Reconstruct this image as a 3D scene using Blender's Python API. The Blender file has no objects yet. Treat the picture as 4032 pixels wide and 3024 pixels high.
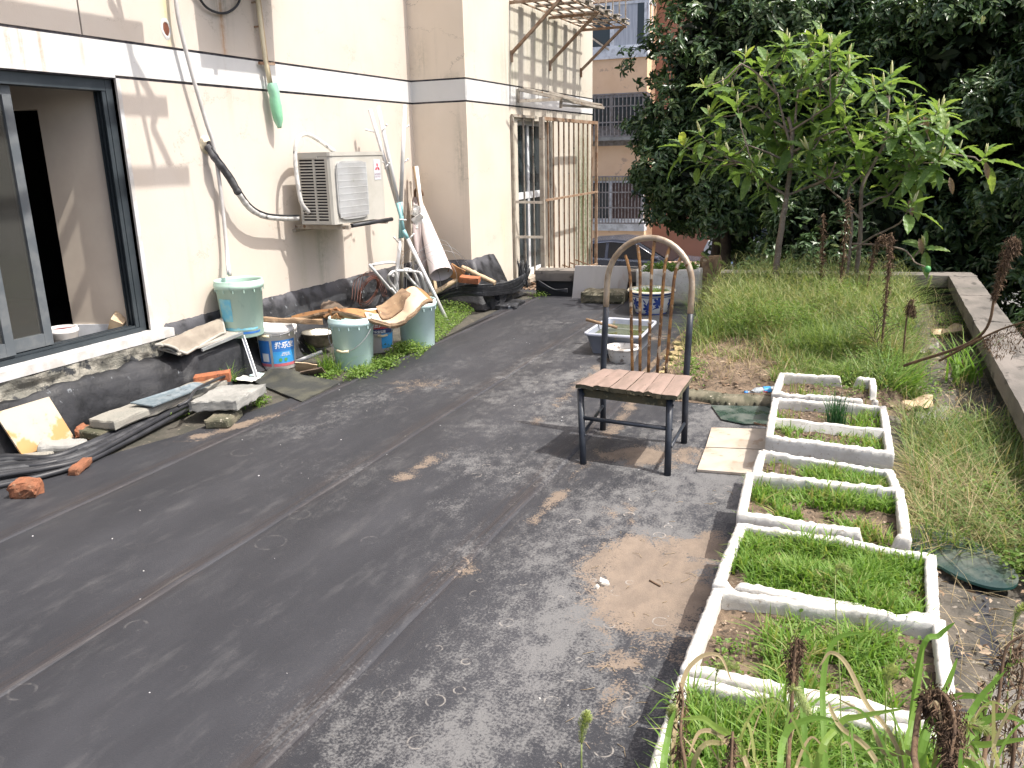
import bpy, math, random
import numpy as np
from mathutils import Vector, Matrix, noise as mn

# ------------------------------------------------------------ camera, light, exposure
F = 3261.; YAW = math.radians(23.2); PITCH = math.radians(15.5); ROLL = math.radians(1.36); CH = 1.55
SUN = Vector((.58, .06, 1.0)).normalized()          # towards the sun
SC = bpy.context.scene
COL = SC.collection
def basis():
    f = np.array([-math.sin(YAW)*math.cos(PITCH), math.cos(YAW)*math.cos(PITCH), -math.sin(PITCH)])
    r = np.array([math.cos(YAW), math.sin(YAW), 0.])
    u = np.cross(r, f)
    r2 = r*math.cos(ROLL)-u*math.sin(ROLL)
    return r2, np.cross(r2, f), f
RV, UV, FV = basis(); CP = np.array([0, 0, CH])
cd = bpy.data.cameras.new('camera'); cam = bpy.data.objects.new('camera', cd); COL.objects.link(cam)
cd.sensor_width = 36; cd.lens = 36*F/4032; cd.clip_start = .05; cd.clip_end = 500
mw = Matrix.Identity(4)
for i in range(3):
    mw[i][0] = RV[i]; mw[i][1] = UV[i]; mw[i][2] = -FV[i]; mw[i][3] = CP[i]
cam.matrix_world = mw
SC.camera = cam
W = bpy.data.worlds.new("World"); SC.world = W; W.use_nodes = True
wn = W.node_tree; sky = wn.nodes.new('ShaderNodeTexSky'); sky.sky_type = 'NISHITA'; sky.sun_disc = False
sky.sun_elevation = math.asin(SUN.z); sky.sun_rotation = math.atan2(SUN.x, SUN.y)
sky.air_density = .8; sky.dust_density = 5.0; sky.ozone_density = .6
bg = wn.nodes['Background']; bg.inputs['Strength'].default_value = .15
wn.links.new(sky.outputs[0], bg.inputs[0])
sl = bpy.data.lights.new('sun', 'SUN'); so = bpy.data.objects.new('sun', sl); COL.objects.link(so)
sl.energy = 3.3; sl.angle = math.radians(.6); sl.color = (1, .965, .905)
so.location = (6, 1, 12); so.rotation_euler = SUN.to_track_quat('Z', 'Y').to_euler()
SC.view_settings.view_transform = 'Standard'; SC.view_settings.look = 'None'
SC.view_settings.exposure = .92; SC.view_settings.gamma = 1; SC.view_settings.use_curve_mapping = False
SC.cycles.max_bounces = 8; SC.cycles.transparent_max_bounces = 8
SC.cycles.use_denoising = True

# a photo pixel (4032 x 3024) read off as a place on a horizontal, X or Y plane of the site
def ray(x, y): return FV+RV*((x-2016)/F)-UV*((y-1512)/F)
def G(x, y, z=0.): d = ray(x, y); return Vector(CP+d*((z-CH)/d[2]))
def PX(x, y, X): d = ray(x, y); return Vector(CP+d*(X/d[0]))
def PY(x, y, Y): d = ray(x, y); return Vector(CP+d*(Y/d[1]))
R = random.Random(7)
NR = np.random.RandomState(11)
V = Vector

# ------------------------------------------------------------ materials
class NT:
    def __init__(s, m):
        s.m = m; s.t = m.node_tree; s.n = s.t.nodes; s.b = s.n['Principled BSDF']
        s.co = s.n.new('ShaderNodeTexCoord').outputs['Object']
    def new(s, k, **kw):
        n = s.n.new('ShaderNode'+k)
        for a, b in kw.items(): setattr(n, a, b)
        return n
    def put(s, sock, v):
        if isinstance(v, bpy.types.NodeSocket): s.t.links.new(v, sock)
        elif isinstance(v, (tuple, list)) and sock.type == 'RGBA' and len(v) == 3: sock.default_value = (*v, 1)
        else: sock.default_value = v
    def math(s, op, a, b=0., c=None, clamp=False):
        n = s.new('Math', operation=op, use_clamp=clamp); s.put(n.inputs[0], a); s.put(n.inputs[1], b)
        if c is not None: s.put(n.inputs[2], c)
        return n.outputs[0]
    def map(s, sc=(1, 1, 1), loc=(0, 0, 0), rot=(0, 0, 0), v=None):
        n = s.new('Mapping'); s.put(n.inputs['Vector'], v or s.co)
        n.inputs['Scale'].default_value = sc; n.inputs['Location'].default_value = loc; n.inputs['Rotation'].default_value = rot
        return n.outputs[0]
    def noise(s, scale, v=None, detail=5, rough=.6, dist=0.):
        n = s.new('TexNoise'); s.put(n.inputs['Vector'], v or s.co); n.inputs['Scale'].default_value = scale
        n.inputs['Detail'].default_value = detail; n.inputs['Roughness'].default_value = rough; n.inputs['Distortion'].default_value = dist
        return n.outputs['Fac']
    def ramp(s, v, a, b, lo=0., hi=1.):
        n = s.new('MapRange'); n.interpolation_type = 'SMOOTHSTEP'
        for i, x in enumerate((v, a, b, lo, hi)): s.put(n.inputs[i], x)
        return n.outputs[0]
    def mix(s, f, a, b, mode='MIX'):
        n = s.new('Mix', data_type='RGBA', blend_type=mode); s.put(n.inputs['Factor'], f)
        ins = [i for i in n.inputs if i.type == 'RGBA']; s.put(ins[0], a); s.put(ins[1], b)
        return [o for o in n.outputs if o.type == 'RGBA'][0]
    def sep(s):
        n = s.new('SeparateXYZ'); s.put(n.inputs[0], s.co); return n.outputs
    def blob(s, cx, cy, rx, ry, ang=0, axes=(0, 1)):
        x = s.sep()
        dx = s.math('SUBTRACT', x[axes[0]], cx); dy = s.math('SUBTRACT', x[axes[1]], cy)
        c, q = math.cos(ang), math.sin(ang)
        u = s.math('ADD', s.math('MULTIPLY', dx, c/rx), s.math('MULTIPLY', dy, q/rx))
        w = s.math('ADD', s.math('MULTIPLY', dx, -q/ry), s.math('MULTIPLY', dy, c/ry))
        r2 = s.math('ADD', s.math('MULTIPLY', u, u), s.math('MULTIPLY', w, w))
        return s.math('POWER', 2.718, s.math('MULTIPLY', r2, -1.))
    def bump(s, h, st=.3, dist=.01):
        n = s.new('Bump'); n.inputs['Strength'].default_value = st; n.inputs['Distance'].default_value = dist
        s.put(n.inputs['Height'], h); s.t.links.new(n.outputs[0], s.b.inputs['Normal'])
    def set(s, **k):
        for a, v in k.items():
            s.put(s.b.inputs[{'col': 'Base Color', 'rough': 'Roughness', 'metal': 'Metallic', 'spec': 'Specular IOR Level', 'alpha': 'Alpha', 'trans': 'Transmission Weight', 'ior': 'IOR', 'coat': 'Coat Weight'}[a]], v)
MATS = {}
def newmat(name):
    m = bpy.data.materials.new(name); m.use_nodes = True; MATS[name] = m
    return NT(m)
def mat(name, c1, c2=None, scale=6, lo=.4, hi=.65, c3=None, s3=40, t3=.62, rough=.7, metal=0, bump=.25, bs=80, bd=.004, spec=.4, stretch=(1, 1, 1)):
    if name in MATS: return MATS[name]
    s = newmat(name); v = s.map(stretch)
    c2 = c2 or tuple(x*.8 for x in c1)
    col = s.mix(s.ramp(s.noise(scale, v, 6), lo, hi), c1, c2)
    if c3: col = s.mix(s.ramp(s.noise(s3, v, 4), t3, t3+.08), col, c3)
    s.set(col=col, rough=rough, metal=metal, spec=spec)
    if bump: s.bump(s.noise(bs, v, 6, .7), bump, bd)
    return s.m
def foliage(name, stops, rough=.45, trans=.35, spec=.4, tcol=None, gen=True):
    s = newmat(name)
    a = s.new('Attribute'); a.attribute_name = 'v'
    r = s.new('ValToRGB'); e = r.color_ramp.elements
    while len(e) < len(stops): e.new(.5)
    for i, (p, c) in enumerate(stops): e[i].position = p; e[i].color = (*c, 1)
    s.put(r.inputs[0], a.outputs['Fac'])
    s.set(col=r.outputs[0], rough=rough, spec=spec)
    if trans:
        t = s.new('BsdfTranslucent'); s.put(t.inputs[0], s.mix(.6, r.outputs[0], s.mix(1., r.outputs[0], tcol or (1.0, 1.0, .35), 'MULTIPLY')))
        mx = s.new('MixShader'); mx.inputs[0].default_value = trans
        s.t.links.new(s.b.outputs[0], mx.inputs[1]); s.t.links.new(t.outputs[0], mx.inputs[2])
        s.t.links.new(mx.outputs[0], s.n['Material Output'].inputs[0])
    return s.m

# floor membrane: worn dark bitumen sheet, dust drifts, dried-drop rings
s = newmat('membrane_floor')
x = s.sep()
v = s.map((1.0, .35, 1)); n1 = s.noise(2.2, v, 8, .65)
base = s.mix(s.ramp(n1, .38, .68), (.027, .028, .033), (.040, .041, .047))
base = s.mix(s.ramp(s.noise(9, s.map((1, .3, 1)), 6, .7), .5, .75), base, (.060, .060, .064))
# scuffs along the laps
def near(sx, w): return s.ramp(s.math('ABSOLUTE', s.math('SUBTRACT', x[0], sx)), 0, w, 1, 0)
sc = s.noise(14, s.map((3.0, .12, 1)), 5, .7)
for sx in (-3.34, -2.34, -1.38):
    base = s.mix(s.math('MULTIPLY', near(sx, .10), s.ramp(sc, .42, .56)), base, (.036, .031, .032))
    base = s.mix(s.math('MULTIPLY', near(sx+.01, .16), s.ramp(sc, .56, .68)), base, (.066, .061, .060))
    base = s.mix(s.ramp(s.math('ABSOLUTE', s.math('SUBTRACT', s.math('ADD', x[0], s.math('MULTIPLY', sc, .03)), sx+.016)), 0, .006, .8, 0), base, (.02, .02, .022))
def blobs(L):
    o = None
    for b in L:
        k = s.math('MULTIPLY', s.blob(*b[:-1]), b[-1]); o = k if o is None else s.math('MAXIMUM', o, k)
    return o
# grey dust veil: broad on the right half of the terrace
veil = blobs([(-.70, 3.1, .70, 2.6, 0, .90), (-1.1, 1.9, .45, .8, 0, .4), (-1.9, 5.2, .65, 1.8, .12, .62), (-2.9, 4.6, .4, 1.6, -.2, .46), (-2.3, 7.2, .8, 1.3, 0, .42), (-2.3, 3.2, .5, .7, 0, .30), (-1.6, 3.6, .5, .8, .3, .6), (-.6, 4.9, .5, .6, 0, 1.0), (-.75, 1.9, .42, .9, 0, .7)])
fine = s.noise(110, None, 4, .75); mid = s.noise(12, s.map((1, .6, 1)), 6, .7)
vm = s.math('ADD', s.math('MULTIPLY', veil, 1.1), s.math('MULTIPLY', s.math('SUBTRACT', mid, .5), 1.9))
vm = s.math('ADD', vm, s.math('MULTIPLY', s.math('SUBTRACT', s.noise(26, s.map((1, .7, 1)), 4, .7), .5), 1.6))
vm = s.math('ADD', vm, s.math('MULTIPLY', s.math('SUBTRACT', s.noise(2.6, s.map((1, .7, 1), (3, 1, 0)), 5, .6), .5), 2.6))
vm = s.math('ADD', vm, s.math('MULTIPLY', s.math('SUBTRACT', fine, .5), 3.2))
vm = s.math('MULTIPLY', s.ramp(vm, .45, 1.25), s.ramp(veil, .05, .4))
base = s.mix(s.math('MULTIPLY', vm, .85), base, (.152, .150, .148))
# tan silt where puddles dried
sand = blobs([(-.64, 2.72, .27, .50, .25, 1.25), (-.50, 3.1, .10, .26, 0, .95), (-.95, 4.05, .30, .22, .1, 1.0), (-.55, 4.3, .12, .22, 0, 1.0), (-1.22, 3.3, .055, .40, -.08, .8), (-.60, 2.2, .12, .42, .1, .65), (-1.27, 4.7, .07, 1.3, .03, .72), (-1.75, 5.6, .08, 1.6, .02, .62), (-2.8, 4.9, .28, .3, 0, .66), (-2.02, 3.45, .09, .35, -.1, .7), (-3.42, 3.7, .09, .45, -.3, .85), (-.95, 3.3, .14, .13, .1, .6), (-1.3, 2.6, .2, .14, .5, .5), (-1.5, 6.9, .3, .5, 0, .5)])
sm = s.math('ADD', sand, s.math('MULTIPLY', s.math('SUBTRACT', s.noise(4, None, 8, .7, 1.0), .5), 2.6))
sm = s.math('ADD', sm, s.math('MULTIPLY', s.math('SUBTRACT', fine, .5), 1.7))
smm = s.math('MULTIPLY', s.ramp(sm, .56, .72), s.ramp(sand, .18, .42))
base = s.mix(s.math('MULTIPLY', smm, .9), base, s.mix(s.ramp(mid, .3, .7), (.235, .183, .138), (.165, .128, .098)))
# rings left by drops
def rings(scale, rad, thick, thr):
    o = s.new('TexVoronoi'); o.voronoi_dimensions = '2D'; s.put(o.inputs['Vector'], s.co); o.inputs['Scale'].default_value = scale
    sepc = s.new('SeparateColor'); s.put(sepc.inputs[0], o.outputs['Color'])
    rr = s.math('MULTIPLY', s.math('ADD', sepc.outputs[1], .55), rad)
    d = s.math('ABSOLUTE', s.math('SUBTRACT', o.outputs['Distance'], rr))
    k = s.ramp(d, thick*.4, thick, 1, 0)
    k = s.math('MULTIPLY', k, s.math('GREATER_THAN', sepc.outputs[0], thr))
    return s.math('MULTIPLY', k, s.ramp(s.noise(30), .42, .6))
rg = s.math('MULTIPLY', rings(6, .11, .022, .52), s.ramp(veil, .25, .7, .05, .8))
base = s.mix(rg, base, (.27, .25, .225))
rg2 = s.math('MULTIPLY', rings(2.3, .11, .014, .80), .22)
base = s.mix(rg2, base, (.22, .21, .20))
spk = s.ramp(s.noise(240, None, 1, .3), .79, .84)
base = s.mix(s.math('MULTIPLY', spk, .3), base, (.42, .40, .37))
s.set(col=base, rough=s.ramp(vm, 0, 1, .62, .88), spec=.35)
s.bump(s.math('ADD', s.math('ADD', s.noise(190, None, 3, .6), s.math('MULTIPLY', n1, 1.5)), s.math('MULTIPLY', rg, 1.0)), .35, .004)

# rendered cream wall with fine cracks and run-off marks (object x,y,z are site metres)
def wallmat(name, c1, c2, stains=(), crack=.75, cax=(1, 2)):
    s = newmat(name)
    n = s.noise(1.3, None, 6, .6)
    col = s.mix(s.ramp(n, .35, .7), c1, c2)
    col = s.mix(s.math('MULTIPLY', s.ramp(s.noise(7, s.map((2, 2, .18)), 5, .65), .55, .8), .28), col, (.42, .38, .31))
    dv = s.new('TexNoise'); s.put(dv.inputs['Vector'], s.co); dv.inputs['Scale'].default_value = 3.2; dv.inputs['Detail'].default_value = 6; dv.inputs['Roughness'].default_value = .75
    ad = s.new('VectorMath', operation='MULTIPLY_ADD'); s.put(ad.inputs[0], dv.outputs['Color']); ad.inputs[1].default_value = (.45, .45, .45); s.put(ad.inputs[2], s.co)
    vo = s.new('TexVoronoi', feature='DISTANCE_TO_EDGE'); s.put(vo.inputs['Vector'], s.map((1, 1, 1.5), v=ad.outputs[0])); vo.inputs['Scale'].default_value = 1.15
    ck = s.math('MULTIPLY', s.ramp(vo.outputs['Distance'], .0012, .0055, 1, 0), s.ramp(s.noise(1.9, s.map(loc=(4, 2, 1)), 3), .49, .60))
    col = s.mix(s.math('MULTIPLY', ck, crack), col, (.36, .31, .25))
    dot = s.ramp(s.noise(55, None, 2, .4), .76, .79)
    col = s.mix(s.math('MULTIPLY', dot, .6), col, (.3, .27, .22))
    st = s.noise(5.5, s.map((3.2, 3.2, .16)), 5, .7); fg = s.noise(24, None, 6, .75)
    for (a, b, ra, rb, k, cc) in stains:
        m = s.math('MULTIPLY', s.blob(a, b, ra, rb, 0, cax), s.ramp(s.math('ADD', s.math('MULTIPLY', st, .7), s.math('MULTIPLY', fg, .4)), .40, .66))
        col = s.mix(s.math('MULTIPLY', m, k*.72, clamp=True), col, cc)
    s.set(col=col, rough=.85, spec=.25)
    s.bump(s.math('ADD', s.noise(120, None, 4), s.math('MULTIPLY', s.math('SUBTRACT', 1., ck), .8)), .22, .004)
    return s.m
CR1, CR2 = (.565, .51, .45), (.54, .475, .405)
DG = (.16, .17, .13); RUST = (.45, .22, .08)
wallmat('cream_wall', CR1, CR2, [(6.13, .78, .08, .34, 1.3, (.33, .32, .25)), (5.83, .72, .05, .3, .8, (.42, .39, .28)), (6.35, .9, .06, .2, .5, (.4, .36, .27)), (5.15, 2.62, .025, .5, 1.2, RUST), (5.17, 2.75, .1, .25, 1.0, DG), (4.62, 2.7, .04, .5, .8, (.62, .55, .2)), (3.0, 2.4, .1, .2, .8, (.5, .25, .12)), (4.55, .85, .02, .2, .5, (.5, .38, .3))])
wallmat('return_wall', (.74, .65, .54), (.69, .60, .49), [(-3.88, 1.55, .06, .35, .8, DG), (-4.3, 2.5, .08, .2, .6, DG), (-3.95, 2.3, .14, .05, .6, DG)], 1., (0, 2))  # same cream render, base colour lightened because this face lies in shade
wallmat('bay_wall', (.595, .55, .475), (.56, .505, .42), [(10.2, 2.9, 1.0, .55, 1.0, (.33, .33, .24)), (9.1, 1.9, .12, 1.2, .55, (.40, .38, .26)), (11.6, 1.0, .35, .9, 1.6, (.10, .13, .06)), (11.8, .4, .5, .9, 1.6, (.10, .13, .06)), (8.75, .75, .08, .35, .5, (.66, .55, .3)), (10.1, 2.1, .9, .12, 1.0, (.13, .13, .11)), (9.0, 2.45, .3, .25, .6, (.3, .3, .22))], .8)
wallmat('white_band', (.62, .62, .61), (.57, .57, .555), [(3.42, 2.2, .02, .12, 1.2, RUST), (3.5, 2.2, .015, .16, 1.2, RUST), (3.62, 2.18, .015, .16, 1.0, RUST), (3.9, 2.2, .02, .1, .6, RUST), (3.3, 2.15, .02, .12, .7, (.4, .38, .34)), (9.2, 2.2, .6, .2, .9, (.3, .29, .24))], .4)
mat('groove', (.05, .05, .065), (.13, .12, .13), 12, rough=.9)
# bitumen skirting: glossy-black where clean, grey mineral bloom in patches
s = newmat('bitumen')
n = s.noise(3.5, None, 7, .7)
col = s.mix(s.ramp(n, .4, .62), (.010, .0105, .012), (.024, .025, .029))
col = s.mix(s.math('MULTIPLY', s.ramp(s.noise(13, s.map((1, 1, .5)), 7, .72), .60, .66), s.ramp(s.noise(1.2), .48, .6)), col, (.25, .27, .29))
col = s.mix(s.math('MULTIPLY', s.ramp(s.sep()[2], .36, .47), s.ramp(s.noise(7, None, 6), .35, .6)), col, (.075, .075, .085))
s.set(col=col, rough=s.ramp(n, .3, .7, .38, .75), spec=.45); s.bump(s.noise(7, None, 8, .72), .5, .02)
# plain ones
mat('dark_alu', (.040, .050, .058), (.055, .066, .074), 5, rough=.45, metal=.3, bump=.08)
mat('dark_alu_dusty', (.085, .098, .108), (.13, .14, .145), 8, rough=.6, bump=.08)
mat('sill_white', (.54, .54, .54), (.44, .42, .39), 9, c3=(.4, .38, .34), s3=22, t3=.64, rough=.8)
mat('crumbled_concrete', (.34, .32, .27), (.17, .165, .14), 7, .4, .58, c3=(.04, .042, .045), s3=9, t3=.53, rough=.95, bump=.9, bs=30, bd=.02)
mat('concrete', (.27, .255, .22), (.24, .235, .205), 5, c3=(.15, .15, .13), s3=70, t3=.6, rough=.95, bump=.6, bs=120)
mat('concrete_pale', (.30, .295, .275), (.22, .22, .205), 5, c3=(.22, .22, .2), s3=90, t3=.6, rough=.95, bump=.6, bs=120)
mat('concrete_mossy', (.15, .135, .095), (.07, .07, .045), 7, c3=(.36, .33, .26), s3=40, t3=.6, rough=.95, bump=.7, bs=90)
mat('brick_red', (.36, .125, .055), (.25, .095, .05), 9, c3=(.12, .06, .04), s3=50, t3=.6, rough=.95, bump=.8, bs=70)
mat('brick_orange', (.25, .10, .052), (.17, .075, .04), 14, c3=(.32, .19, .12), s3=26, t3=.6, rough=.95, bump=.8, bs=70)
mat('marble_tile', (.56, .48, .37), (.52, .43, .32), 6, c3=(.50, .30, .13), s3=6, t3=.50, rough=.28, bump=.02)
mat('slate_sheet', (.11, .145, .165), (.17, .20, .215), 30, c3=(.05, .06, .07), s3=12, t3=.6, rough=.6)
mat('black_rubber', (.020, .021, .024), (.035, .036, .040), 8, rough=.45, bump=.15, bs=200)
mat('dusty_cable', (.022, .023, .027), (.06, .062, .066), 12, rough=.55, bump=.2)
mat('rubber_mat', (.035, .037, .034), (.075, .074, .055), 5, .45, .7, rough=.85, bump=.7, bs=160)
mat('mat_fabric', (.27, .235, .19), (.21, .18, .145), 7, rough=.9, bump=.3, bs=200)
mat('mat_edge', (.36, .34, .30), rough=.8)
mat('teal_plastic', (.38, .56, .48), (.46, .61, .52), 5, c3=(.30, .44, .38), s3=8, t3=.62, rough=.55, bump=.08, stretch=(1, 1, .3))
mat('aqua_plastic', (.58, .76, .75), (.52, .70, .69), 5, c3=(.40, .50, .46), s3=14, t3=.64, rough=.42, bump=.05)
mat('white_plastic', (.72, .70, .68), (.62, .59, .56), 5, c3=(.45, .40, .34), s3=18, t3=.66, rough=.5, bump=.06)
mat('white_paint', (.78, .78, .77), (.68, .67, .65), 9, c3=(.35, .32, .28), s3=60, t3=.72, rough=.4, bump=.06)
mat('pale_blue_print', (.14, .46, .62), (.28, .54, .56), 14, rough=.5, bump=0)
mat('blue_print', (.025, .10, .42), (.05, .2, .5), 14, rough=.5, bump=0)
mat('label_blue', (.035, .17, .50), (.05, .22, .55), 5, rough=.35, bump=0)
mat('label_cyan', (.045, .30, .66), (.07, .36, .68), 5, rough=.35, bump=0)
mat('label_red', (.45, .05, .055), (.36, .045, .05), 5, rough=.4, bump=0)
mat('label_pink', (.62, .17, .20), rough=.4, bump=0)
mat('label_navy', (.03, .05, .16), rough=.4, bump=0)
mat('label_green', (.10, .34, .12), rough=.4, bump=0)
mat('print_white', (.82, .84, .86), rough=.4, bump=0)
mat('silt', (.20, .17, .14), (.13, .11, .09), 12, rough=.95, bump=.6, bs=60)
mat('aircon_body', (.46, .445, .40), (.40, .385, .34), 3, c3=(.40, .38, .32), s3=30, t3=.67, rough=.5, bump=.04)
mat('aircon_grille', (.50, .51, .51), (.42, .42, .41), 4, c3=(.36, .36, .30), s3=10, t3=.66, rough=.5, bump=.04)
mat('aircon_dark', (.03, .025, .03), rough=.8)
mat('logo_grey', (.60, .61, .64), rough=.4, bump=0); mat('logo_red', (.55, .05, .08), rough=.4, bump=0); mat('logo_text', (.36, .24, .30), rough=.4, bump=0)
mat('foam_wrap', (.62, .61, .58), (.40, .39, .37), 16, c3=(.12, .12, .12), s3=9, t3=.6, rough=.85, bump=.5, bs=50)
mat('black_wrap', (.05, .05, .055), (.12, .12, .12), 16, rough=.7, bump=.5, bs=50)
mat('cream_plastic', (.70, .62, .42), (.60, .52, .36), 6, rough=.5, bump=.05)
mat('grey_conduit', (.55, .53, .51), (.44, .42, .40), 7, rough=.5, bump=.1)
mat('steel_rust', (.25, .15, .09), (.34, .25, .18), 10, .4, .6, c3=(.10, .07, .05), s3=30, t3=.6, rough=.75, metal=.2, bump=.4)
mat('steel_grey', (.40, .36, .30), (.28, .24, .20), 9, c3=(.2, .12, .07), s3=22, t3=.6, rough=.7, metal=.2, bump=.3)
mat('alu_profile', (.62, .64, .66), (.5, .51, .52), 6, rough=.35, metal=.7, bump=.03)
mat('wood_old', (.30, .20, .12), (.17, .11, .07), 8, c3=(.42, .33, .22), s3=20, t3=.6, rough=.9, bump=.8, bs=60, stretch=(1, 1, 1))
mat('wood_pale', (.56, .43, .28), (.42, .31, .20), 9, rough=.8, bump=.4)
mat('board_brown', (.33, .17, .07), (.25, .13, .06), 5, c3=(.16, .09, .05), s3=12, t3=.6, rough=.85, bump=.4)
mat('ply_inner', (.60, .46, .33), (.50, .38, .27), 5, c3=(.38, .26, .18), s3=14, t3=.62, rough=.85, bump=.3)
mat('ply_edge', (.14, .095, .06), (.30, .21, .13), 40, rough=.95, bump=.8, bs=60, stretch=(.3, .3, 4))
mat('rust_brown_cloth', (.15, .11, .08), (.10, .075, .055), 8, rough=.9, bump=.5)
mat('white_tube', (.66, .66, .66), (.56, .55, .53), 8, c3=(.4, .3, .2), s3=40, t3=.7, rough=.35, bump=.04)
mat('teal_tube', (.27, .50, .52), (.22, .44, .46), 8, rough=.45, bump=.04)
mat('lilac_plastic', (.66, .60, .60), (.58, .50, .48), 3, c3=(.40, .26, .17), s3=3.5, t3=.6, rough=.4, bump=.04)
mat('umbrella_brown', (.14, .08, .045), rough=.5); mat('umbrella_cloth', (.40, .34, .33), (.33, .28, .27), 8, rough=.7)
mat('copper_wire', (.12, .04, .025), (.08, .03, .02), 9, rough=.5)
mat('wire_grey', (.30, .30, .31), rough=.5, metal=.5)
mat('green_bottle', (.24, .55, .33), (.34, .62, .44), 5, rough=.3, bump=.5, bs=14, bd=.01)
mat('chair_black', (.018, .023, .033), (.030, .036, .046), 12, c3=(.10, .09, .08), s3=70, t3=.70, rough=.45, bump=.15)
mat('chair_bronze', (.40, .33, .25), (.30, .23, .16), 14, .45, .6, c3=(.20, .09, .035), s3=26, t3=.62, rough=.42, metal=.35, bump=.25)
mat('chair_rust', (.36, .19, .07), (.17, .09, .045), 22, .42, .56, c3=(.48, .40, .30), s3=20, t3=.56, rough=.5, metal=.35, bump=.35)
mat('seat_pink', (.27, .195, .16), (.21, .155, .125), 5, .4, .65, c3=(.15, .115, .085), s3=22, t3=.64, rough=.62, bump=.35, bs=60, stretch=(3, .8, 1))
mat('seat_under', (.10, .085, .05), (.06, .06, .04), 14, c3=(.20, .17, .10), s3=30, t3=.6, rough=.95, bump=.6)
mat('tub_grey', (.26, .28, .33), (.22, .24, .28), 5, c3=(.30, .27, .22), s3=16, t3=.60, rough=.5, bump=.06)
mat('tub_rim', (.42, .44, .50), rough=.45, bump=.04)
mat('basin_white', (.66, .65, .62), (.54, .52, .48), 7, c3=(.24, .20, .17), s3=26, t3=.55, rough=.5, bump=.15)
s = newmat('murky_water'); s.set(col=s.mix(s.ramp(s.noise(6), .4, .6), (.055, .065, .022), (.09, .10, .045)), rough=.06, spec=.6); s.bump(s.noise(14), .03, .003)
mat('porcelain', (.66, .68, .68), (.58, .60, .61), 5, rough=.15, bump=.02)
mat('glaze_blue', (.025, .05, .22), (.06, .11, .34), 16, rough=.15, bump=.02)
mat('glaze_cream', (.60, .54, .40), (.5, .44, .33), 8, rough=.2, bump=.05)
s = newmat('foam_box')
n = s.noise(6, None, 7, .7); col = s.mix(s.ramp(n, .42, .7), (.60, .585, .545), (.47, .445, .395))
col = s.mix(s.ramp(s.noise(42, None, 5, .7), .58, .68), col, (.34, .29, .235))
col = s.mix(s.math('MULTIPLY', s.ramp(s.math('ADD', s.sep()[2], s.math('MULTIPLY', n, .1)), .10, .2, 1, 0), .45), col, (.42, .37, .30))
s.set(col=col, rough=.9, spec=.2); vo = s.new('TexVoronoi'); s.put(vo.inputs['Vector'], s.co); vo.inputs['Scale'].default_value = 220
s.bump(s.math('ADD', s.math('MULTIPLY', vo.outputs['Distance'], .5), s.math('MULTIPLY', s.noise(60, None, 5), 1.0)), .35, .003)
mat('soil', (.13, .092, .06), (.06, .045, .032), 22, c3=(.22, .175, .13), s3=60, t3=.56, rough=.98, bump=.9, bs=40, bd=.015)
mat('soil_dry', (.185, .135, .092), (.10, .072, .05), 16, c3=(.055, .042, .03), s3=45, t3=.56, rough=.98, bump=.9, bs=40, bd=.015)
mat('debris_ground', (.12, .105, .085), (.07, .065, .055), 5, c3=(.27, .24, .20), s3=26, t3=.60, rough=.95, bump=.8, bs=50, bd=.01)
mat('gutter_silt', (.075, .068, .055), (.045, .044, .034), 7, c3=(.22, .19, .14), s3=30, t3=.62, rough=.8, bump=.6)
mat('cream_tile', (.46, .40, .33), (.36, .30, .235), 5, .42, .68, c3=(.33, .25, .18), s3=14, t3=.58, rough=.5, bump=.08)
mat('grey_tile', (.19, .178, .16), (.13, .12, .105), 5, c3=(.2, .17, .14), s3=14, t3=.6, rough=.6, bump=.1)
mat('white_board', (.56, .53, .50), (.48, .45, .42), 4, c3=(.48, .42, .38), s3=9, t3=.62, rough=.45, bump=.05, stretch=(1, 1, .4))
mat('terracotta_pink', (.45, .30, .22), (.35, .23, .17), 7, rough=.9)
mat('coping', (.185, .165, .145), (.12, .11, .097), 3, .42, .66, c3=(.075, .068, .06), s3=8, t3=.56, rough=.95, bump=.5, bs=70, stretch=(1, .5, 1))
s = newmat('glass_plate'); s.set(col=s.mix(s.ramp(s.noise(7, None, 6), .4, .62), (.025, .048, .040), (.085, .10, .085)), rough=s.ramp(s.noise(7, None, 6), .4, .65, .22, .6), spec=.6)
mat('glass_edge', (.03, .10, .09), rough=.15, bump=0)
s = newmat('clear_glass'); s.set(col=(.75, .82, .82), rough=.03, trans=.9, ior=1.45)
s = newmat('pane'); s.set(col=(.035, .045, .05), rough=.06, spec=.7)
s = newmat('sash_glass'); s.set(col=(.10, .10, .09), rough=.02, spec=.5, alpha=.30)
mat('curtain_beige', (.22, .165, .12), (.15, .115, .085), 5, rough=.9, stretch=(4, 4, .3)); mat('curtain_pale', (.55, .57, .60), (.42, .44, .48), 5, rough=.9, stretch=(5, 5, .3))
mat('curtain_brown', (.13, .085, .075), (.09, .06, .055), 5, rough=.9, stretch=(5, 5, .3))
mat('room_wall', (.62, .54, .44), (.57, .49, .40), 3, rough=.9, bump=.1)
mat('room_unlit', (.05, .048, .045), (.035, .034, .032), 3, rough=.95)  # near-black colour stands for the unlit depth of the room
mat('pet_bottle', (.26, .29, .31), (.42, .45, .47), 60, .45, .55, rough=.15, spec=.7, bump=.5, bs=60)
mat('bark', (.22, .18, .145), (.14, .11, .09), 22, c3=(.33, .30, .26), s3=30, t3=.6, rough=.95, bump=.7, bs=70)
mat('bark_dark', (.07, .055, .045), (.045, .035, .03), 12, rough=.95)
mat('twig', (.16, .10, .065), (.11, .07, .045), 30, rough=.9)
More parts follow.
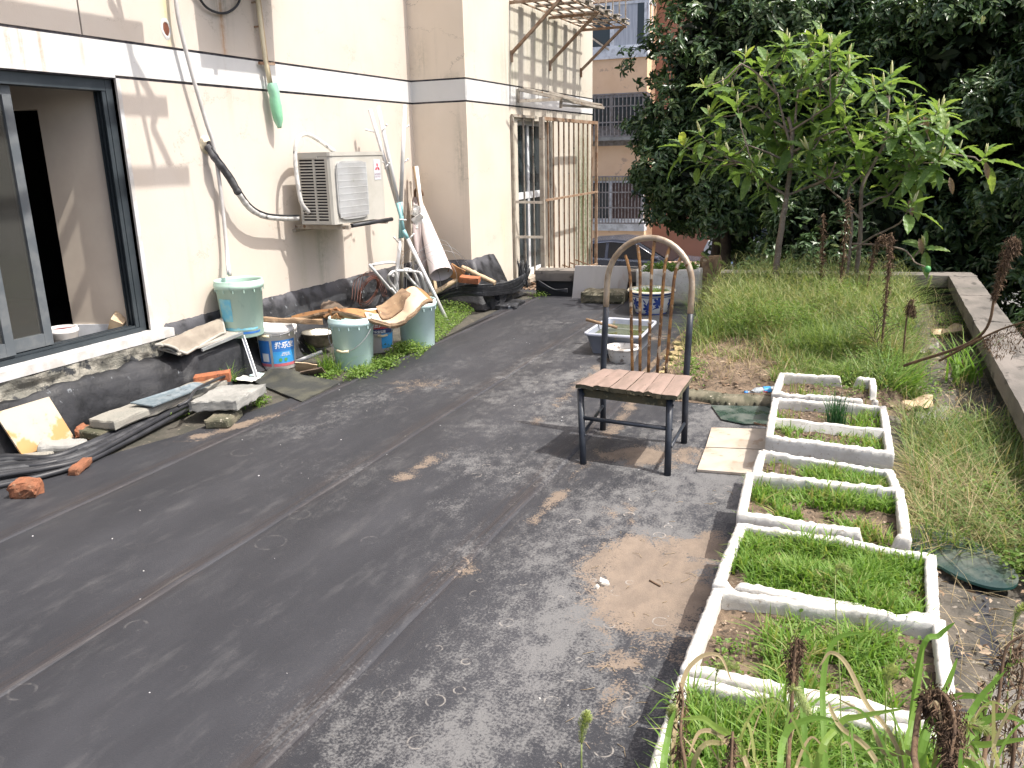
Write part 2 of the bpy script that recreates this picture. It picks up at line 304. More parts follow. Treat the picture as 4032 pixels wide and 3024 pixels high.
mat('grille_back', (.38, .38, .37), rough=.8, bump=0); mat('plaster_patch', (.60, .60, .58), rough=.95, bump=.8); mat('hole_brick', (.17, .06, .035), (.08, .03, .02), 20, rough=.95); mat('straw', (.36, .27, .16), rough=.9)
foliage('foxtail_head', [(0, (.30, .38, .14)), (1, (.50, .55, .26))], .6, .5)
mat('dead_seed', (.135, .085, .05), (.08, .05, .032), 30, c3=(.20, .14, .085), s3=90, t3=.58, rough=.95)
mat('orange_render', (.88, .60, .38), (.84, .56, .345), 2, c3=(.60, .40, .28), s3=2.5, t3=.62, rough=.9, bump=.1)
mat('red_render', (.36, .18, .125), (.31, .16, .11), 2, rough=.9, bump=.1)
mat('yellow_render', (.55, .43, .24), (.45, .35, .2), 3, rough=.9)
mat('white_frame', (.78, .80, .82), (.56, .57, .58), 6, rough=.5, bump=.03)
mat('bar_grey', (.30, .28, .27), (.20, .17, .15), 12, rough=.7, metal=.2)
mat('car_paint', (.115, .125, .155), (.10, .11, .14), 2, rough=.25, metal=.55, bump=0)
mat('car_white', (.6, .62, .65), rough=.3, bump=0)
mat('car_glass', (.012, .014, .017), rough=.06, spec=.7, bump=0); mat('chrome', (.6, .6, .62), rough=.15, metal=1, bump=0); mat('tyre', (.02, .02, .02), rough=.9)
mat('headlamp', (.75, .78, .8), rough=.1, bump=0)
mat('street', (.17, .165, .155), (.12, .12, .115), 2, rough=.95, bump=.4)
mat('shoe_dark', (.05, .045, .04), rough=.8); mat('metal_bowl', (.16, .15, .12), (.32, .30, .25), 8, rough=.4, metal=.7, bump=.1)
mat('plum_food', (.18, .04, .05), rough=.6); mat('yellow_sponge', (.42, .33, .17), (.30, .23, .12), 9, rough=.95)
mat('paper_scrap', (.70, .68, .64), (.58, .56, .50), 9, rough=.8)
foliage('grass_bright', [(0, (.42, .36, .16)), (.10, (.30, .34, .10)), (.35, (.19, .33, .055)), (.75, (.14, .27, .045)), (1, (.26, .38, .08))], .5, .5)
foliage('grass_tall', [(0, (.42, .35, .19)), (.16, (.33, .32, .14)), (.42, (.18, .27, .075)), (.8, (.105, .19, .045)), (1, (.26, .34, .10))], .5, .45)
foliage('grass_dry', [(0, (.50, .40, .24)), (.5, (.38, .30, .17)), (1, (.22, .20, .09))], .7, .3)
foliage('weed_leaf', [(0, (.11, .20, .04)), (.6, (.18, .30, .06)), (1, (.30, .40, .11))], .5, .5)
foliage('leek', [(0, (.03, .10, .04)), (1, (.06, .15, .06))], .45, .25)
foliage('hedge_leaf', [(0, (.042, .080, .034)), (.6, (.072, .13, .048)), (.93, (.14, .20, .06)), (1, (.17, .14, .04))], .33, .2, .55)
foliage('hedge_inner_shade', [(0, (.010, .018, .008)), (1, (.018, .032, .012))], .6, 0, .3)  # near-black copy of the hedge leaf: shade deep in the crown put into colour
foliage('loquat_leaf', [(0, (.10, .19, .06)), (.5, (.17, .28, .085)), (.85, (.28, .38, .11)), (1, (.44, .50, .13))], .42, .5, .4, (1.2, 1.1, .25))
foliage('loquat_bud', [(0, (.62, .62, .40)), (1, (.70, .70, .48))], .7, .5, .3)
foliage('dead_leaf', [(0, (.17, .11, .07)), (.5, (.30, .21, .14)), (1, (.42, .33, .25))], .85, .15)

# ------------------------------------------------------------ mesh building
WLOC = {}
class MB:
    def __init__(s): s.v = []; s.f = []; s.sm = []; s.tone = []
    def add(s, vs, fs, smooth=False):
        b = len(s.v); s.v += [tuple(p) for p in vs]; s.f += [tuple(i+b for i in f) for f in fs]; s.sm += [smooth]*len(fs); return s
    def box(s, a, b, mtx=None):
        x0, y0, z0 = a; x1, y1, z1 = b
        vs = [V(p) for p in ((x0, y0, z0), (x1, y0, z0), (x1, y1, z0), (x0, y1, z0), (x0, y0, z1), (x1, y0, z1), (x1, y1, z1), (x0, y1, z1))]
        if mtx: vs = [mtx @ p for p in vs]
        return s.add(vs, [(3, 2, 1, 0), (4, 5, 6, 7), (0, 1, 5, 4), (1, 2, 6, 5), (2, 3, 7, 6), (3, 0, 4, 7)])
    def beam(s, a, b, w, h, up=(0, 0, 1)):
        a, b = V(a), V(b); d = b-a; L = d.length; d.normalize(); u = V(up)
        if abs(d.dot(u)) > .98: u = V((1, 0, 0))
        r = d.cross(u).normalized(); u = r.cross(d)
        m = Matrix((r, d, u)).transposed().to_4x4(); m.translation = a
        return s.box((-w/2, 0, -h/2), (w/2, L, h/2), m)
    def tube(s, pts, r, n=8, cap=True):
        pts = [V(p) for p in pts]; k = len(pts); rs = r if isinstance(r, (list, tuple)) else [r]*k
        t = (pts[1]-pts[0]).normalized(); u = t.orthogonal().normalized(); vs = []
        for i in range(k):
            t = (pts[min(i+1, k-1)]-pts[max(i-1, 0)])
            if t.length > 1e-9: t.normalize()
            u = (u-t*u.dot(t))
            u = u.normalized() if u.length > 1e-6 else t.orthogonal().normalized()
            w = t.cross(u)
            for j in range(n):
                a = 2*math.pi*j/n; vs.append(pts[i]+(u*math.cos(a)+w*math.sin(a))*rs[i])
        fs = [(i*n+j, i*n+(j+1) % n, (i+1)*n+(j+1) % n, (i+1)*n+j) for i in range(k-1) for j in range(n)]
        s.add(vs, fs, True)
        if cap: b = len(s.v)-k*n; s.f += [tuple(b+j for j in range(n))[::-1], tuple(b+(k-1)*n+j for j in range(n))]; s.sm += [False]*2
        return s
    def lathe(s, prof, c=(0, 0, 0), n=32, mtx=None, smooth=True):
        c = V(c); k = len(prof); vs = []
        for r, z in prof:
            for j in range(n):
                a = 2*math.pi*j/n; p = V((r*math.cos(a), r*math.sin(a), z))
                vs.append((mtx @ p if mtx else p)+c)
        return s.add(vs, [(i*n+j, i*n+(j+1) % n, (i+1)*n+(j+1) % n, (i+1)*n+j) for i in range(k-1) for j in range(n)], smooth)
    def prism(s, poly, ax, a, b):
        """extrude a 2-D outline along axis ax from a to b"""
        n = len(poly); o = [i for i in range(3) if i != ax]; vs = []
        for h in (a, b):
            for p in poly:
                q = [0, 0, 0]; q[ax] = h; q[o[0]] = p[0]; q[o[1]] = p[1]; vs.append(q)
        return s.add(vs, [tuple(range(n))[::-1], tuple(range(n, 2*n))]+[(i, (i+1) % n, n+(i+1) % n, n+i) for i in range(n)])
    def loft(s, rows, closed_u=False, closed_v=False, smooth=True):
        m, n = len(rows), len(rows[0]); vs = [p for r in rows for p in r]; fs = []
        for i in range(m if closed_u else m-1):
            for j in range(n if closed_v else n-1):
                i2, j2 = (i+1) % m, (j+1) % n; fs.append((i*n+j, i*n+j2, i2*n+j2, i2*n+j))
        return s.add(vs, fs, smooth)
    def rock(s, c, size, rot=(0, 0, 0), rough=.008, seg=5, freq=9, round_=.1, chip=None):
        """a worn block: a subdivided box with softened, chipped edges; c is the centre"""
        sx, sy, sz = (q/2 for q in size)
        from mathutils import Euler
        m = Euler(rot).to_matrix().to_4x4(); m.translation = V(c)
        ns = [max(2, min(12, int(q/min(size)*seg*.6))) for q in size]; off = R.random()*50
        idx = {}; vs = []; fs = []
        def vert(i, j, k):
            if (i, j, k) in idx: return idx[i, j, k]
            q = [2*i/ns[0]-1, 2*j/ns[1]-1, 2*k/ns[2]-1]; e = sum(1 for t in q if abs(t) > .99)
            p = V((q[0]*sx, q[1]*sy, q[2]*sz)); mnz = min(sx, sy, sz)
            if e >= 2: p *= 1; p = p-V([(1 if t > .99 else -1 if t < -.99 else 0) for t in q])*mnz*round_*(.6+.8*mn.noise(p*30+V((off,)*3)))
            d = mn.noise_vector(p*freq+V((off,)*3))*rough + mn.noise_vector(p*freq*3.5+V((off,)*3))*rough*.5
            p = p+d
            if chip: p = chip(p)
            idx[i, j, k] = len(vs); vs.append(m @ p); return idx[i, j, k]
        def face(fn, a, b, flip):
            for i in range(a):
                for j in range(b):
                    q = [fn(i, j), fn(i+1, j), fn(i+1, j+1), fn(i, j+1)]
                    fs.append(tuple(q[::-1] if flip else q))
        nx, ny, nz = ns
        face(lambda i, j: vert(i, j, 0), nx, ny, True); face(lambda i, j: vert(i, j, nz), nx, ny, False)
        face(lambda i, j: vert(i, 0, j), nx, nz, False); face(lambda i, j: vert(i, ny, j), nx, nz, True)
        face(lambda i, j: vert(0, i, j), ny, nz, True); face(lambda i, j: vert(nx, i, j), ny, nz, False)
        return s.add(vs, fs)
    def build(s, name, material, parent=None, loc=None, vals=None, flat=None):
        vs = np.array(s.v, dtype=np.float64).reshape(-1, 3)
        if parent is not None: off = WLOC[parent.name]; oloc = (0, 0, 0)
        else:
            if loc is None: mi, ma = vs.min(0), vs.max(0); loc = ((mi[0]+ma[0])/2, (mi[1]+ma[1])/2, mi[2])
            off = np.array(loc); oloc = loc
        # procedural materials read site coordinates where the thing stands alone: keep big pieces at the origin
        me = bpy.data.meshes.new(name); me.from_pydata((vs-off).tolist(), [], s.f)
        me.polygons.foreach_set('use_smooth', s.sm); me.update()
        me.materials.append(MATS[material] if isinstance(material, str) else material)
        if vals is not None:
            at = me.attributes.new('v', 'FLOAT', 'POINT'); at.data.foreach_set('value', vals)
        o = bpy.data.objects.new(name, me); COL.objects.link(o); o.location = oloc
        if parent is not None: o.parent = parent; WLOC[o.name] = WLOC[parent.name]
        else: WLOC[o.name] = np.array(loc)
        return o
def tag(o, label=None, cat=None, group=None, kind=None):
    for k, v in (('label', label), ('category', cat), ('group', group), ('kind', kind)):
        if v: o[k] = v
    return o
def thing(name, loc, label, cat, group=None):
    o = bpy.data.objects.new(name, None); COL.objects.link(o); o.location = loc; o.empty_display_size = .05
    WLOC[o.name] = np.array(loc, dtype=float); return tag(o, label, cat, group)
Z0 = (0, 0, 0)
def rawmesh(name, vs, fs, material, vals=None, smooth=False, parent=None, extra=()):
    """big numpy mesh; fs is an (n,3) or (n,4) array"""
    me = bpy.data.meshes.new(name); nv, nf, k = len(vs), len(fs), fs.shape[1]
    off = WLOC[parent.name] if parent is not None else np.zeros(3)
    me.vertices.add(nv); me.vertices.foreach_set('co', (np.asarray(vs, dtype=np.float64)-off).astype(np.float32).ravel())
    me.loops.add(nf*k); me.loops.foreach_set('vertex_index', fs.astype(np.int32).ravel())
    me.polygons.add(nf); me.polygons.foreach_set('loop_start', np.arange(0, nf*k, k, dtype=np.int32))
    me.polygons.foreach_set('use_smooth', np.full(nf, smooth)); me.update(calc_edges=True); me.validate()
    me.materials.append(MATS[material])
    if vals is not None:
        at = me.attributes.new('v', 'FLOAT', 'POINT'); at.data.foreach_set('value', np.asarray(vals, dtype=np.float32))
    o = bpy.data.objects.new(name, me); COL.objects.link(o)
    if parent is not None: o.parent = parent; WLOC[o.name] = WLOC[parent.name]
    else: WLOC[o.name] = np.zeros(3)
    return o
def unit(a): return a/np.maximum(np.linalg.norm(a, axis=-1, keepdims=True), 1e-9)
def blades_np(P, H, Wd, lean, seg=3, az=None, droop=1.0, tone=None):
    """grass blades rooted at P; returns verts, quads, tone values"""
    n = len(P); az = NR.rand(n)*2*math.pi if az is None else az
    d = np.stack([np.cos(az), np.sin(az), np.zeros(n)], 1); side = np.stack([-np.sin(az), np.cos(az), np.zeros(n)], 1)
    tw = NR.uniform(-.8, .8, n)[:, None]; side = unit(side+d*tw)
    rows = []
    for i in range(seg+1):
        t = i/seg; w = Wd*(1-t**1.6)*.5+.0002
        c = P+d*(lean*H*t**1.7)[:, None]+np.array([0, 0, 1.])*(H*(t-droop*lean*.35*t*t))[:, None]
        rows += [c-side*w[:, None], c+side*w[:, None]]
    Vv = np.stack(rows, 1).reshape(-1, 3); m = 2*(seg+1)
    b = np.arange(n)[:, None]*m
    q = np.concatenate([b+np.array([[2*i, 2*i+1, 2*i+3, 2*i+2]]) for i in range(seg)], 1).reshape(-1, 4)
    tone = NR.rand(n) if tone is None else tone
    return Vv, q, np.repeat(tone, m)
def join_np(L):
    vs, qs, ts, o = [], [], [], 0
    for v, q, t in L: vs.append(v); qs.append(q+o); ts.append(t); o += len(v)
    return np.concatenate(vs), np.concatenate(qs), np.concatenate(ts)
def leaves_np(P, D, N, L, Wd, tone, fold=.25, curl=.2):
    """pointed leaves, 2 x 2 quads folded on the midrib and curled down; P base, D direction, N upper side"""
    D = unit(D); S = unit(np.cross(D, N)); N = np.cross(S, D); L = L[:, None]; Wd = Wd[:, None]
    def pt(t, w, dn): return P+D*L*t+S*Wd*w-N*L*dn
    f = fold*Wd/L
    p = [pt(0, 0, 0), pt(.42, -.5, curl*.18-f*1), pt(.42, 0, curl*.18+0*f), pt(.42, .5, curl*.18-f*1), pt(.78, -.34, curl*.6-f*.7), pt(.78, 0, curl*.6), pt(.78, .34, curl*.6-f*.7), pt(1, 0, curl)]
    Vv = np.stack(p, 1).reshape(-1, 3); b = np.arange(len(P))[:, None]*8
    q = np.concatenate([b+np.array([r]) for r in ([0, 2, 1, 0], [0, 3, 2, 0], [1, 2, 5, 4], [2, 3, 6, 5], [4, 5, 7, 4], [5, 6, 7, 5])], 1).reshape(-1, 4)
    return Vv, q, np.repeat(tone, 8)
def rawleaf(name, L, material, parent=None):
    vs, q, t = L
    tri = q[:, 0] == q[:, 3]
    T = np.concatenate([q[tri][:, :3], q[~tri][:, [0, 1, 2]], q[~tri][:, [0, 2, 3]]])
    return rawmesh(name, vs, T, material, t, parent=parent)
def copy_tree(o, dx, label=None, parent=None):
    c = o.copy(); COL.objects.link(c); c.parent = parent
    if parent is None: c.location = V(o.location)+V(dx)
    if label: c['label'] = label
    for ch in o.children: copy_tree(ch, dx, None, c)
    return c
def text_mesh(body, size, bold=0.):
    cu = bpy.data.curves.new('lettering', 'FONT'); cu.body = body; cu.size = size; cu.offset = bold; cu.resolution_u = 3; cu.align_x = 'CENTER'
    o = bpy.data.objects.new('lettering', cu); COL.objects.link(o)
    dg = bpy.context.evaluated_depsgraph_get(); me = o.evaluated_get(dg).to_mesh()
    vs = [tuple(v.co) for v in me.vertices]; fs = [tuple(p.vertices) for p in me.polygons]
    o.evaluated_get(dg).to_mesh_clear(); bpy.data.objects.remove(o); bpy.data.curves.remove(cu)
    return vs, fs
def smooth_path(pts, n=8):
    """Catmull-Rom through the points"""
    P = [V(p) for p in pts]; P = [P[0]*2-P[1]]+P+[P[-1]*2-P[-2]]; out = []
    for i in range(1, len(P)-2):
        for k in range(n):
            t = k/n; a, b, c, d = P[i-1:i+3]
            out.append(.5*((2*b)+(c-a)*t+(2*a-5*b+4*c-d)*t*t+(3*b-a-3*c+d)*t**3))
    out.append(P[-2]); return out

# ------------------------------------------------------------ the terrace
XW, XB, YC = -4.42, -3.80, 7.87         # left wall, bay wall, the return between them
fl = MB(); fl.box((-3.95, -2, -.22), (1.0, 9.25, -.005))
floor = fl.build('terrace_floor', 'membrane_floor', loc=Z0); tag(floor, 'dark bitumen roof terrace floor', kind='structure')
edges = [-3.70, -3.34, -2.34, -1.38, -.42, .50]
for i in range(5):
    m = MB(); rows = []
    for k in range(61):
        y = -1.5+k*10.3/60; lap = .05 if i < 4 else 0
        w0 = .012*mn.noise(V((y*1.3, i, 0)))+.005*mn.noise(V((y*7, i, 3)))
        w1 = .012*mn.noise(V((y*1.3, i+1, 0)))+.005*mn.noise(V((y*7, i+1, 3)))
        x0, x1 = edges[i]+w0, edges[i+1]+w1+lap
        if i == 0: x0 = float(np.interp(y, (-1.5, 1.4, 2.5, 3.2, 4., 5.2, 6.5, 8., 9.2), (-4.0, -3.95, -3.87, -3.70, -3.53, -3.34, -3.38, -3.46, -3.30)))+.03*mn.noise(V((y*3, 9, 0)))
        z0 = .004+i*.0006
        rows.append([(x0, y, z0), (x0+.006, y, z0+.003), (x0+(x1-x0)*.5, y, z0+.003), (x1-.07, y, z0+.003), (x1-.03, y, z0+.008), (x1-.003, y, z0+.008), (x1, y, z0+.0035)])
    m.loft(rows); m.build('membrane_sheet', 'membrane_floor', floor)
g = MB(); g.box((-14, 5, -2.1), (40, 60, -1.95)); g.box((-60, -30, -2.3), (60, 90, -2.1))
tag(g.build('street_ground', 'street', loc=Z0), kind='structure')
# silt-filled gutter along the foot of the wall
m = MB(); rows = []
for k in range(121):
    y = 1.0+k*7.9/120; xs = np.linspace(-4.2, -3.25, 9)
    rows.append([(x, y, -.004+.008*max(0, mn.noise(V((x*6, y*6, 2))))) for j, x in enumerate(xs)])
m.loft(rows); tag(m.build('gutter_silt', 'gutter_silt', loc=Z0), kind='stuff')

# ------------------------------------------------------------ the cream house
house = thing('cream_house', (XW, 6, 0), 'cream rendered house with a white band between dark grooves and an open dark window', 'house')
def panel(name, mt, axis, pos, a0, a1, z0, z1, th=.02, parent=house):
    m = MB()
    if axis == 'x': m.box((pos-.15, a0, z0), (pos, a1, z1))
    else: m.box((a0, pos, z0), (a1, pos+.0155, z1))
    return m.build(name, mt, parent)
# the house pieces carry site coordinates for their stains: children of a root whose mesh offsets are undone by object-space mapping
WLOC[house.name] = np.zeros(3); house.location = (0, 0, 0)
LB, UB = 2.075, 2.29                      # band between these heights
def face(axis, pos, a0, a1, mt, zb=0., joint=None, zt=7.5):
    g = .009
    m = MB()
    if axis == 'x': m.box((pos-.20, a0, zb), (pos-.014, a1, zt))
    else: m.box((a0, pos+.014, zb), (a1-.16, pos+.20, zt))
    m.build('groove_backing', 'groove', house)
    panel('wall_panel', mt, axis, pos, a0, a1, zb, LB-g)
    panel('band', 'white_band', axis, pos+(.003 if axis == 'x' else -.003), a0, a1, LB+g, UB-g)
    if joint: panel('wall_panel', mt, axis, pos, a0, joint-.007, UB+g, zt); panel('wall_panel', mt, axis, pos, joint+.007, a1, UB+g, zt)
    else: panel('wall_panel', mt, axis, pos, a0, a1, UB+g, zt)
YJ = 4.12                                  # right jamb of the big window
face('x', XW, YJ, YC+.1, 'cream_wall')
# over the window: band runs down to the lintel
m = MB(); m.box((XW-.2, -.5, 2.06), (XW-.014, YJ, 7.5)); m.build('groove_backing', 'groove', house)
panel('band', 'white_band', 'x', XW+.003, -.5, YJ-.001, 2.068, UB-.009)
YV = 3.92
panel('wall_panel', 'cream_wall', 'x', XW, -.5, YV-.006, UB+.009, 7.5); panel('wall_panel', 'cream_wall', 'x', XW, YV+.006, YJ, UB+.009, 7.5)
panel('wall_panel', 'cream_wall', 'x', XW, -.5, 1.0, -.2, 2.06)
face('y', YC, XW-.1, XB, 'return_wall')
# bay face with the barred window opening
BY0, BY1, BZ0, BZ1 = 9.20, 10.35, .10, 1.93; YE = 12.05
m = MB(); m.box((XB-.2, YC+.02, LB-.02), (XB-.014, YE, 7.5)); m.build('groove_backing', 'groove', house)
panel('wall_panel', 'bay_wall', 'x', XB, YC+.016, BY0, -2, LB-.009); panel('wall_panel', 'bay_wall', 'x', XB, BY1, YE, -2, LB-.009)
panel('wall_panel', 'bay_wall', 'x', XB, BY0, BY1, BZ1, LB-.009); panel('wall_panel', 'bay_wall', 'x', XB, BY0, BY1, -2, BZ0)
panel('band', 'white_band', 'x', XB+.003, YC+.016, YE, LB+.009, UB-.009)
panel('wall_panel', 'bay_wall', 'x', XB, YC+.016, YE, UB+.009, 7.5)
m = MB(); m.box((-9, YE-.15, -2), (XB-.2, YE, 7.5)); m.box((-9, -.6, -2), (-8.9, YE, 7.5)); m.box((-9, -.6, 7.5), (XB, YE, 7.6)); m.box((-8.9, -.6, -2), (XW-.16, -.5, 7.5)); m.build('wall', 'cream_wall', house)
# broken hole in the render over the pipe
c = PX(653, 113, XW); m = MB(); pts = []
for j in range(15):
    a = 2*math.pi*j/15; r = 1+.22*mn.noise(V((j*1.7, 3, 1))); pts.append((a, r))
m.loft([[(XW+.001+e, c.y+math.cos(a)*r*k1, c.z+math.sin(a)*r*k2) for a, r in pts] for (k1, k2, e) in ((.046, .066, .0), (.040, .056, .004), (.030, .044, .003), (.026, .040, .002))], closed_v=True)
m.build('broken_plaster', 'plaster_patch', house)
m = MB(); m.add([(XW+.0035, c.y+math.cos(a)*r*.027, c.z+math.sin(a)*r*.042) for a, r in pts], [tuple(range(15))]); m.build('wall_hole', 'hole_brick', house)
# rough skirting under the window, white sill on top
SZ = .455
m = MB(); m.box((XW-.22, 1.0, SZ-.055), (XW+.085, YJ+.12, SZ)); sill = m.build('window_sill', 'sill_white', house)
rows = []
for k in range(150):
    y = 1.0+k*(YJ+.16-1.0)/149; row = []
    for j in range(14):
        t = j/13; z = SZ-.055-t*.22
        out = XW+.085-.02*t+.05*t*t+.045*mn.noise(V((y*3, z*7, 3)))+.022*mn.noise(V((y*13, z*17, 8)))
        row.append((out, y, z))
    rows.append(row)
rows.insert(0, [(XW-.2, 1.0, p[2]) for p in rows[0]]); rows.append([(XW-.2, YJ+.16, p[2]) for p in rows[-1]])
m = MB(); m.loft(rows, smooth=False); m.build('crumbling_plinth', 'crumbled_concrete', house)
# bitumen skirting, folded out over the foot of the wall
PA = [(.07, .30), (.12, .295), (.15, .285), (.18, .26), (.205, .21), (.225, .14), (.24, .08), (.25, .04), (.26, .004)]
PB = [(0, .475), (.015, .455), (.04, .39), (.07, .355), (.14, .335), (.20, .31), (.245, .24), (.27, .12), (.285, .004)]
PC = [(0, .48), (.018, .46), (.045, .41), (.075, .35), (.11, .27), (.15, .19), (.19, .11), (.23, .045), (.27, .004)]
def lerp_p(P_, Q_, t): return [(a[0]*(1-t)+b[0]*t, a[1]*(1-t)+b[1]*t) for a, b in zip(P_, Q_)]
def fine_p(P_):
    out = []
    for i in range(len(P_)-1):
        for k in range(4): t = k/4; out.append((P_[i][0]*(1-t)+P_[i+1][0]*t, P_[i][1]*(1-t)+P_[i+1][1]*t))
    return out+[P_[-1]]
def skirt(stations, wr=1.):
    rows = []
    for fx, P_ in stations:
        row = []; F_ = fine_p(P_); top = F_[0][1]
        for i, (d, z) in enumerate(F_):
            p = V(fx(d)); p.z = z; w = .016*min(1, i/8)*wr*(min(1, (len(F_)-1-i)/6))
            if i < 4: p.z += (.012*mn.noise(V((p.x*7, p.y*7, 1)))+.007*mn.noise(V((p.x*31, p.y*31, 1))))*(1-i/4)
            p += V((mn.noise(p*3.2), mn.noise(p*3.2+V((9, 9, 9)))*.3, mn.noise(p*4+V((5, 5, 5)))))*w*1.3+V((mn.noise(p*13), 0, mn.noise(p*12)))*w*.45
            row.append(p)
        rows.append(row)
    m = MB(); m.loft(rows); return m.build('bitumen_skirting', 'bitumen', house)
st = []; y = 1.0
while y < YJ+.005:
    k = .05*mn.noise(V((y*2.2, 0, 0)))+.02*mn.noise(V((y*9, 0, 0))); st.append(((lambda d, y=y: (XW+d, y, 0)), [(.07+(d-.07)*(.62 if y < 3.5 else .62+.38*min(1, (y-3.5)/.4)), z+k*max(0, 1-i/5)) for i, (d, z) in enumerate(PA)])); y += .04
y = YJ+.012
while y < YC:
    t = min(1, max(0, (y-4.72)/.06)); t0 = min(1, (y-YJ)/.12); st.append(((lambda d, y=y: (XW+.003+d, y-d*max(0, (y-7.3))/.57, 0)), lerp_p(lerp_p(PA, PB, t0), PC, t))); y += .02
PD = [(d*1.0, z+.01) for d, z in PC]
for k in range(1, 14):
    x_ = XW+k*(XB-XW)/14; st.append(((lambda d, x_=x_: (x_+d*1., YC-.003-d, 0)), lerp_p(PC, PD, k/14)))
y = YC
while y < 8.75:
    q = min(1, (y-YC)/.3); hk = 1 if y < 8.45 else 1-.75*min(1, (y-8.45)/.22)**.7
    st.append(((lambda d, y=y, q=q: (XB+.003+d, y-d*(1-q), 0)), [(d, z*hk+.004) for d, z in PD])); y += .04
skirt(st, 1.2)
# the big sliding window
wy0, wy1, wz0, wz1 = 1.0, YJ, SZ, 2.06
win = MB()
def vbar(m, y0, y1, x0, x1, z0=wz0, z1=wz1): m.box((x0, y0, z0), (x1, y1, z1)); return m
m = MB(); xo = XW-.035
m.box((xo-.10, wy1-.055, wz0), (xo, wy1-.004, wz1-.002)); m.box((xo-.10, 1.0, wz1-.07), (xo, wy1-.057, wz1-.002)); m.box((xo-.10, 1.0, wz0+.001), (xo+.01, wy1-.057, wz0+.03))
for k, (dx, w) in enumerate(((.0, .012), (-.035, .012), (-.07, .012))):
    m.box((xo-.10+.09+dx-.006, wy1-.085+k*.004, wz0+.032), (xo-.10+.09+dx+.006, wy1-.057, wz1-.072))
    m.box((xo-.10+.09+dx-.006, 1.0, wz0+.032), (xo-.10+.09+dx+.006, wy1-.09, wz0+.046))
fr = m.build('window_frame', 'dark_alu', house)
def sash(y0, y1, x, glass=True):
    m = MB(); a, b = wz0+.05, wz1-.075
    m.box((x-.02, y0, a), (x+.02, y0+.05, b)); m.box((x-.02, y1-.055, a), (x+.02, y1, b)); m.box((x-.02, y0+.051, a), (x+.02, y1-.056, a+.075)); m.box((x-.02, y0+.051, b-.05), (x+.02, y1-.056, b))
    s_ = m.build('sash', 'dark_alu_dusty', house)
    if glass: g = MB(); g.box((x-.003, y0+.052, a+.076), (x+.003, y1-.057, b-.051)); g.build('pane', 'sash_glass', s_)
ys = PX(100, 800, XW-.1).y
sash(ys-1.15, ys, XW-.085); sash(1.2, PX(28, 1250, XW-.045).y, XW-.045)
m = MB(); m.box((XW+.001, YJ-.003, .46), (XW+.006, YJ+.028, 2.066)); m.build('jamb_plaster', 'sill_white', house)
# the dim room behind it
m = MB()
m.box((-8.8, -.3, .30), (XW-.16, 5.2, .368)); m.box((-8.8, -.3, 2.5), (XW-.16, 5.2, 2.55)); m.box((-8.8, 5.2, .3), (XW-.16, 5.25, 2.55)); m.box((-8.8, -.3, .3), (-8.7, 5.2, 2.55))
m.build('room_shell', 'room_unlit', house)
y1_ = YJ-.04; J0 = V((XW-.15, y1_, 0)); Jd = V((-1, -.35, 0)).normalized(); Jn = V((.35, -1, 0)).normalized()  # inner wall turned off square so the sun grazes it
def onj(px, py): d = V(ray(px, py)); o = V(CP); t = (J0-o).dot(Jn)/d.dot(Jn); return o+d*t
e0 = onj(225, 900); ztop = onj(145, 430).z
def jbox(nm, mt, a, b, z0, z1, off=0.):
    m = MB(); n_ = Jn*off; m.add([V((p.x, p.y, z))+n_ for p, z in ((a, z0), (b, z0), (b, z1), (a, z1))]+[V((p.x, p.y, z))-Jn*.12 for p, z in ((a, z0), (b, z0), (b, z1), (a, z1))], [(0, 1, 2, 3), (7, 6, 5, 4), (0, 4, 5, 1), (1, 5, 6, 2), (2, 6, 7, 3), (3, 7, 4, 0)]); m.build(nm, mt, house)
e1 = e0+Jd*1.6
jbox('inner_wall', 'room_wall', J0, e0, .37, 2.49); jbox('door_head', 'room_wall', e0, e1, ztop, 2.49, -.002)
jbox('skirting_board', 'white_frame', J0+Jd*.02, e0-Jd*.01, .372, .50, .01)
m = MB(); m.box((XW-.15, y1_-.02, .37), (XW-.135, YJ, 2.06)); m.build('reveal', 'room_wall', house)
m = MB(); rows = []
for k in range(60):
    y = 1.2+k*(ys-.12-1.2)/59; rows.append([(XW-.24+.03*math.sin(k*1.05)+.012*math.sin(k*.37), y, z) for z in (.42, 1.2, 2.2)])
m.loft(rows); tag(m.build('curtain', 'curtain_beige', loc=Z0), 'brown curtain hanging behind the dark window sash', 'curtain')
# things on the room's window ledge
c = PX(248, 1305, XW-.30); b = MB(); zz = .36
t = thing('paint_tub', (c.x, c.y, zz), 'small white tub with dark red contents inside the window', 'tub')
b.lathe([(.0, zz), (.075, zz), (.088, zz+.15), (.094, zz+.15), (.094, zz+.17), (.086, zz+.17), (.088, zz+.185), (.080, zz+.185), (.078, zz+.16)], (c.x, c.y, 0), 28); b.build('tub', 'white_plastic', t)
b = MB(); b.lathe([(0.0, zz+.172), (.03, zz+.176), (.079, zz+.168)], (c.x, c.y, 0), 28); b.build('contents', 'plum_food', t)
c = PX(470, 1265, XW-.22); b = MB(); b.rock((c.x, c.y-.02, .50), (.09, .09, .13), (.5, .5, .6), .01); tag(b.build('wood_offcut', 'wood_pale'), 'chipped wooden offcut lying inside the window corner', 'wood block')
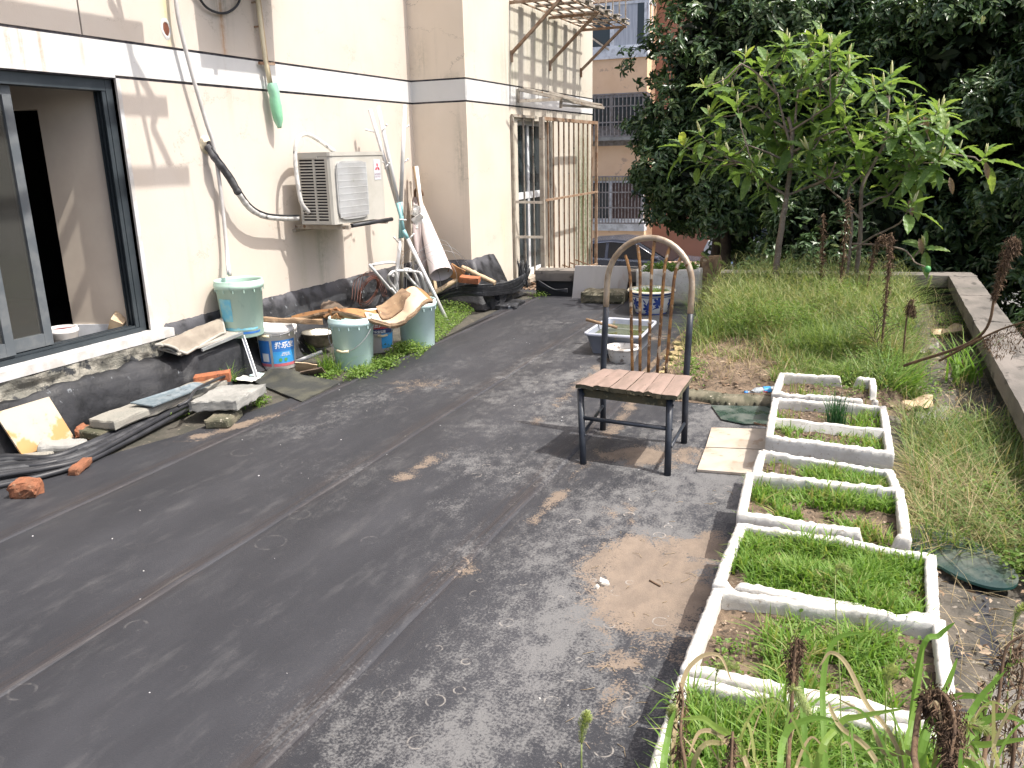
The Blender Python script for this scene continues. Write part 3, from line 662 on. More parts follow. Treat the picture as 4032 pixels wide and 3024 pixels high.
# barred window of the bay
w = MB(); xi = XB-.10
w.box((xi-.04, BY0, BZ1-.05), (xi, BY1, BZ1)); w.box((xi-.04, BY0, BZ0), (xi, BY1, BZ0+.05)); w.box((xi-.04, BY0, BZ0+.051), (xi, BY0+.05, BZ1-.051)); w.box((xi-.04, BY1-.05, BZ0+.051), (xi, BY1, BZ1-.051)); w.box((xi-.04, (BY0+BY1)/2-.03, BZ0+.051), (xi, (BY0+BY1)/2+.03, BZ1-.051)); w.box((xi-.04, BY0+.051, 1.02), (xi+.003, BY1-.051, 1.10))
wb = w.build('window', 'white_frame', house)
for a, b_, zz0, zz1 in ((BY0+.05, 9.74, BZ0+.05, 1.02), (9.81, BY1-.05, BZ0+.05, 1.02), (BY0+.05, 9.74, 1.10, BZ1-.05), (9.81, BY1-.05, 1.10, BZ1-.05)):
    g = MB(); g.box((xi-.025, a+.001, zz0+.001), (xi-.015, b_-.001, zz1-.001)); g.build('pane', 'pane', wb)
m = MB(); m.box((XB-.13, BY0, BZ0-.05), (XB+.10, BY1, BZ0-.002)); m.build('window_ledge', 'cream_tile', house)
# projecting steel cage with its leaf standing open
cage = thing('window_cage', (0, 0, 0), 'rusty steel security cage standing off the far cream wall window', 'window cage')
CX = XB+.30
def bar(a, b, w, parent, mt='steel_grey', nm='bar', h=None):
    m = MB(); m.beam(a, b, w, h or w); return m.build(nm, mt, parent)
cz0, cz1 = PY(2062, 1130, 9.2).z, 1.97
y0c, y1c = 9.0, 11.35
cz0 = .02
for y in (y0c,): bar((XB+.02, y, cz0-.04), (XB+.02, y, cz1), .03, cage, nm='post')
bar((XB+.02, y0c, cz1), (XB+.02, 9.75, cz1), .03, cage, nm='rail')
bar((XB+.28, y0c+.25, cz0-.12), (XB+.28, y0c+.25, cz1-.02), .05, cage, nm='post')
bar((XB+.28, y0c+.28, cz1-.035), (XB+.28, y1c, cz1-.035), .04, cage, 'steel_rust', nm='rail')
bar((XB+.28, y1c, cz0-.12), (XB+.28, y1c, cz1-.02), .035, cage, 'steel_rust', nm='post')
for k in range(11): y = y0c+.25+.19*(k+1); bar((XB+.28, y, cz0-.1), (XB+.28, y, cz1-.055), .017, cage, 'steel_rust')
for z in (.62, 1.02): bar((XB+.02, y0c+.012, z), (XB+.28, y0c+.23, z-.02), .028, cage, nm='rail')
for z in (1.02, .02): bar((XB+.297, y0c+.28, z), (XB+.297, y1c, z), .025, cage, 'steel_rust', nm='rail')
for k in range(8):
    y = y0c+.3+.28*k; bar((XB+.005, y, cz0+.06), (XB+.28, y, cz0-.03), .016, cage, 'steel_rust')
for k in range(5): bar((XB+.02, y0c+.03+.3*k, cz0+.02+.02*k), (XB+.02, y0c+.03+.3*k, cz1-.02), .016, cage)
for k in range(4): bar((XB+.05+.06*k, y0c+.06, cz0-.02), (XB+.05+.06*k, y1c, cz0-.06), .016, cage, 'steel_rust', nm='floor_bar')
# light rack just above it
rk = thing('window_awning_frame', (0, 0, 0), 'bent grey metal awning frame just over the barred window', 'awning frame')
p = [PX(2040, 352, XB+.02), PX(2215, 395, XB+.45), PX(2375, 425, XB+.55)]
bar(PX(2040, 350, XB+.02), PX(2040, 402, XB+.02), .03, rk); bar(PX(2042, 398, XB+.03), PX(2214, 390, XB+.40), .035, rk); bar(PX(2042, 352, XB+.03), PX(2214, 390, XB+.40), .03, rk)
bar(PX(2210, 393, XB+.40), PX(2376, 425, XB+.62), .03, rk); bar(PX(2210, 415, XB+.38), PX(2376, 425, XB+.62), .025, rk); bar(PX(2210, 385, XB+.38), PX(2208, 425, XB+.38), .03, rk)
for a, b_ in (((2120, 372), (2370, 412)), ((2060, 345), (2330, 408)), ((2160, 360), (2372, 418))): bar(PX(*a, XB+.2), PX(*b_, XB+.6), .018, rk)
# slatted ledge on raking brackets, high on the bay
sh = thing('bracket_shelf', (0, 0, 0), 'rusty steel bracket shelf with slats high on the far cream wall', 'bracket shelf')
sy0, sy1, sx1 = 9.05, 11.5, XB+.62
sz = PX(2040, 18, XB).z
for f in (0, .5, 1.):
    y = sy0+(sy1-sy0)*f; zf = PX((2040, 2128, 2210)[int(f*2)], (218, 240, 258)[int(f*2)], XB).z
    bar((XB+.01, y, zf), (sx1, y, sz), .035, sh, 'steel_rust', 'bracket', .03); bar((XB+.002, y, sz-.015), (sx1+.02, y, sz-.015), .03, sh, 'steel_rust', 'bearer')
    bar((XB+.012, y, zf-.09), (XB+.012, y, zf+.03), .04, sh, 'steel_rust', 'fixing_plate', .02)
for k in range(5): x_ = XB+.05+k*.135; bar((x_, sy0-.02, sz+.014), (x_, sy1+.1, sz+.014), .014, sh, 'steel_rust', 'slat')
for k in range(8): y = sy0+k*.34; bar((XB, y, sz+.032), (sx1+.05, y, sz+.032), .012, sh, 'steel_grey', 'cross_bar')
for k in range(6): y = sy0+.25+k*.38; m = MB(); m.box((XB+.04, y, sz+.042), (sx1+.10, y+.16, sz+.05)); m.build('slat', 'white_board', sh)
bar((sx1+.02, sy0-.02, sz+.03), (sx1+.02, sy1+.1, sz+.03), .03, sh, nm='rail'); bar((sx1+.02, sy0, sz+.35), (sx1+.02, sy1+.1, sz+.35), .03, sh, nm='rail')
for k in range(9): y = sy0+k*.3; bar((sx1+.02, y, sz+.04), (sx1+.02, y, sz+.33), .014, sh, nm='upright')
# above the frame: the upstairs condenser and clothes rack that throw their shade on the wall
def lift(px, py, w): p = PX(px, py, XW); k = w/SUN.x; return p+V((SUN.x, SUN.y, SUN.z))*k
ua = lift(800, 270, .42); ub = lift(1060, 320, .42)
up = thing('upper_aircon', (0, 0, 0), 'outdoor aircon unit on the wall above the black cable loop, over the frame', 'air conditioner')
m = MB(); m.box((XW+.10, ua.y-.02, ua.z), (XW+.42, ua.y+.80, ua.z+.55)); m.build('body', 'aircon_body', up)
m = MB(); m.box((XW+.0, ua.y+.1, ua.z-.04), (XW+.42, ua.y+.14, ua.z-.002)); m.box((XW+.0, ua.y+.6, ua.z-.04), (XW+.42, ua.y+.64, ua.z-.002)); m.build('bracket', 'steel_rust', up)
ra = thing('clothes_rack', (0, 0, 0), 'clothes drying rack of flat rails on the wall above the big window, over the frame', 'drying rack')
for (px, py, w) in ((565, 132, .62), (660, 422, .95), (745, 690, 1.25)):
    e = lift(px, py, w); bar(e, (e.x, 1.2, e.z), .05, ra, 'steel_grey', 'rail', .05)
pts = [(430, 0, .5), (505, 145, .62), (520, 240, .74), (620, 422, .95), (600, 500, 1.02), (690, 690, 1.25)]
for a, b_ in zip(pts[:-1], pts[1:]): bar(lift(*a), lift(*b_), .035, ra, 'steel_grey', 'strut', .03)
e = lift(565, 132, .62); e2 = lift(745, 690, 1.25); bar((XW, e.y-.3, e.z-.3), (e2.x, e2.y-.3, e2.z), .03, ra, 'steel_grey', 'strut')

# ------------------------------------------------------------ air conditioner on the wall
ac = thing('air_conditioner', (-4.1, 5.7, 1.03), 'beige outdoor aircon unit with ribbed white grille mounted on the cream wall', 'air conditioner')
ax0, ax1 = -4.27, -3.95; ay0, ay1 = 5.68, 6.48; az0, az1 = 1.035, 1.60
m = MB()
pl = [(ax0, ay0), (ax1-.03, ay0), (ax1-.009, ay0+.009), (ax1, ay0+.03), (ax1, ay1-.03), (ax1-.009, ay1-.009), (ax1-.03, ay1), (ax0, ay1)]
# the near end is an open louvred frame: body without that face
n = len(pl); vs = [(x, y, az0) for x, y in pl]+[(x, y, az1-.03) for x, y in pl]
m.add(vs, [tuple(range(n))]+[(i, (i+1) % n, n+(i+1) % n, n+i) for i in range(1, n)]); m.build('body', 'aircon_body', ac)
m = MB(); m.prism([(x+(-.004 if x == ax0 else .006), y+(-.006 if y < 6 else .006)) for x, y in pl], 2, az1-.03, az1); m.build('lid', 'aircon_body', ac)
m = MB(); m.box((ax0+.01, ay0+.012, az0+.01), (ax1-.035, ay0+.02, az1-.04)); m.build('coil', 'aircon_dark', ac)
ex = [ax0, ax0+.022, (ax0+ax1)/2-.012, (ax0+ax1)/2+.008, ax1-.055, ax1-.028]
m = MB()
for a, b in ((0, 1), (2, 3), (4, 5)): m.box((ex[a], ay0-.002, az0+.001), (ex[b], ay0+.008, az1-.031))
m.box((ax0, ay0-.0025, az0+.001), (ax1-.03, ay0+.008, az0+.03)); m.box((ax0, ay0-.0025, az1-.055), (ax1-.03, ay0+.008, az1-.031)); m.build('end_frame', 'aircon_body', ac)
for k in range(20):
    z = az0+.044+k*.0233
    m = MB(); m.box((ax0+.02, ay0-.004, z), (ax1-.05, ay0+.006, z+.010)); m.build('louvre', 'aircon_body', ac)
m = MB(); m.box((ax0+.03, ay0-.012, az1-.047), (ax0+.20, ay0-.004, az1-.028)); m.build('handle', 'aircon_body', ac)
# front grille
gy0, gy1, gz0, gz1 = ay0+.045, ay0+.50, az0+.03, az1-.07
m = MB()
P = []
for k in range(28):
    a = 2*math.pi*k/28; cx, cy = math.cos(a), math.sin(a)
    P.append(((gy0+gy1)/2+(gy1-gy0)/2*abs(cx)**.35*(1 if cx > 0 else -1), (gz0+gz1)/2+(gz1-gz0)/2*abs(cy)**.35*(1 if cy > 0 else -1)))
m.prism([(y, z) for y, z in P], 0, ax1+.001, ax1+.016); g = m.build('fan_grille', 'grille_back', ac)
m = MB()
for k in range(30):
    y = gy0+.02+k*(gy1-gy0-.04)/29; m.box((ax1+.0162, y-.0042, gz0+.02), (ax1+.021, y+.0042, gz1-.015))
m.build('grille_rib', 'aircon_grille', g)
for k in range(8):
    z = gz0+.05+k*.052; m = MB(); m.box((ax1+.0163, gy0+.012, z-.0018), (ax1+.0222, gy1-.012, z+.0018)); m.build('grille_bar', 'aircon_grille', g)
# badge: three lozenges over two words
by, bz = ay1-.115, az1-.15
m = MB(); m.box((ax1+.001, by-.052, bz-.085), (ax1+.003, by+.052, bz+.085)); bd = m.build('badge', 'logo_grey', ac)
m = MB(); q = .024; cz = bz+.018
def loz(cy_, cz_, a):
    c_, s_ = math.cos(a), math.sin(a); L = q*1.732
    pts = [(0, 0), (q*.5, L*.5), (0, L), (-q*.5, L*.5)]
    m.prism([(cy_+x*c_-y*s_, cz_+x*s_+y*c_) for x, y in pts], 0, ax1+.0032, ax1+.0046)
for a in (0, 2*math.pi/3, -2*math.pi/3): loz(by, cz, a)
m.build('emblem', 'logo_red', bd)
for txt, dz in (('MITSUBISHI', -.045), ('ELECTRIC', -.066)):
    vs, fs = text_mesh(txt, .0185, .0004); m = MB(); m.add([(ax1+.0034, by+v[0], bz+dz+v[1]) for v in vs], fs); m.build('lettering', 'logo_text', bd)
br = MB()
for y in (ay0+.10, ay1-.12): br.box((XW+.0, y, az0-.045), (ax1+.06, y+.035, az0-.012))
br.box((XW+.001, ay0+.06, az0-.07), (XW+.03, ay1-.05, az0-.046)); br.build('bracket', 'steel_grey', ac)
t = MB(); t.tube([(ax1+.05, ay0+.16, az0-.02), (ax1+.06, ay1-.02, az0-.015)], .018, 10); t.build('support_bar', 'black_rubber', ac)
# hoses
def tubething(name, pts, r, mt, label, cat, n=8, sp=6, group=None):
    m = MB(); m.tube(smooth_path(pts, sp) if sp else pts, r, n); return tag(m.build(name, mt), label, cat, group)
H0 = PX(815, 570, XW+.01)
sl_ = thing('wall_sleeve', H0, 'round cream wall sleeve where the aircon hoses leave the wall', 'wall sleeve')
RX = Matrix.Rotation(math.pi/2, 4, 'Y')
m = MB(); m.lathe([(.0, .03), (.03, .03), (.034, .012), (.06, .010), (.064, .0)], H0-V((.01, 0, 0)), 28, RX); m.build('collar', 'cream_plastic', sl_)
m = MB(); m.lathe([(.0, .032), (.028, .032)], H0-V((.01, 0, 0)), 20, RX); m.build('opening', 'aircon_dark', sl_)
hs = thing('aircon_hose', H0, 'sagging foam wrapped hose from the wall sleeve to the aircon, black then white', 'hose')
pp = [PX(818, 575, XW+.03), PX(850, 625, XW+.09), PX(905, 700, XW+.11), PX(940, 760, XW+.12), PX(985, 820, XW+.12), PX(1040, 850, XW+.12), PX(1110, 858, XW+.12), PX(1172, 858, XW+.13)]
sp = smooth_path(pp, 8); k = 24
m = MB(); m.tube(sp[:k+1], [.028+.006*mn.noise(V((i*.5, 0, 0))) for i in range(k+1)], 10); m.build('wrapped_end', 'black_wrap', hs)
m = MB(); m.tube(sp[k:], [.024+.004*mn.noise(V((i*.9, 3, 0))) for i in range(len(sp)-k)], 10); m.build('foam_sleeve', 'foam_wrap', hs)
m = MB(); m.tube([p+V((.02, -.005, .02)) for p in sp[3:]], .007, 6); m.build('black_cable', 'black_rubber', hs)
tubething('aircon_loop_hose', [(-4.15, 6.05, 1.60), (-4.24, 5.95, 1.70), (-4.25, 5.80, 1.745), (-4.23, 5.66, 1.70), (-4.22, 5.60, 1.58), (-4.21, 5.585, 1.40), (-4.20, 5.60, 1.22), (-4.18, 5.66, 1.13)], [.017]*49, 'foam_wrap', 'wrapped pipe looping over the top and near end of the aircon', 'pipe')
# conduits down the wall
tubething('conduit_pipe', [PX(682, -120, XW+.07), PX(700, 60, XW+.07), PX(745, 250, XW+.07), PX(808, 470, XW+.07), PX(840, 570, XW+.07), PX(862, 700, XW+.06), PX(880, 850, XW+.06), PX(893, 980, XW+.07), PX(905, 1085, XW+.12)], .014, 'grey_conduit', 'long thin grey conduit pipe running down the wall into the tall teal bucket', 'pipe')
tubething('drain_hose', [PX(845, 620, XW+.05), PX(858, 680, XW+.05), PX(874, 800, XW+.045), PX(888, 960, XW+.06), PX(897, 1080, XW+.12)], .009, 'alu_profile', 'thin pale drain hose from the wall sleeve down beside the grey conduit', 'hose')
vt = thing('downpipe', PX(1040, 200, XW+.04), 'thin cream downpipe with a green bottle on its end', 'pipe')
m = MB(); m.tube([PX(1004, -80, XW+.05), PX(1044, 235, XW+.05), PX(1062, 330, XW+.06)], .016, 10); m.build('cream_tube', 'cream_plastic', vt)
m = MB(); m.tube([PX(1012, -80, XW+.035), PX(1050, 235, XW+.035), PX(1068, 330, XW+.05)], .012, 10); m.build('tan_tube', 'wood_pale', vt)
m = MB(); m.beam(PX(1020, 248, XW+.03), PX(1080, 252, XW+.05), .02, .02); m.build('clip', 'steel_rust', vt)
for (px, py) in ((1002, 10), (1012, 106)): m = MB(); m.beam(PX(px-12, py, XW), PX(px+6, py-2, XW+.03), .012, .012); m.build('hook', 'steel_rust', vt)
# bottle cut open, upside down over the pipe end
a, b = PX(1073, 330, XW+.075), PX(1098, 486, XW+.075); dr = (b-a).normalized(); q = V((0, 0, 1)).rotation_difference(dr).to_matrix().to_4x4(); L = (b-a).length
bt = thing('green_bottle', a, 'crumpled green plastic bottle hanging upside down on the cream downpipe', 'bottle')
prof_b = [(.034, -.008), (.043, .02), (.044, .06), (.041, .085), (.045, .12), (.046, .18), (.044, .22), (.036, .27), (.02, .315), (.015, .33), (.015, L-.018)]
m = MB(); rows = []
for r, z in prof_b:
    row = []
    for j in range(20):
        an = 2*math.pi*j/20; rr = r*(1+.16*mn.noise(V((math.cos(an)*1.2, math.sin(an)*1.2, z*16)))); row.append(a+q.to_3x3() @ V((rr*math.cos(an), rr*math.sin(an), z)))
    rows.append(row)
m.loft(rows, closed_v=True); m.build('bottle_body', 'green_bottle', bt)
m = MB(); m.lathe([(.0, L), (.018, L), (.018, L-.02), (.0, L-.02)], a, 16, q); m.build('cap', 'label_green', bt)
tubething('cable_loop', [PX(740, -90, XW+.03), PX(778, -20, XW+.03), PX(812, 28, XW+.03), PX(862, 51, XW+.03), (PX(905, 45, XW+.03)), PX(940, 10, XW+.03), PX(955, -60, XW+.03)], .009, 'black_rubber', 'black cable loop hanging on the wall at the top edge', 'cable')

# ------------------------------------------------------------ buckets
def bucket(loc, h, rt, rb, mt, label, handle=None, lip=.06, parent_name='bucket', inner=None, fill=None, tilt=(0, 0, 0)):
    x, y, z = loc; t = thing(parent_name, loc, label, 'bucket')
    m = MB(); r = lambda u: rb+(rt-rb)*u
    m.lathe([(0, .004), (rb-.008, .004), (rb-.004, 0), (rb, .006), (r(1-lip/h), h-lip-.004), (r(1-lip/h)+.012, h-lip), (r(1)+.013, h-.024), (r(1)+.006, h-.02), (r(1)+.007, h-.006), (r(1)+.003, h), (r(1)-.004, h-.002), (r(1)-.006, h-.02), (rb-.004, .02), (0, .018)], loc, 48)
    m.build('bucket_body', mt, t)
    m = MB()
    for k in range(14):
        a = 2*math.pi*k/14; rr = r(1-lip/h)+.004; m.box((-.003, 0, h-lip-.022), (.003, .008, h-lip), Matrix.Translation(loc) @ Matrix.Rotation(a, 4, 'Z') @ Matrix.Translation((0, rr, 0)))
    m.build('lip_rib', mt, t)
    if handle:
        a0, drop = handle; c, s_ = math.cos(a0), math.sin(a0); pts = []
        for k in range(25):
            u = math.pi*k/24; d = math.cos(u)*(rt+.016); f = math.sin(u)
            out = f*(rt*.98+.012); zz = h-lip*.7-f*drop
            pts.append((x+c*d-s_*out, y+s_*d+c*out, z+zz))
        m = MB(); m.tube(pts, .0028, 6); m.build('bail', 'wire_grey', t)
        m = MB(); m.tube([V(pts[10]), V(pts[12])+V((0, 0, -.001)), V(pts[14])], .010, 10); m.build('grip', 'cream_plastic', t)
    if fill: m = MB(); m.lathe([(0, fill[0]), (r(.9)-.01, fill[0])], loc, 32); m.build('contents', fill[1], t)
    return t, r
def wrap(m, loc, rf, a0, poly, e, h):
    """flat (u, w) outline -> on a conical bucket side, u metres round, w height"""
    pass
def patch(t, loc, rf, h, a0, a1, z0, z1, mt, nm='label', e=.0015, n=14, rough=0.):
    m = MB(); rows = []
    for k in range(n+1):
        a = a0+(a1-a0)*k/n; rows.append([(loc[0]+(rf(zz/h)+e)*math.cos(a), loc[1]+(rf(zz/h)+e)*math.sin(a), loc[2]+zz) for zz in (z0+rough*mn.noise(V((a*9, 1, 0))), z1+rough*mn.noise(V((a*9, 5, 0))))])
    m.loft(rows); return m.build(nm, mt, t)
def lettering(t, loc, rf, h, ac_, zc, body, size, mt, e=.003, bold=.001):
    vs, fs = text_mesh(body, size, bold); m = MB(); out = []
    for v in vs:
        zz = zc+v[1]; r_ = rf(zz/h)+e; a = ac_+v[0]/r_; out.append((loc[0]+r_*math.cos(a), loc[1]+r_*math.sin(a), loc[2]+zz))
    m.add(out, fs); return m.build('lettering', mt, t)
def toward(loc): return math.atan2(-loc[1], -loc[0])       # azimuth facing the camera's side
# teal bucket against the wall
l1 = (-4.215, 4.79, .30); h1 = .415
c1 = toward(l1)
t, rf = bucket(l1, h1, .166, .142, 'teal_plastic', 'tall teal green bucket against the cream wall with the grey conduit in it', fill=(.30, 'murky_water'))
patch(t, l1, rf, h1, c1-1.15, c1-.45, .125, .29, 'pale_blue_print', 'faded_print', rough=.004)
patch(t, l1, rf, h1, c1-1.2, c1+.75, .058, .075, 'pale_blue_print', 'faded_print', .0012, rough=.012)
patch(t, l1, rf, h1, c1-1.1, c1+.9, .030, .046, 'blue_print', 'faded_print', .0022, rough=.008)
# plaster bucket below it
l2 = (-3.98, 5.16, .0); h2 = .30
l2 = tuple(G(1082, 1462, .0)+V((-.06, .13, 0))); h2 = .345; c2 = toward(l2)
t, rf = bucket(l2, h2, .148, .128, 'white_plastic', 'white plaster bucket with a blue label, under the tall teal bucket', handle=(c2-1.57-.6, .03), fill=(.30, 'white_plastic'))
patch(t, l2, rf, h2, c2-1.25, c2-.42, .055, .235, 'label_blue', 'side_label')
patch(t, l2, rf, h2, c2-.28, c2+1.1, .148, .235, 'label_blue'); patch(t, l2, rf, h2, c2-.28, c2+1.1, .055, .1475, 'label_cyan')
patch(t, l2, rf, h2, c2-1.25, c2-.42, .032, .054, 'label_pink', 'stripe'); patch(t, l2, rf, h2, c2-.28, c2+1.1, .032, .054, 'label_pink', 'stripe')
patch(t, l2, rf, h2, c2-.95, c2-.52, .07, .135, 'print_white', 'blank_square', .003)
lettering(t, l2, rf, h2, c2+.42, .178, '批乐宝', .052, 'print_white', bold=.0016)
lettering(t, l2, rf, h2, c2+.42, .128, '· 细腻环保\n· 耐水易施工', .015, 'print_white', bold=.0002)
for a in (.12, .42):
    vs = [(math.cos(k*.628)*.014, math.sin(k*.628)*.014) for k in range(10)]; m = MB(); m.add([(l2[0]+(rf(.25)+.003)*math.cos(c2+a+u/.14), l2[1]+(rf(.25)+.003)*math.sin(c2+a+u/.14), l2[2]+.083+w_) for u, w_ in vs], [tuple(range(10))]); m.build('seal', 'label_green', t)
# aqua bucket in front with a bail handle
l3 = tuple(G(1385, 1462, 0)+V((-.05, .12, 0))); h3 = .40; c3 = toward(l3)
t, rf = bucket(l3, h3, .165, .140, 'aqua_plastic', 'pale aqua bucket with a wire bail handle, nearest of the row by the weeds', handle=(c3-.5-1.57, .20))
# red and blue paint bucket
l4 = tuple(G(1500, 1395, 0)+V((-.1, .12, 0))); h4 = .33; c4 = toward(l4)
t, rf = bucket(l4, h4, .14, .125, 'white_plastic', 'paint bucket with red and navy label, between the two aqua buckets', handle=(c4-1.57+.3, .14))
patch(t, l4, rf, h4, c4-1.2, c4+1.2, .205, .262, 'label_red'); patch(t, l4, rf, h4, c4-1.3, c4+1.1, .165, .2045, 'label_navy')
patch(t, l4, rf, h4, c4-1.6, c4-.75, .06, .1645, 'label_navy', 'side_label'); patch(t, l4, rf, h4, c4+.25, c4+1.2, .04, .1645, 'label_cyan', 'side_label')
lettering(t, l4, rf, h4, c4+.12, .222, '立邦', .038, 'print_white'); lettering(t, l4, rf, h4, c4+.1, .173, '批乐宝墙面', .024, 'print_white', bold=.0005)
sq = [(-.045, .212), (-.008, .212), (-.008, .25), (-.045, .25)]
m = MB(); m.tube([(l4[0]+(rf(.7)+.004)*math.cos(c4-.28+u/.14), l4[1]+(rf(.7)+.004)*math.sin(c4-.28+u/.14), l4[2]+w_) for u, w_ in [(0, .216), (.03, .216), (.03, .248), (0, .248), (0, .216), (.008, .224), (.022, .224), (.022, .24), (.008, .24), (.008, .224)]], .0012, 4); m.build('emblem', 'print_white', t)
l5 = tuple(G(1640, 1375, 0)+V((-.05, .12, 0))); h5 = .40
bucket(l5, h5, .16, .14, 'aqua_plastic', 'pale aqua bucket at the far end, under the drooping board')
# the warped board across them
rows_t, rows_b = [], []
ptsb = [((1155, 1255), .36, .0), ((1240, 1238), .40, .0), ((1330, 1228), .43, .0), ((1400, 1240), .42, 0), ((1500, 1270), .36, 0), ((1565, 1275), .34, 0), ((1620, 1240), .40, 0), ((1670, 1190), .46, 0), ((1705, 1180), .46, 0)]
near = [V(G(px, py, z)) for (px, py), z, _ in ptsb]
near = smooth_path(near, 5)
far = [p+V((-.36, .36, .03+.03*math.sin(i/len(near)*3.1))) for i, p in enumerate(near)]
n = len(near)
for i in range(n):
    wd = .22+.78*min(1, max(0, (i/n-.30)/.35))
    row = []
    for j in range(12):
        t_ = j/11; p = near[i].lerp(far[i], t_*wd); p.z += .035*math.sin(t_*math.pi)*(-1 if i < n*.75 else .6)+.01*mn.noise(p*6)
        p += V((.02*mn.noise(V((i*.8, 0, j*.1))), .015*mn.noise(V((i*.9, 4, j*.1))), 0)) if j == 0 else V(Z0)
        row.append(p)
    rows_t.append(row)
bdg = thing('warped_board', near[0], 'warped brown board lying across the buckets with a peeling pale inner sheet', 'board')
m = MB(); th = V((0, 0, .022))
m.loft(rows_t); nb = len(rows_t); m.loft([[p-th for p in r][::-1] for r in rows_t]); m.build('board_face', 'board_brown', bdg)
m = MB(); m.loft([[r[0]+V((-.002, -.002, .004)), r[0]+V((.006, -.008, -.008-.004*R.random())), r[0]-th+V((-.003+.01*R.random(), -.002, -.006))] for r in rows_t], smooth=False); m.loft([[p+V((0, 0, .0)), p-th] for p in rows_t[-1]]); m.loft([[p, p-th] for p in rows_t[0]]); m.build('board_edge', 'ply_edge', bdg)
def sub(i0, i1, j0, j1, up_, nm, mt, wav=.006):
    m = MB(); rows = []
    for i in range(i0, i1):
        rows.append([rows_t[i][j]+V((0, 0, up_+wav*mn.noise(V((i, j, 2))))) for j in range(j0, j1)])
    m.loft(rows); m.loft([[p-V((0, 0, .006)) for p in r][::-1] for r in rows]); m.loft([[r[0], r[0]-V((0, 0, .006))] for r in rows], smooth=False); m.loft([[p, p-V((0, 0, .006))] for p in rows[0]], smooth=False); m.loft([[p, p-V((0, 0, .006))] for p in rows[-1]], smooth=False)
    return m.build(nm, mt, bdg)
sub(18, 38, 0, 10, .012, 'peeling_sheet', 'ply_inner'); sub(22, 34, 5, 12, .026, 'leather_flap', 'wood_old', .01)
m = MB()
for k in range(16):
    p = near[9]+V((R.uniform(-.05, .05), R.uniform(-.03, .05), R.uniform(-.05, .02))); m.rock(p, (.05, .03, .02), (R.random()*3, R.random()*3, R.random()*3), .006, 3)
m.build('splintered_end', 'board_brown', bdg)
m = MB(); m.rock(G(1235, 1262, .38)+V((-.19, -.05, .0)), (.5, .05, .035), (0, .08, .55), .010, 6); tag(m.build('rotten_plank', 'wood_old'), 'rotten grey plank end sticking out left of the warped board', 'plank')
# brown cloth behind, metal bowl, pipe
m = MB(); rows = []
c = G(1230, 1215, .30)+V((-.05, .15, 0))
for i in range(16):
    rows.append([c+V((-.22+.45*i/15, -.14+.28*j/11, .10*math.sin(math.pi*i/15)*math.sin(math.pi*j/11)**.6+.03*mn.noise(V((i*.4, j*.5, 1)))-.03)) for j in range(12)])
m.loft(rows); tag(m.build('crumpled_cloth', 'rust_brown_cloth'), 'crumpled brown cloth on the black skirting behind the board', 'cloth')
c = G(1250, 1400, 0)+V((-.03, .1, 0)); t = thing('metal_bowl', c, 'dull metal cooking pot half hidden behind the nearest aqua bucket', 'pot')
m = MB(); m.lathe([(0, .05), (.07, .055), (.12, .10), (.145, .17), (.15, .172), (.148, .18), (.138, .17), (.11, .11), (0, .07)], c, 32); m.build('bowl', 'metal_bowl', t)
m = MB(); m.rock(c+V((.05, -.03, .17)), (.14, .10, .03), (.3, .2, .4), .012, 4); m.build('rag', 'paper_scrap', t)
tubething('pipe_offcut', [G(1165, 1425, .03), G(1270, 1385, .09)], .016, 'white_tube', 'short white pipe offcut behind the plaster bucket', 'pipe', sp=0)
# folded mat and the thin board it lies on
mp = [G(700, 1392, .24), G(880, 1322, .30), G(980, 1298, .32)]
m = MB(); a, b = PX(700, 1392, -4.15), PX(965, 1305, -4.13); d = (b-a).normalized(); pr = V((-.20, .02, .02))
m.add([a, b, b+pr, a+pr, a-V((0, 0, .012)), b-V((0, 0, .012)), b+pr-V((0, 0, .012)), a+pr-V((0, 0, .012))], [(0, 1, 2, 3), (7, 6, 5, 4), (0, 4, 5, 1), (1, 5, 6, 2), (2, 6, 7, 3), (3, 7, 4, 0)])
tag(m.build('thin_sheet', 'mat_edge'), 'thin pale panel lying on the black skirting under the folded mat', 'panel')
m = MB(); m.beam(PX(795, 1378, -4.13), PX(955, 1312, -4.12), .014, .02); tag(m.build('metal_strip', 'alu_profile'), 'aluminium strip along the edge of the thin pale panel', 'metal strip')
mt_ = thing('folded_mat', PX(740, 1330, -4.2), 'folded beige quilted mat with piped edge beside the window sill', 'mat')
A, B_, C_, D_ = PX(612, 1356, -4.26), PX(735, 1388, -4.13), PX(885, 1302, -4.20), PX(870, 1252, -4.33)
rows, edge = [], []
for i in range(25):
    u = i/24; row = []
    for j in range(17):
        v_ = j/16; p = (A*(1-u)+B_*u)*(1-v_)+(D_*(1-u)+C_*u)*v_
        p = p+V((.02, -.02, .05))*math.sin(math.pi*min(1, u*1.15+.0))*(.55+.45*math.sin(math.pi*v_))
        qd = min(abs((u*2+v_*1.5) % 1-.5), abs((u*2-v_*1.5) % 1-.5)); p = p+V((0, 0, 1))*(-.010*max(0, 1-qd*14))
        row.append(p+V((0, 0, .005*mn.noise(p*20))))
    rows.append(row)
m = MB(); m.loft(rows); m.loft([[p-V((.004, 0, .014)) for p in r][::-1] for r in rows]); m.build('quilt', 'mat_fabric', mt_)
rim = rows[0]+[r[-1] for r in rows[1:]]+rows[-1][::-1][1:]+[r[0] for r in rows[::-1][1:]]
m = MB(); m.tube([p-V((.002, 0, .007)) for p in rim], .010, 6); m.build('piped_edge', 'mat_edge', mt_)
m = MB(); m.loft([[p+V((-.02, 0, -.035)) for p in r[:9]] for r in rows[:22]]); m.build('under_fold', 'mat_edge', mt_)
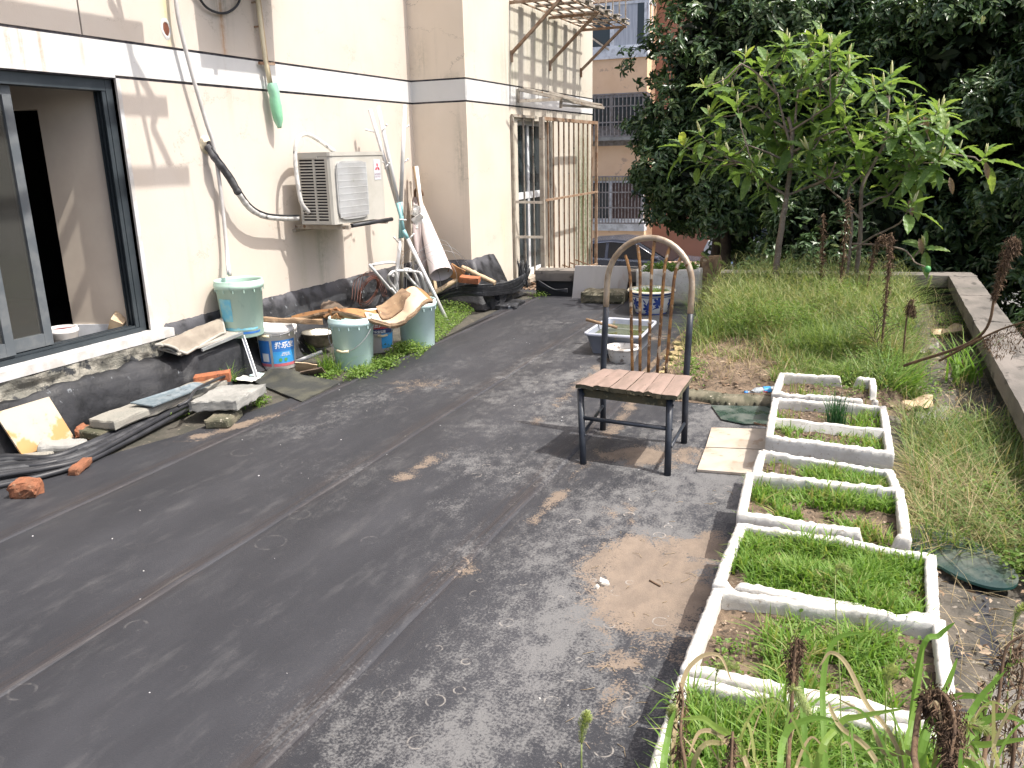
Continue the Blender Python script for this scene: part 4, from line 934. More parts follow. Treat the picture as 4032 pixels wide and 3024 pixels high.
# angle profiles
for a, b, w_, l_ in ((G(955, 1320, .32), G(1012, 1490, .02), .035, 'white metal angle strip leaning against the plaster bucket'), (G(1055, 1290, .26), G(1160, 1235, .36), .03, 'dark aluminium strip lying behind the plaster bucket')):
    t = MB(); t.beam(a, b, w_*.8, .006); t.beam(a+V((.012, -.006, .003)), b+V((.012, -.006, .003)), .005, .022); tag(t.build('angle_strip', 'white_frame' if w_ > .03 else 'dark_alu_dusty'), l_, 'metal strip')
# ------------------------------------------------------------ ground litter by the wall
def block(name, c, size, rot, mt, label, cat, **k): m = MB(); m.rock(c, size, rot, **k); return tag(m.build(name, mt), label, cat)
yawx = lambda a, b: math.atan2((b-a).y, (b-a).x)
c = PX(838, 1488, -4.0); block('brick', c, (.235, .11, .065), (.0, -.08, math.atan2(.35, .6)+.1), 'brick_red', 'whole dark red brick on the skirting beside the white angle strip', 'brick', rough=.003, chip=None)
c = G(110, 1955, .0); block('broken_brick', V((c.x, c.y, .045)), (.135, .11, .075), (.06, .1, .4), 'brick_orange', 'chunky broken orange brick on the black floor, nearest the left edge', 'brick', rough=.018, seg=7, freq=12, round_=.35)
c = G(318, 1858, .0); block('brick_piece', V((c.x, c.y, .028)), (.062, .15, .045), (.12, .0, .32), 'brick_orange', 'small ribbed orange brick piece lying on the floor before the cables', 'brick', rough=.005, seg=6, round_=.3)
c = G(335, 1740, .0); block('broken_brick', V((c.x-.03, c.y+.05, .04)), (.12, .10, .07), (.1, .3, .7), 'brick_orange', 'broken orange brick wedged behind the marble tile', 'brick', rough=.012, seg=6, freq=12, round_=.3)
# long kerb slabs stacked along the foot
a, b = G(395, 1655, .13), G(850, 1490, .13); d = b-a; L = d.length; ang = math.atan2(d.y, d.x)
rt = V((math.sin(ang), -math.cos(ang), 0)); mid = (a+b)/2
block('kerb_slab', V((mid.x, mid.y, .105))-rt*.0, (L+.0, .20, .055), (0, 0, ang), 'concrete', 'long grey concrete kerb slab lying on another, behind the black cables', 'concrete slab', rough=.006, seg=7, round_=.25)
block('kerb_slab', V((mid.x, mid.y, .045))-rt*.03+V((-.02, -.05, 0)), (L, .20, .06), (0, 0, ang), 'concrete_mossy', 'lower mossy kerb slab under the long grey one', 'concrete slab', rough=.006, seg=7, round_=.25)
block('wood_batten', V((mid.x, mid.y, .142))+rt*.055+d.normalized()*.12, (L*.62, .05, .018), (0, 0, ang+.02), 'wood_old', 'weathered flat batten lying on the long kerb slab', 'batten', rough=.003)
g0, g1, g2, g3 = G(512, 1585, .165), G(602, 1598, .15), G(828, 1513, .15), G(765, 1505, .18)
m = MB(); q4 = [g0, g1, g2, g3]; m.add(q4+[p-V((0, 0, .008)) for p in q4], [(0, 1, 2, 3), (7, 6, 5, 4)]+[(i, i+4, (i+1) % 4+4, (i+1) % 4) for i in range(4)]); tag(m.build('slate_sheet', 'slate_sheet'), 'thin blue grey slate sheet lying on the kerb slab', 'slate')
c = (G(760, 1555, .13)+G(880, 1625, .13)+G(1030, 1520, .13)+G(960, 1510, .13))/4
a_, b_ = G(880, 1625, .13), G(1030, 1528, .13); ang2 = math.atan2((b_-a_).y, (b_-a_).x)
block('concrete_slab', V((c.x-.02, c.y, .105)), (.44, .32, .07), (-.05, .03, ang2), 'concrete_pale', 'thick pale concrete slab with broken edges propped on a small block', 'concrete slab', rough=.005, seg=10, freq=14, round_=.22)
c = G(855, 1660, .03); block('concrete_block', V((c.x-.0, c.y+.06, .032)), (.26, .15, .062), (0, 0, ang2+.1), 'concrete_mossy', 'small damp concrete block under the front of the pale slab', 'concrete block', rough=.006, seg=7, round_=.25)
# marble tile leaning back
tl = [G(90, 1795, .02), G(293, 1722, .02), PX(193, 1562, -4.215), PX(-12, 1625, -4.215)]
tl[3] = tl[0]+(tl[2]-tl[1])
m = MB(); nn = (tl[1]-tl[0]).cross(tl[3]-tl[0]).normalized()*.012
m.add(tl+[p-nn for p in tl], [(0, 1, 2, 3), (7, 6, 5, 4)]+[(i, i+4, (i+1) % 4+4, (i+1) % 4) for i in range(4)]); tag(m.build('marble_tile', 'marble_tile'), 'cream marble floor tile with orange stains leaning on the black skirting', 'tile')
block('stone_wedge', G(240, 1765, .04)+V((-.02, .03, 0)), (.24, .10, .05), (.1, .1, .75), 'concrete_pale', 'flat stone wedge at the foot of the marble tile', 'stone', rough=.006, round_=.3)
block('stone_strip', G(60, 1810, .02)+V((0, .02, 0)), (.34, .08, .03), (0, 0, .75), 'concrete', 'flat pale stone strip under the marble tile', 'stone', rough=.006, round_=.3)
# cable run on the left
cb = thing('cable_bundle', G(300, 1800, 0), 'thick bundle of black cables lying along the foot of the wall', 'cable bundle')
for k in range(15):
    f = (k % 8)/7; lay = k//8; o = f*150-40-lay*40
    pts = [(-260, 1905+o*.55), (0, 1855+o*.55), (180, 1835+o*.35), (330, 1790+o*.30), (520, 1700+o*.27), (700, 1605+o*.24), (820, 1560+o*.20), (905, 1530+o*.14)]
    pp = [G(px+R.uniform(-8, 8), py+R.uniform(-6, 6)-lay*4, .016+lay*.024+R.random()*.012+(.0 if px < 600 else .01)) for px, py in pts]
    m = MB(); m.tube(smooth_path(pp, 6), .0155 if k % 4 else .021, 8); m.build('cable', 'dusty_cable' if k % 3 == 0 else 'black_rubber', cb)
tubething('thin_cable', [G(700, 1600, .15), G(745, 1575, .17), G(770, 1535, .18), G(850, 1495, .17), G(905, 1475, .14)], .010, 'black_rubber', 'single black cable curving over the kerb slab onto the pale slab', 'cable')
# rubber mat, plywood scrap, papers
c0, c1_, c2_, c3_ = G(1070, 1462, .05), G(1000, 1505, .01), G(1190, 1583, .012), G(1350, 1503, .012)
m = MB(); rows = []
for i in range(13):
    u = i/12; row = []
    for j in range(13):
        v_ = j/12; p = (c1_*(1-u)+c2_*u)*(1-v_)+(c0*(1-u)+c3_*u)*v_; p = p+V((0, 0, .05*math.exp(-((u-.25)**2+(v_-.8)**2)*14)+.008*mn.noise(p*8)+.006)); row.append(p)
    rows.append(row)
m.loft(rows); m.loft([[p-V((0, 0, .012)) for p in r][::-1] for r in rows]); m.loft([[r[0], r[0]-V((0, 0, .012))] for r in rows]); m.loft([[p, p-V((0, 0, .012))] for p in rows[-1]]); tag(m.build('rubber_mat', 'rubber_mat'), 'dark rubber doormat lying on the floor before the plaster bucket', 'mat')
block('plywood_scrap', G(1190, 1455, .05)+V((0, .05, 0)), (.16, .006, .13), (.75, .2, .5), 'wood_pale', 'curved pale plywood scrap leaning beside the plaster bucket', 'plywood', rough=.006, round_=0)
block('brown_offcut', G(1235, 1470, .05), (.16, .008, .14), (.9, -.2, .5), 'rust_brown_cloth', 'dark brown board offcut beside the nearest aqua bucket', 'offcut', rough=.006, round_=0)
for (px, py, mt2, lb) in ((975, 1490, 'paper_scrap', 'crumpled white paper scrap beside the red brick'), (1030, 1478, 'aqua_plastic', 'turquoise and white wrapper under the plaster bucket')):
    c = G(px, py, .03); m = MB(); rows = [[c+V(((i-3)*.03, (j-3)*.02, .012*mn.noise(V((i*.7, j*.7, px))))) for j in range(7)] for i in range(7)]; m.loft(rows, smooth=False); tag(m.build('paper_scrap' if 'paper' in mt2 else 'wrapper', mt2), lb, 'litter')
# ------------------------------------------------------------ the corner pile
cr = thing('coat_rack', G(1600, 1175, .3), 'white pole coat rack with teal middles and pegs, leaning by the corner', 'coat rack')
def depth_pt(px, py, dist): d = ray(px, py); d = d/np.linalg.norm(d); return V(CP+d*dist)
D0 = 6.55
def pole(seq, r, mts):
    for a, b, mt in zip(seq[:-1], seq[1:], mts):
        m = MB(); m.tube([depth_pt(*a), depth_pt(*b)], r, 10); m.build('pole', mt, cr)
RX_ = lambda px, py, X: PX(px, py, X)
def pole(seq, r, mts):
    for a, b, mt in zip(seq[:-1], seq[1:], mts):
        m = MB(); m.tube([RX_(*a), RX_(*b)], r, 10); m.build('pole', mt, cr)
pole([(1456, 430, -4.25), (1562, 795, -4.12), (1578, 850, -4.10), (1576, 940, -4.10), (1550, 1205, -4.15)], .019, ['white_tube', 'teal_tube', 'teal_tube', 'white_tube'])
pole([(1488, 418, -4.2), (1568, 798, -4.08), (1588, 905, -4.03), (1605, 940, -4.0), (1765, 1273, -3.63)], .019, ['white_tube', 'teal_tube', 'teal_tube', 'white_tube'])
pole([(1594, 413, -4.0), (1578, 795, -4.06), (1581, 850, -4.06), (1583, 935, -4.08), (1580, 1200, -4.2)], .019, ['white_tube', 'teal_tube', 'teal_tube', 'steel_grey'])
m = MB()
for a, b in (((1474, 520), (1442, 511)), ((1505, 518), (1522, 492)), ((1590, 508), (1608, 495)), ((1590, 640), (1606, 628)), ((1512, 640), (1493, 632)), ((1515, 665), (1531, 643)), ((1568, 955), (1552, 935)), ((1612, 940), (1628, 922)), ((1570, 864), (1596, 866))):
    xa = -4.19 if a[0] < 1500 and a[1] < 600 else -4.05; m.tube([PX(*a, xa), PX(*b, xa+.03)], .007, 6); m.lathe([(0, -.010), (.011, -.005), (.011, .005), (0, .010)], PX(*b, xa+.03), 8)
m.build('peg', 'white_tube', cr)
# folding chair frames
fc = thing('folding_chair_frame', G(1560, 1150, .3), 'folded white tubular chair frames without seats, behind the warped board', 'chair frame')
for seq in ([(1555, 1160), (1465, 1055), (1462, 1045), (1480, 1040), (1545, 1033), (1575, 1050), (1640, 1130)], [(1570, 1160), (1530, 1100), (1535, 1080), (1555, 1075), (1570, 1165)], [(1560, 1065), (1640, 1070), (1660, 1085), (1680, 1160)], [(1588, 1075), (1672, 1155)], [(1540, 1135), (1560, 1160)], [(1548, 1085), (1550, 1070), (1575, 1062), (1625, 1068), (1662, 1155)]):
    m = MB(); m.tube(smooth_path([PX(px, py, -4.1+.06*math.sin(px)) for px, py in seq], 5), .013, 8); m.build('frame_tube', 'white_tube', fc)
# battens, poles, rolled sheet, umbrella standing in the corner
def stick(name, a, b, r, mt, lb, cat='pole', sq=False):
    m = MB()
    if sq: m.beam(a, b, r*2, r*2)
    else: m.tube([a, b], r, 10)
    return tag(m.build(name, mt), lb, cat)
stick('white_batten', PX(1632, 655, -4.33), PY(1718, 1160, 7.55), .016, 'wood_pale', 'pale square batten standing in the wall corner', 'batten', True)
stick('white_pole', PX(1640, 655, -4.28), PX(1700, 1165, -4.05), .018, 'white_tube', 'white metal pole leaning into the corner before the umbrella')
stick('grey_pole', PX(1616, 715, -4.36), PX(1628, 1120, -4.2), .012, 'steel_grey', 'thin grey green pole standing left of the corner batten')
um = thing('umbrella', PY(1640, 900, 7.6), 'closed beige umbrella with a curved brown wooden handle, in the corner', 'umbrella')
tp = PY(1636, 775, 7.70); bt_ = PY(1672, 1110, 7.35)
m = MB(); pts = [tp+V((0, 0, -.03)), tp+V((-.005, 0, .02)), tp+V((.0, 0, .06)), tp+V((.035, 0, .085)), tp+V((.075, 0, .06)), tp+V((.085, 0, .01))]; m.tube(smooth_path(pts, 5), .014, 8); m.build('handle', 'umbrella_brown', um)
m = MB(); rows = []
for i in range(14):
    t_ = i/13; c = tp.lerp(bt_, t_); r_ = .022+.05*math.sin(math.pi*min(1, t_*1.1))**.8 if t_ < .95 else .01
    rows.append([c+V((math.cos(a)*r_*(1+.25*math.sin(a*6+t_*3)), math.sin(a)*r_*(1+.25*math.sin(a*6)), 0)) for a in [2*math.pi*j/24 for j in range(24)]])
m.loft(rows, closed_v=True); m.build('folded_cloth', 'umbrella_cloth', um)
rs = thing('rolled_sheet', PY(1740, 1085, 7.2), 'large lilac white plastic sheet rolled into a cone, leaning in the corner', 'rolled sheet')
a, b = PY(1652, 800, 7.72), PY(1738, 1080, 7.30); m = MB(); rows = []
ax_ = (b-a).normalized(); u_ = ax_.cross(V((0, 1, 0))).normalized(); w_ = ax_.cross(u_)
for i in range(11):
    t_ = i/10; r_ = .035+.085*t_; rows.append([a.lerp(b, t_)+(u_*math.cos(q_)+w_*math.sin(q_))*r_*(1-.03*j_/18) for j_, q_ in [(j, -2.2+2*math.pi*j/18*1.12) for j in range(19)]])
m.loft(rows); m.loft([[p*1.0-(p-a.lerp(b, i/10))*.04 for p in r][::-1] for i, r in enumerate(rows)]); m.build('sheet', 'lilac_plastic', rs)
m = MB()
for i in range(8):
    c = PY(1636+i*2, 830+i*28, 7.55); m.rock(c+V((R.uniform(-.04, .04), 0, 0)), (.07, .06, .12), (R.random(), R.random(), R.random()), .02, 3, 12)
m2 = m.build('plastic_bag', 'foam_wrap'); tag(m2, 'grey crumpled plastic bag wrapped round the poles in the corner', 'plastic bag')
# sticks
for a, b, r_, lb in ((PX(1688, 1161, -4.0), PY(1814, 1095, 7.5), .024, 'long bare branch lying across the cable pile, left one'), (PY(1817, 1052, 7.65), PX(1953, 1113, -3.42), .026, 'rough split branch lying on the cable pile')):
    pts = smooth_path([a.lerp(b, t_)+V((R.uniform(-.01, .01), 0, R.uniform(-.012, .012))) for t_ in (0, .3, .6, 1)], 4); m = MB(); m.tube(pts, [r_*(1+.25*mn.noise(V((i, 0, r_*99)))) for i in range(len(pts))], 8); tag(m.build('branch', 'wood_pale'), lb, 'branch')
block('rusty_plate', PY(1795, 1075, 7.45), (.16, .02, .14), (.2, .5, .3), 'board_brown', 'rusty bent plate behind the rolled sheet foot', 'metal plate', rough=.006)
block('brick', PY(1850, 1100, 7.4), (.2, .11, .06), (.1, .1, .2), 'brick_red', 'dark brick under the branches on the cable pile', 'brick', rough=.004)
# cable pile hung at the bay corner
cp = thing('cable_pile', (-3.6, 8.0, 0), 'big sagging pile of thin black cables tied up at the bay corner', 'cable pile')
for k in range(46):
    f = k/45; o = R.uniform(-1, 1); q0 = f*10
    pts = [(1728+R.uniform(-12, 12), 1158+f*22, -4.0), (1820, 1125+f*36+o*5, -3.72), (1900, 1122+f*42+o*5, -3.50), (1985, 1114+f*44+o*4, -3.42), (2040+6*o, 1095+f*50, -3.42), (2072+4*o, 1072+f*22, -3.46), (2080+6*o, 1055+o*5, -3.52), (2060-5*f, 1040+o*6, -3.66)]
    m = MB(); m.tube(smooth_path([PX(px, py, x_) for px, py, x_ in pts], 4), .0085, 5); m.build('cable', 'dusty_cable' if k % 4 == 0 else 'black_rubber', cp)
for k in range(16):
    c = PX(2058+R.uniform(-14, 14), 1080+R.uniform(-14, 14), -3.46); r_ = R.uniform(.09, .15); m = MB(); u = V((R.uniform(-.2, .2), R.uniform(-.5, .5), 1)).normalized(); w_ = u.cross(V((1, .5, 0))).normalized()
    m.tube([c+u*math.cos(q_)*r_+w_*math.sin(q_)*r_*.35 for q_ in [2*math.pi*j/16 for j in range(17)]], .008, 5); m.build('cable_coil', 'black_rubber', cp)
m = MB(); m.rock((-3.62, 8.02, .10), (.30, .62, .24), (0, 0, .1), .035, 12, 6, .5); m.build('membrane_heap', 'black_rubber', cp)
for k in range(5): a, b = PY(2120, 1105+k*4, 8.55), PY(2235, 1150-k*3, 8.6); m = MB(); m.tube(smooth_path([a, (a+b)/2+V((0, 0, -.03)), b], 5), .008, 5); m.build('cable', 'dusty_cable', cp)
m = MB(); m.rock((-3.42, 7.95, .02), (.26, .42, .06), (0, 0, .1), .015, 8, 7, .5); tag(m.build('cement_lump', 'bitumen'), 'flattened black cement lump at the foot of the cable pile', 'lump')
# springy loose wires
ws = thing('wire_tangle', depth_pt(1700, 1080, 6.9), 'tangle of thin springy wires arching over the corner pile', 'wire')
for seq in ([(1590, 1130), (1600, 1040), (1680, 975), (1755, 965), (1820, 1010), (1845, 1090)], [(1620, 1020), (1700, 950), (1760, 955), (1800, 1030), (1880, 1170), (1893, 1200)], [(1560, 1140), (1590, 1010), (1640, 990), (1720, 1060), (1740, 1150)], [(1600, 1180), (1610, 1060), (1700, 990), (1800, 1000), (1850, 1060), (1830, 1120)], [(1650, 1170), (1640, 1070), (1720, 1000), (1790, 1060), (1800, 1140)]):
    m = MB(); m.tube(smooth_path([PX(px, py, -4.0+.06*math.sin(px*.05)+(px-1600)*.0012) for px, py in seq], 7), .0022, 4); m.build('wire', 'wire_grey', ws)
cw = thing('copper_coil', depth_pt(1460, 1130, 6.6), 'loose coil of dark red wire on the skirting left of the chair frames', 'wire coil')
for k in range(7):
    c = PX(1455+R.uniform(-8, 8), 1145+R.uniform(-6, 6), -4.17); m = MB(); m.tube([c+V((.05*math.sin(q_), math.cos(q_)*(.13+k*.005), math.sin(q_)*(.11+.004*k))) for q_ in [2*math.pi*j/22 for j in range(23)]], .003, 4); m.build('wire', 'copper_wire', cw)
m = MB()
for k in range(4): m.tube(smooth_path([PX(1385+k*10, 1180+k*6, -4.1), PX(1400+k*12, 1100-k*8, -4.2), PX(1470+k*9, 1090, -4.2), PX(1510+k*6, 1170, -4.1)], 6), .003, 4)
m.build('wire_strand', 'copper_wire', cw)

# ------------------------------------------------------------ parapets
PT = .30
f0, f1 = G(2105, 1064, PT), G(3735, 1083, PT)
r0, r1 = G(3735, 1083, PT), G(4032, 1637, PT)
def parapet(a, b, wd, side, name, label, over=0.):
    """coping slabs on a low wall from a to b; side = +1 when the wall lies to the left of a->b"""
    d = (b-a); d.z = 0; L = d.length; d.normalize(); n = V((-d.y, d.x, 0))*side
    t = thing(name, V((a.x, a.y, 0)), label, 'parapet'); ns = max(2, int(L/1.15)); m = MB()
    w = MB(); m4 = Matrix((d, n, V((0, 0, 1)))).transposed().to_4x4(); m4.translation = V((a.x, a.y, 0))
    w.box((0, .06, -2.0), (L, wd-.03, PT-.124), m4); w.build('wall', 'bitumen', t)
    for k in range(ns):
        c = V((L*(k+.5)/ns, wd/2, PT-.06)); s_ = MB(); ang_ = math.atan2(d.y, d.x)
        s_.rock(m4 @ c, (L/ns-.006, wd, .12), (0, 0, ang_), .004, 8, 7, .08); s_.build('coping_slab', 'coping', t)
    return t
parapet(f0, f1+V((.26, 0, 0)), .26, 1, 'far_parapet', 'low far parapet with grey concrete coping slabs, behind the grass bed')
rd = (r1-r0); rd.z = 0; parapet(V((r0.x, f1.y-.02, PT)), V((r0.x-.03, -1.5, PT)), .245, 1, 'right_parapet', 'low right hand parapet with grey concrete coping along the terrace edge')
# ------------------------------------------------------------ chair
ch = thing('chair', G(2490, 1780), 'old metal dining chair with arched bronze back, black legs and peeling pink slat seat', 'chair')
fl_, fr_, bl_, br_ = G(2297, 1833), G(2628, 1878), G(2374, 1698), G(2693, 1750)
SH = .40
tfl, tfr = G(2285, 1530, SH-.03), G(2637, 1572, SH-.03)
def grid(u, v_, z):          # u 0..1 left to right, v 0 front .. 1 back
    return (tfl*(1-u)+tfr*u)*(1-v_)+(V((bl_.x, bl_.y, SH-.03))*(1-u)+V((br_.x, br_.y, SH-.03))*u)*v_+V((0, 0, z-(SH-.03)))
TR = .0172
for a, b in ((fl_, tfl), (fr_, tfr)):
    m = MB(); m.tube([a, a.lerp(b, .5), b], TR, 14); m.build('front_leg', 'chair_black', ch)
# back: two uprights and an arch in one leaning plane
bd_ = (br_-bl_); hw = bd_.length/2; bd_.normalize(); mid = (bl_+br_)/2; back_n = V((bd_.y, -bd_.x, 0)); back_n = -back_n if back_n.y < 0 else back_n
topz = PY(2587, 925, mid.y+.05).z-.017
lean = lambda z: back_n*(.0 if z < SH else (z-SH)*.09)
def bp(u, z): return mid+bd_*u+V((0, 0, z))+lean(z)
zs = .72
for s_, nm in ((-1, 'l'), (1, 'r')):
    m = MB(); m.tube([bp(s_*hw, z) for z in (0, .2, .4, .6, zs)], TR, 14); m.build('rear_leg', 'chair_black', ch)
za = topz-hw*1.02
arch = [bp(-hw, zs+.001), bp(-hw, (zs+za)/2)]+[bp(-hw*math.cos(math.pi*k/20), za+hw*1.02*math.sin(math.pi*k/20)) for k in range(21)]+[bp(hw, (zs+za)/2), bp(hw, zs+.001)]
m = MB(); m.tube(arch, TR-.0006, 14); m.build('back_arch', 'chair_bronze', ch)
for k, (xb, xt, yt) in enumerate(((2490, 2462, 1005), (2520, 2510, 966), (2553, 2577, 948), (2588, 2640, 966), (2622, 2685, 1008))):
    def on_back(px, py):
        o = V(CP); dd = V(ray(px, py)); nn = (back_n - V((0, 0, .09))).normalized(); p0 = bp(0, SH)
        t_ = (p0-o).dot(nn)/dd.dot(nn); return o+dd*t_
    b0, t0 = on_back(xb, 1468), on_back(xt, yt)
    ux = (t0-b0).dot(bd_); mu = .30 if k != 2 else 0.
    bend = b0+(bp(0, 1)-bp(0, 0)).normalized()*((t0.z-b0.z)*.80)+bd_*(ux*(.42 if k != 2 else .85))
    m = MB(); m.tube(smooth_path([b0, b0.lerp(bend, .5), bend, bend.lerp(t0, .55)+V((0, 0, .02 if k != 2 else 0)), t0], 5), .0086, 10); m.build('spindle', 'chair_rust', ch)
# seat slats
sl0, sl1, sl2, sl3 = G(2265, 1512, SH), G(2668, 1560, SH), G(2727, 1480, SH), G(2372, 1452, SH)
N_ = 6
for k in range(N_):
    u0, u1 = k/N_+.0025, (k+1)/N_-.0025; top, bot = [], []
    for i in range(11):
        v_ = i/10; row = []
        for j in range(5):
            u = u0+(u1-u0)*j/4+.03*(.5-v_)*(1 if 0 < k+j/4 < N_ else 0)
            p = (sl0*(1-u)+sl1*u)*(1-v_)+(sl3*(1-u)+sl2*u)*v_
            ed = (-1 if i == 0 else 1 if i == 10 else 0)
            p = p+V((0, .010*mn.noise(V((u*22, k, i)))*abs(ed), .003*mn.noise(V((u*9, v_*4, k)))+(.0015 if j in (1, 2, 3) else -.001)+.006*(mn.noise(V((k*3.3, 1, 1))))+.03*max(0, .3-v_)*mn.noise(V((u*16, 0, 2)))))
            row.append(p)
        top.append(row)
    m = MB(); m.loft(top, smooth=False); o = m.build('seat_slat', 'seat_pink', ch)
    m = MB(); lo = [[p-V((0, 0, .022+.006*mn.noise(p*30))) for p in r] for r in top]
    m.loft([r[::-1] for r in lo]); e = lambda A, B: m.loft([[a-V((0, 0, .002)), b] for a, b in zip(A, B)], smooth=False)
    e(top[0], lo[0]); e(top[-1][::-1], lo[-1][::-1]); e([r[0] for r in top][::-1], [r[0] for r in lo][::-1]); e([r[-1] for r in top], [r[-1] for r in lo]); m.build('slat_edge', 'seat_under', ch)
def cb(u0, v0, u1, v1, z, w_, h_, mt, nm):
    m = MB(); m.beam(grid(u0, v0, z), grid(u1, v1, z), w_, h_); m.build(nm, mt, ch)
cb(.02, .03, .98, .03, SH-.052, .022, .04, 'seat_under', 'apron'); cb(.02, .92, .98, .92, SH-.052, .02, .04, 'seat_under', 'apron')
cb(.02, .02, .02, .95, SH-.052, .02, .04, 'chair_black', 'side_rail'); cb(.98, .02, .98, .95, SH-.052, .02, .04, 'chair_black', 'side_rail')
def stt(a, b, r_): m = MB(); m.tube([a, b], r_, 10); m.build('stretcher', 'chair_black', ch)
stt(fl_.lerp(tfl, .62), fr_.lerp(tfr, .62), .011)
stt(fl_.lerp(tfl, .40), bp(-hw, .155), .009); stt(fr_.lerp(tfr, .33), bp(hw, .125), .009)
m = MB()
for leg in ((fl_, tfl), (fr_, tfr)):
    for f in (.93, .62, .40): m.lathe([(0, .006), (.006, .004), (.006, 0)], leg[0].lerp(leg[1], f)+V((TR, -.004, 0)), 8, Matrix.Rotation(math.pi/2, 4, 'Y'))
m.build('rivet', 'chair_black', ch)
# ------------------------------------------------------------ vessels behind the chair
# grey tub
tb = thing('grey_tub', G(2440, 1350), 'grey rectangular plastic tub of green water behind the chair', 'tub')
ra_, rb_, rc_, rd_ = G(2293, 1312, .18), G(2525, 1326, .18), G(2590, 1262, .18), G(2392, 1248, .18)
def rrect(cs, inset, z, n=6, shrink=1.):
    c = sum(cs, V(Z0))/4; out = []
    for i in range(4):
        p, q_, r_ = cs[i-1], cs[i], cs[(i+1) % 4]; rad = .06
        a = q_+(p-q_).normalized()*rad; b = q_+(r_-q_).normalized()*rad
        for k in range(n+1):
            t_ = k/n; w_ = a*(1-t_)**2+q_*2*t_*(1-t_)+b*t_*t_; dd = (w_-c); dd.z = 0; L = dd.length; w_ = c+dd*((L-inset)/L)*shrink; w_ = V((w_.x, w_.y, z)); out.append(w_)
    return out
rc4 = [ra_, rb_, rc_, rd_]
m = MB(); m.loft([rrect(rc4, .085, .003), rrect(rc4, .022, .170), rrect(rc4, .002, .171)][::1], closed_v=True); m.loft([rrect(rc4, .028, .173), rrect(rc4, .09, .02)], closed_v=True); m.build('tub_body', 'tub_grey', tb)
m = MB(); m.loft([rrect(rc4, .003, .161), rrect(rc4, 0, .167), rrect(rc4, .002, .181), rrect(rc4, .024, .181), rrect(rc4, .03, .167)], closed_v=True); m.build('rim', 'tub_rim', tb)
m = MB(); wl = rrect(rc4, .045, .135); m.add(wl, [tuple(range(len(wl)))]); m.build('water', 'murky_water', tb)
stick('wooden_handle', G(2308, 1258, .215), G(2430, 1290, .16), .013, 'wood_old', 'old wooden tool handle resting over the left rim of the grey tub', 'handle')
c = G(2545, 1272, .135); m = MB(); m.lathe([(0, 0), (.03, .004), (.045, .025), (.041, .025), (.0, .01)], c, 20); tag(m.build('scoop_bowl', 'wood_pale'), 'small pale cup floating in the back right corner of the grey tub', 'cup')
# white basin
c = G(2436, 1436)+V((0, .105, 0)); c.z = 0; bs_ = thing('white_basin', c, 'small white basin crusted with mud, left of the chair back before the grey tub', 'basin')
m = MB(); m.lathe([(r_*.72, z_*.80) for r_, z_ in [(0, .002), (.125, .002), (.135, .01), (.158, .12), (.160, .125), (.188, .132), (.190, .142), (.186, .15), (.160, .15), (.150, .14), (.135, .06)]], c, 40); m.build('basin_body', 'basin_white', bs_)
m = MB(); m.lathe([(0, .075), (.06, .078), (.104, .074)], c, 32); m.build('mud', 'silt', bs_)
# blue and white pot
c = (G(2470, 1245)+G(2625, 1245))/2+V((.0, .17, 0)); pot = thing('ceramic_pot', c, 'blue and white glazed ceramic flower pot with weeds, behind the chair back', 'flower pot')
PR = [(a*.94, b*.84) for a, b in [(0, 0), (.15, 0), (.165, .02), (.19, .12), (.205, .20), (.208, .235), (.222, .25), (.25, .262), (.252, .28), (.24, .287), (.205, .283), (.19, .26), (.18, .2)]]
m = MB(); m.lathe(PR, c, 48); m.build('pot_body', 'porcelain', pot)
m = MB(); gb = lambda L_: m.lathe([(a*.94+.0006, b*.84) for a, b in L_], c, 48); gb([(.2085, .235), (.2235, .249), (.2510, .261), (.2535, .268)]); gb([(.1655, .012), (.1685, .024)]); gb([(.2070, .212), (.2085, .222)]); m.build('glaze_band', 'glaze_blue', pot)
m = MB(); m.lathe([(a*.94, b*.84+.0005) for a, b in [(.253, .279), (.241, .2885), (.204, .2845)]], c, 48); m.build('rim', 'glaze_cream', pot)
def potr(z): 
    for (ra1, za1), (rb1, zb1) in zip(PR[:-1], PR[1:]):
        if za1 <= z <= zb1 and zb1 > za1: return ra1+(rb1-ra1)*(z-za1)/(zb1-za1)
    return .2
cc = math.atan2(-c.y, -c.x); m = MB()
def petal(a0, z0, ang_, L_, w_):
    pts = []
    for k in range(12):
        q_ = 2*math.pi*k/12; x_, y_ = L_/2*(1+math.cos(q_)), w_*math.sin(q_)*(.6+.4*math.cos(q_*.5)**2)
        u, w2 = x_*math.cos(ang_)-y_*math.sin(ang_), x_*math.sin(ang_)+y_*math.cos(ang_); z = z0+w2; r_ = potr(z)+.0018; pts.append((c.x+r_*math.cos(cc+a0+u/.19), c.y+r_*math.sin(cc+a0+u/.19), z))
    m.add(pts, [tuple(range(12))])
for fa, fz in ((.35, .135), (-.95, .12), (1.3, .12), (-.2, .08)):
    for k in range(6): petal(fa, fz, k*1.05+.3, .055, .017)
    for k in range(4): petal(fa+.1*k-.2, fz-.06, k*.8+.2, .06, .009)
petal(-.25, .05, 1.35, .13, .005); petal(-.28, .12, 2.2, .05, .009); petal(.05, .06, .5, .08, .008)
tag(m.build('painted_pattern', 'glaze_blue', pot), kind='stuff')
m = MB(); m.lathe([(0, .21), (.172, .206)], c, 24); m.build('soil', 'soil', pot)
pot_c = c
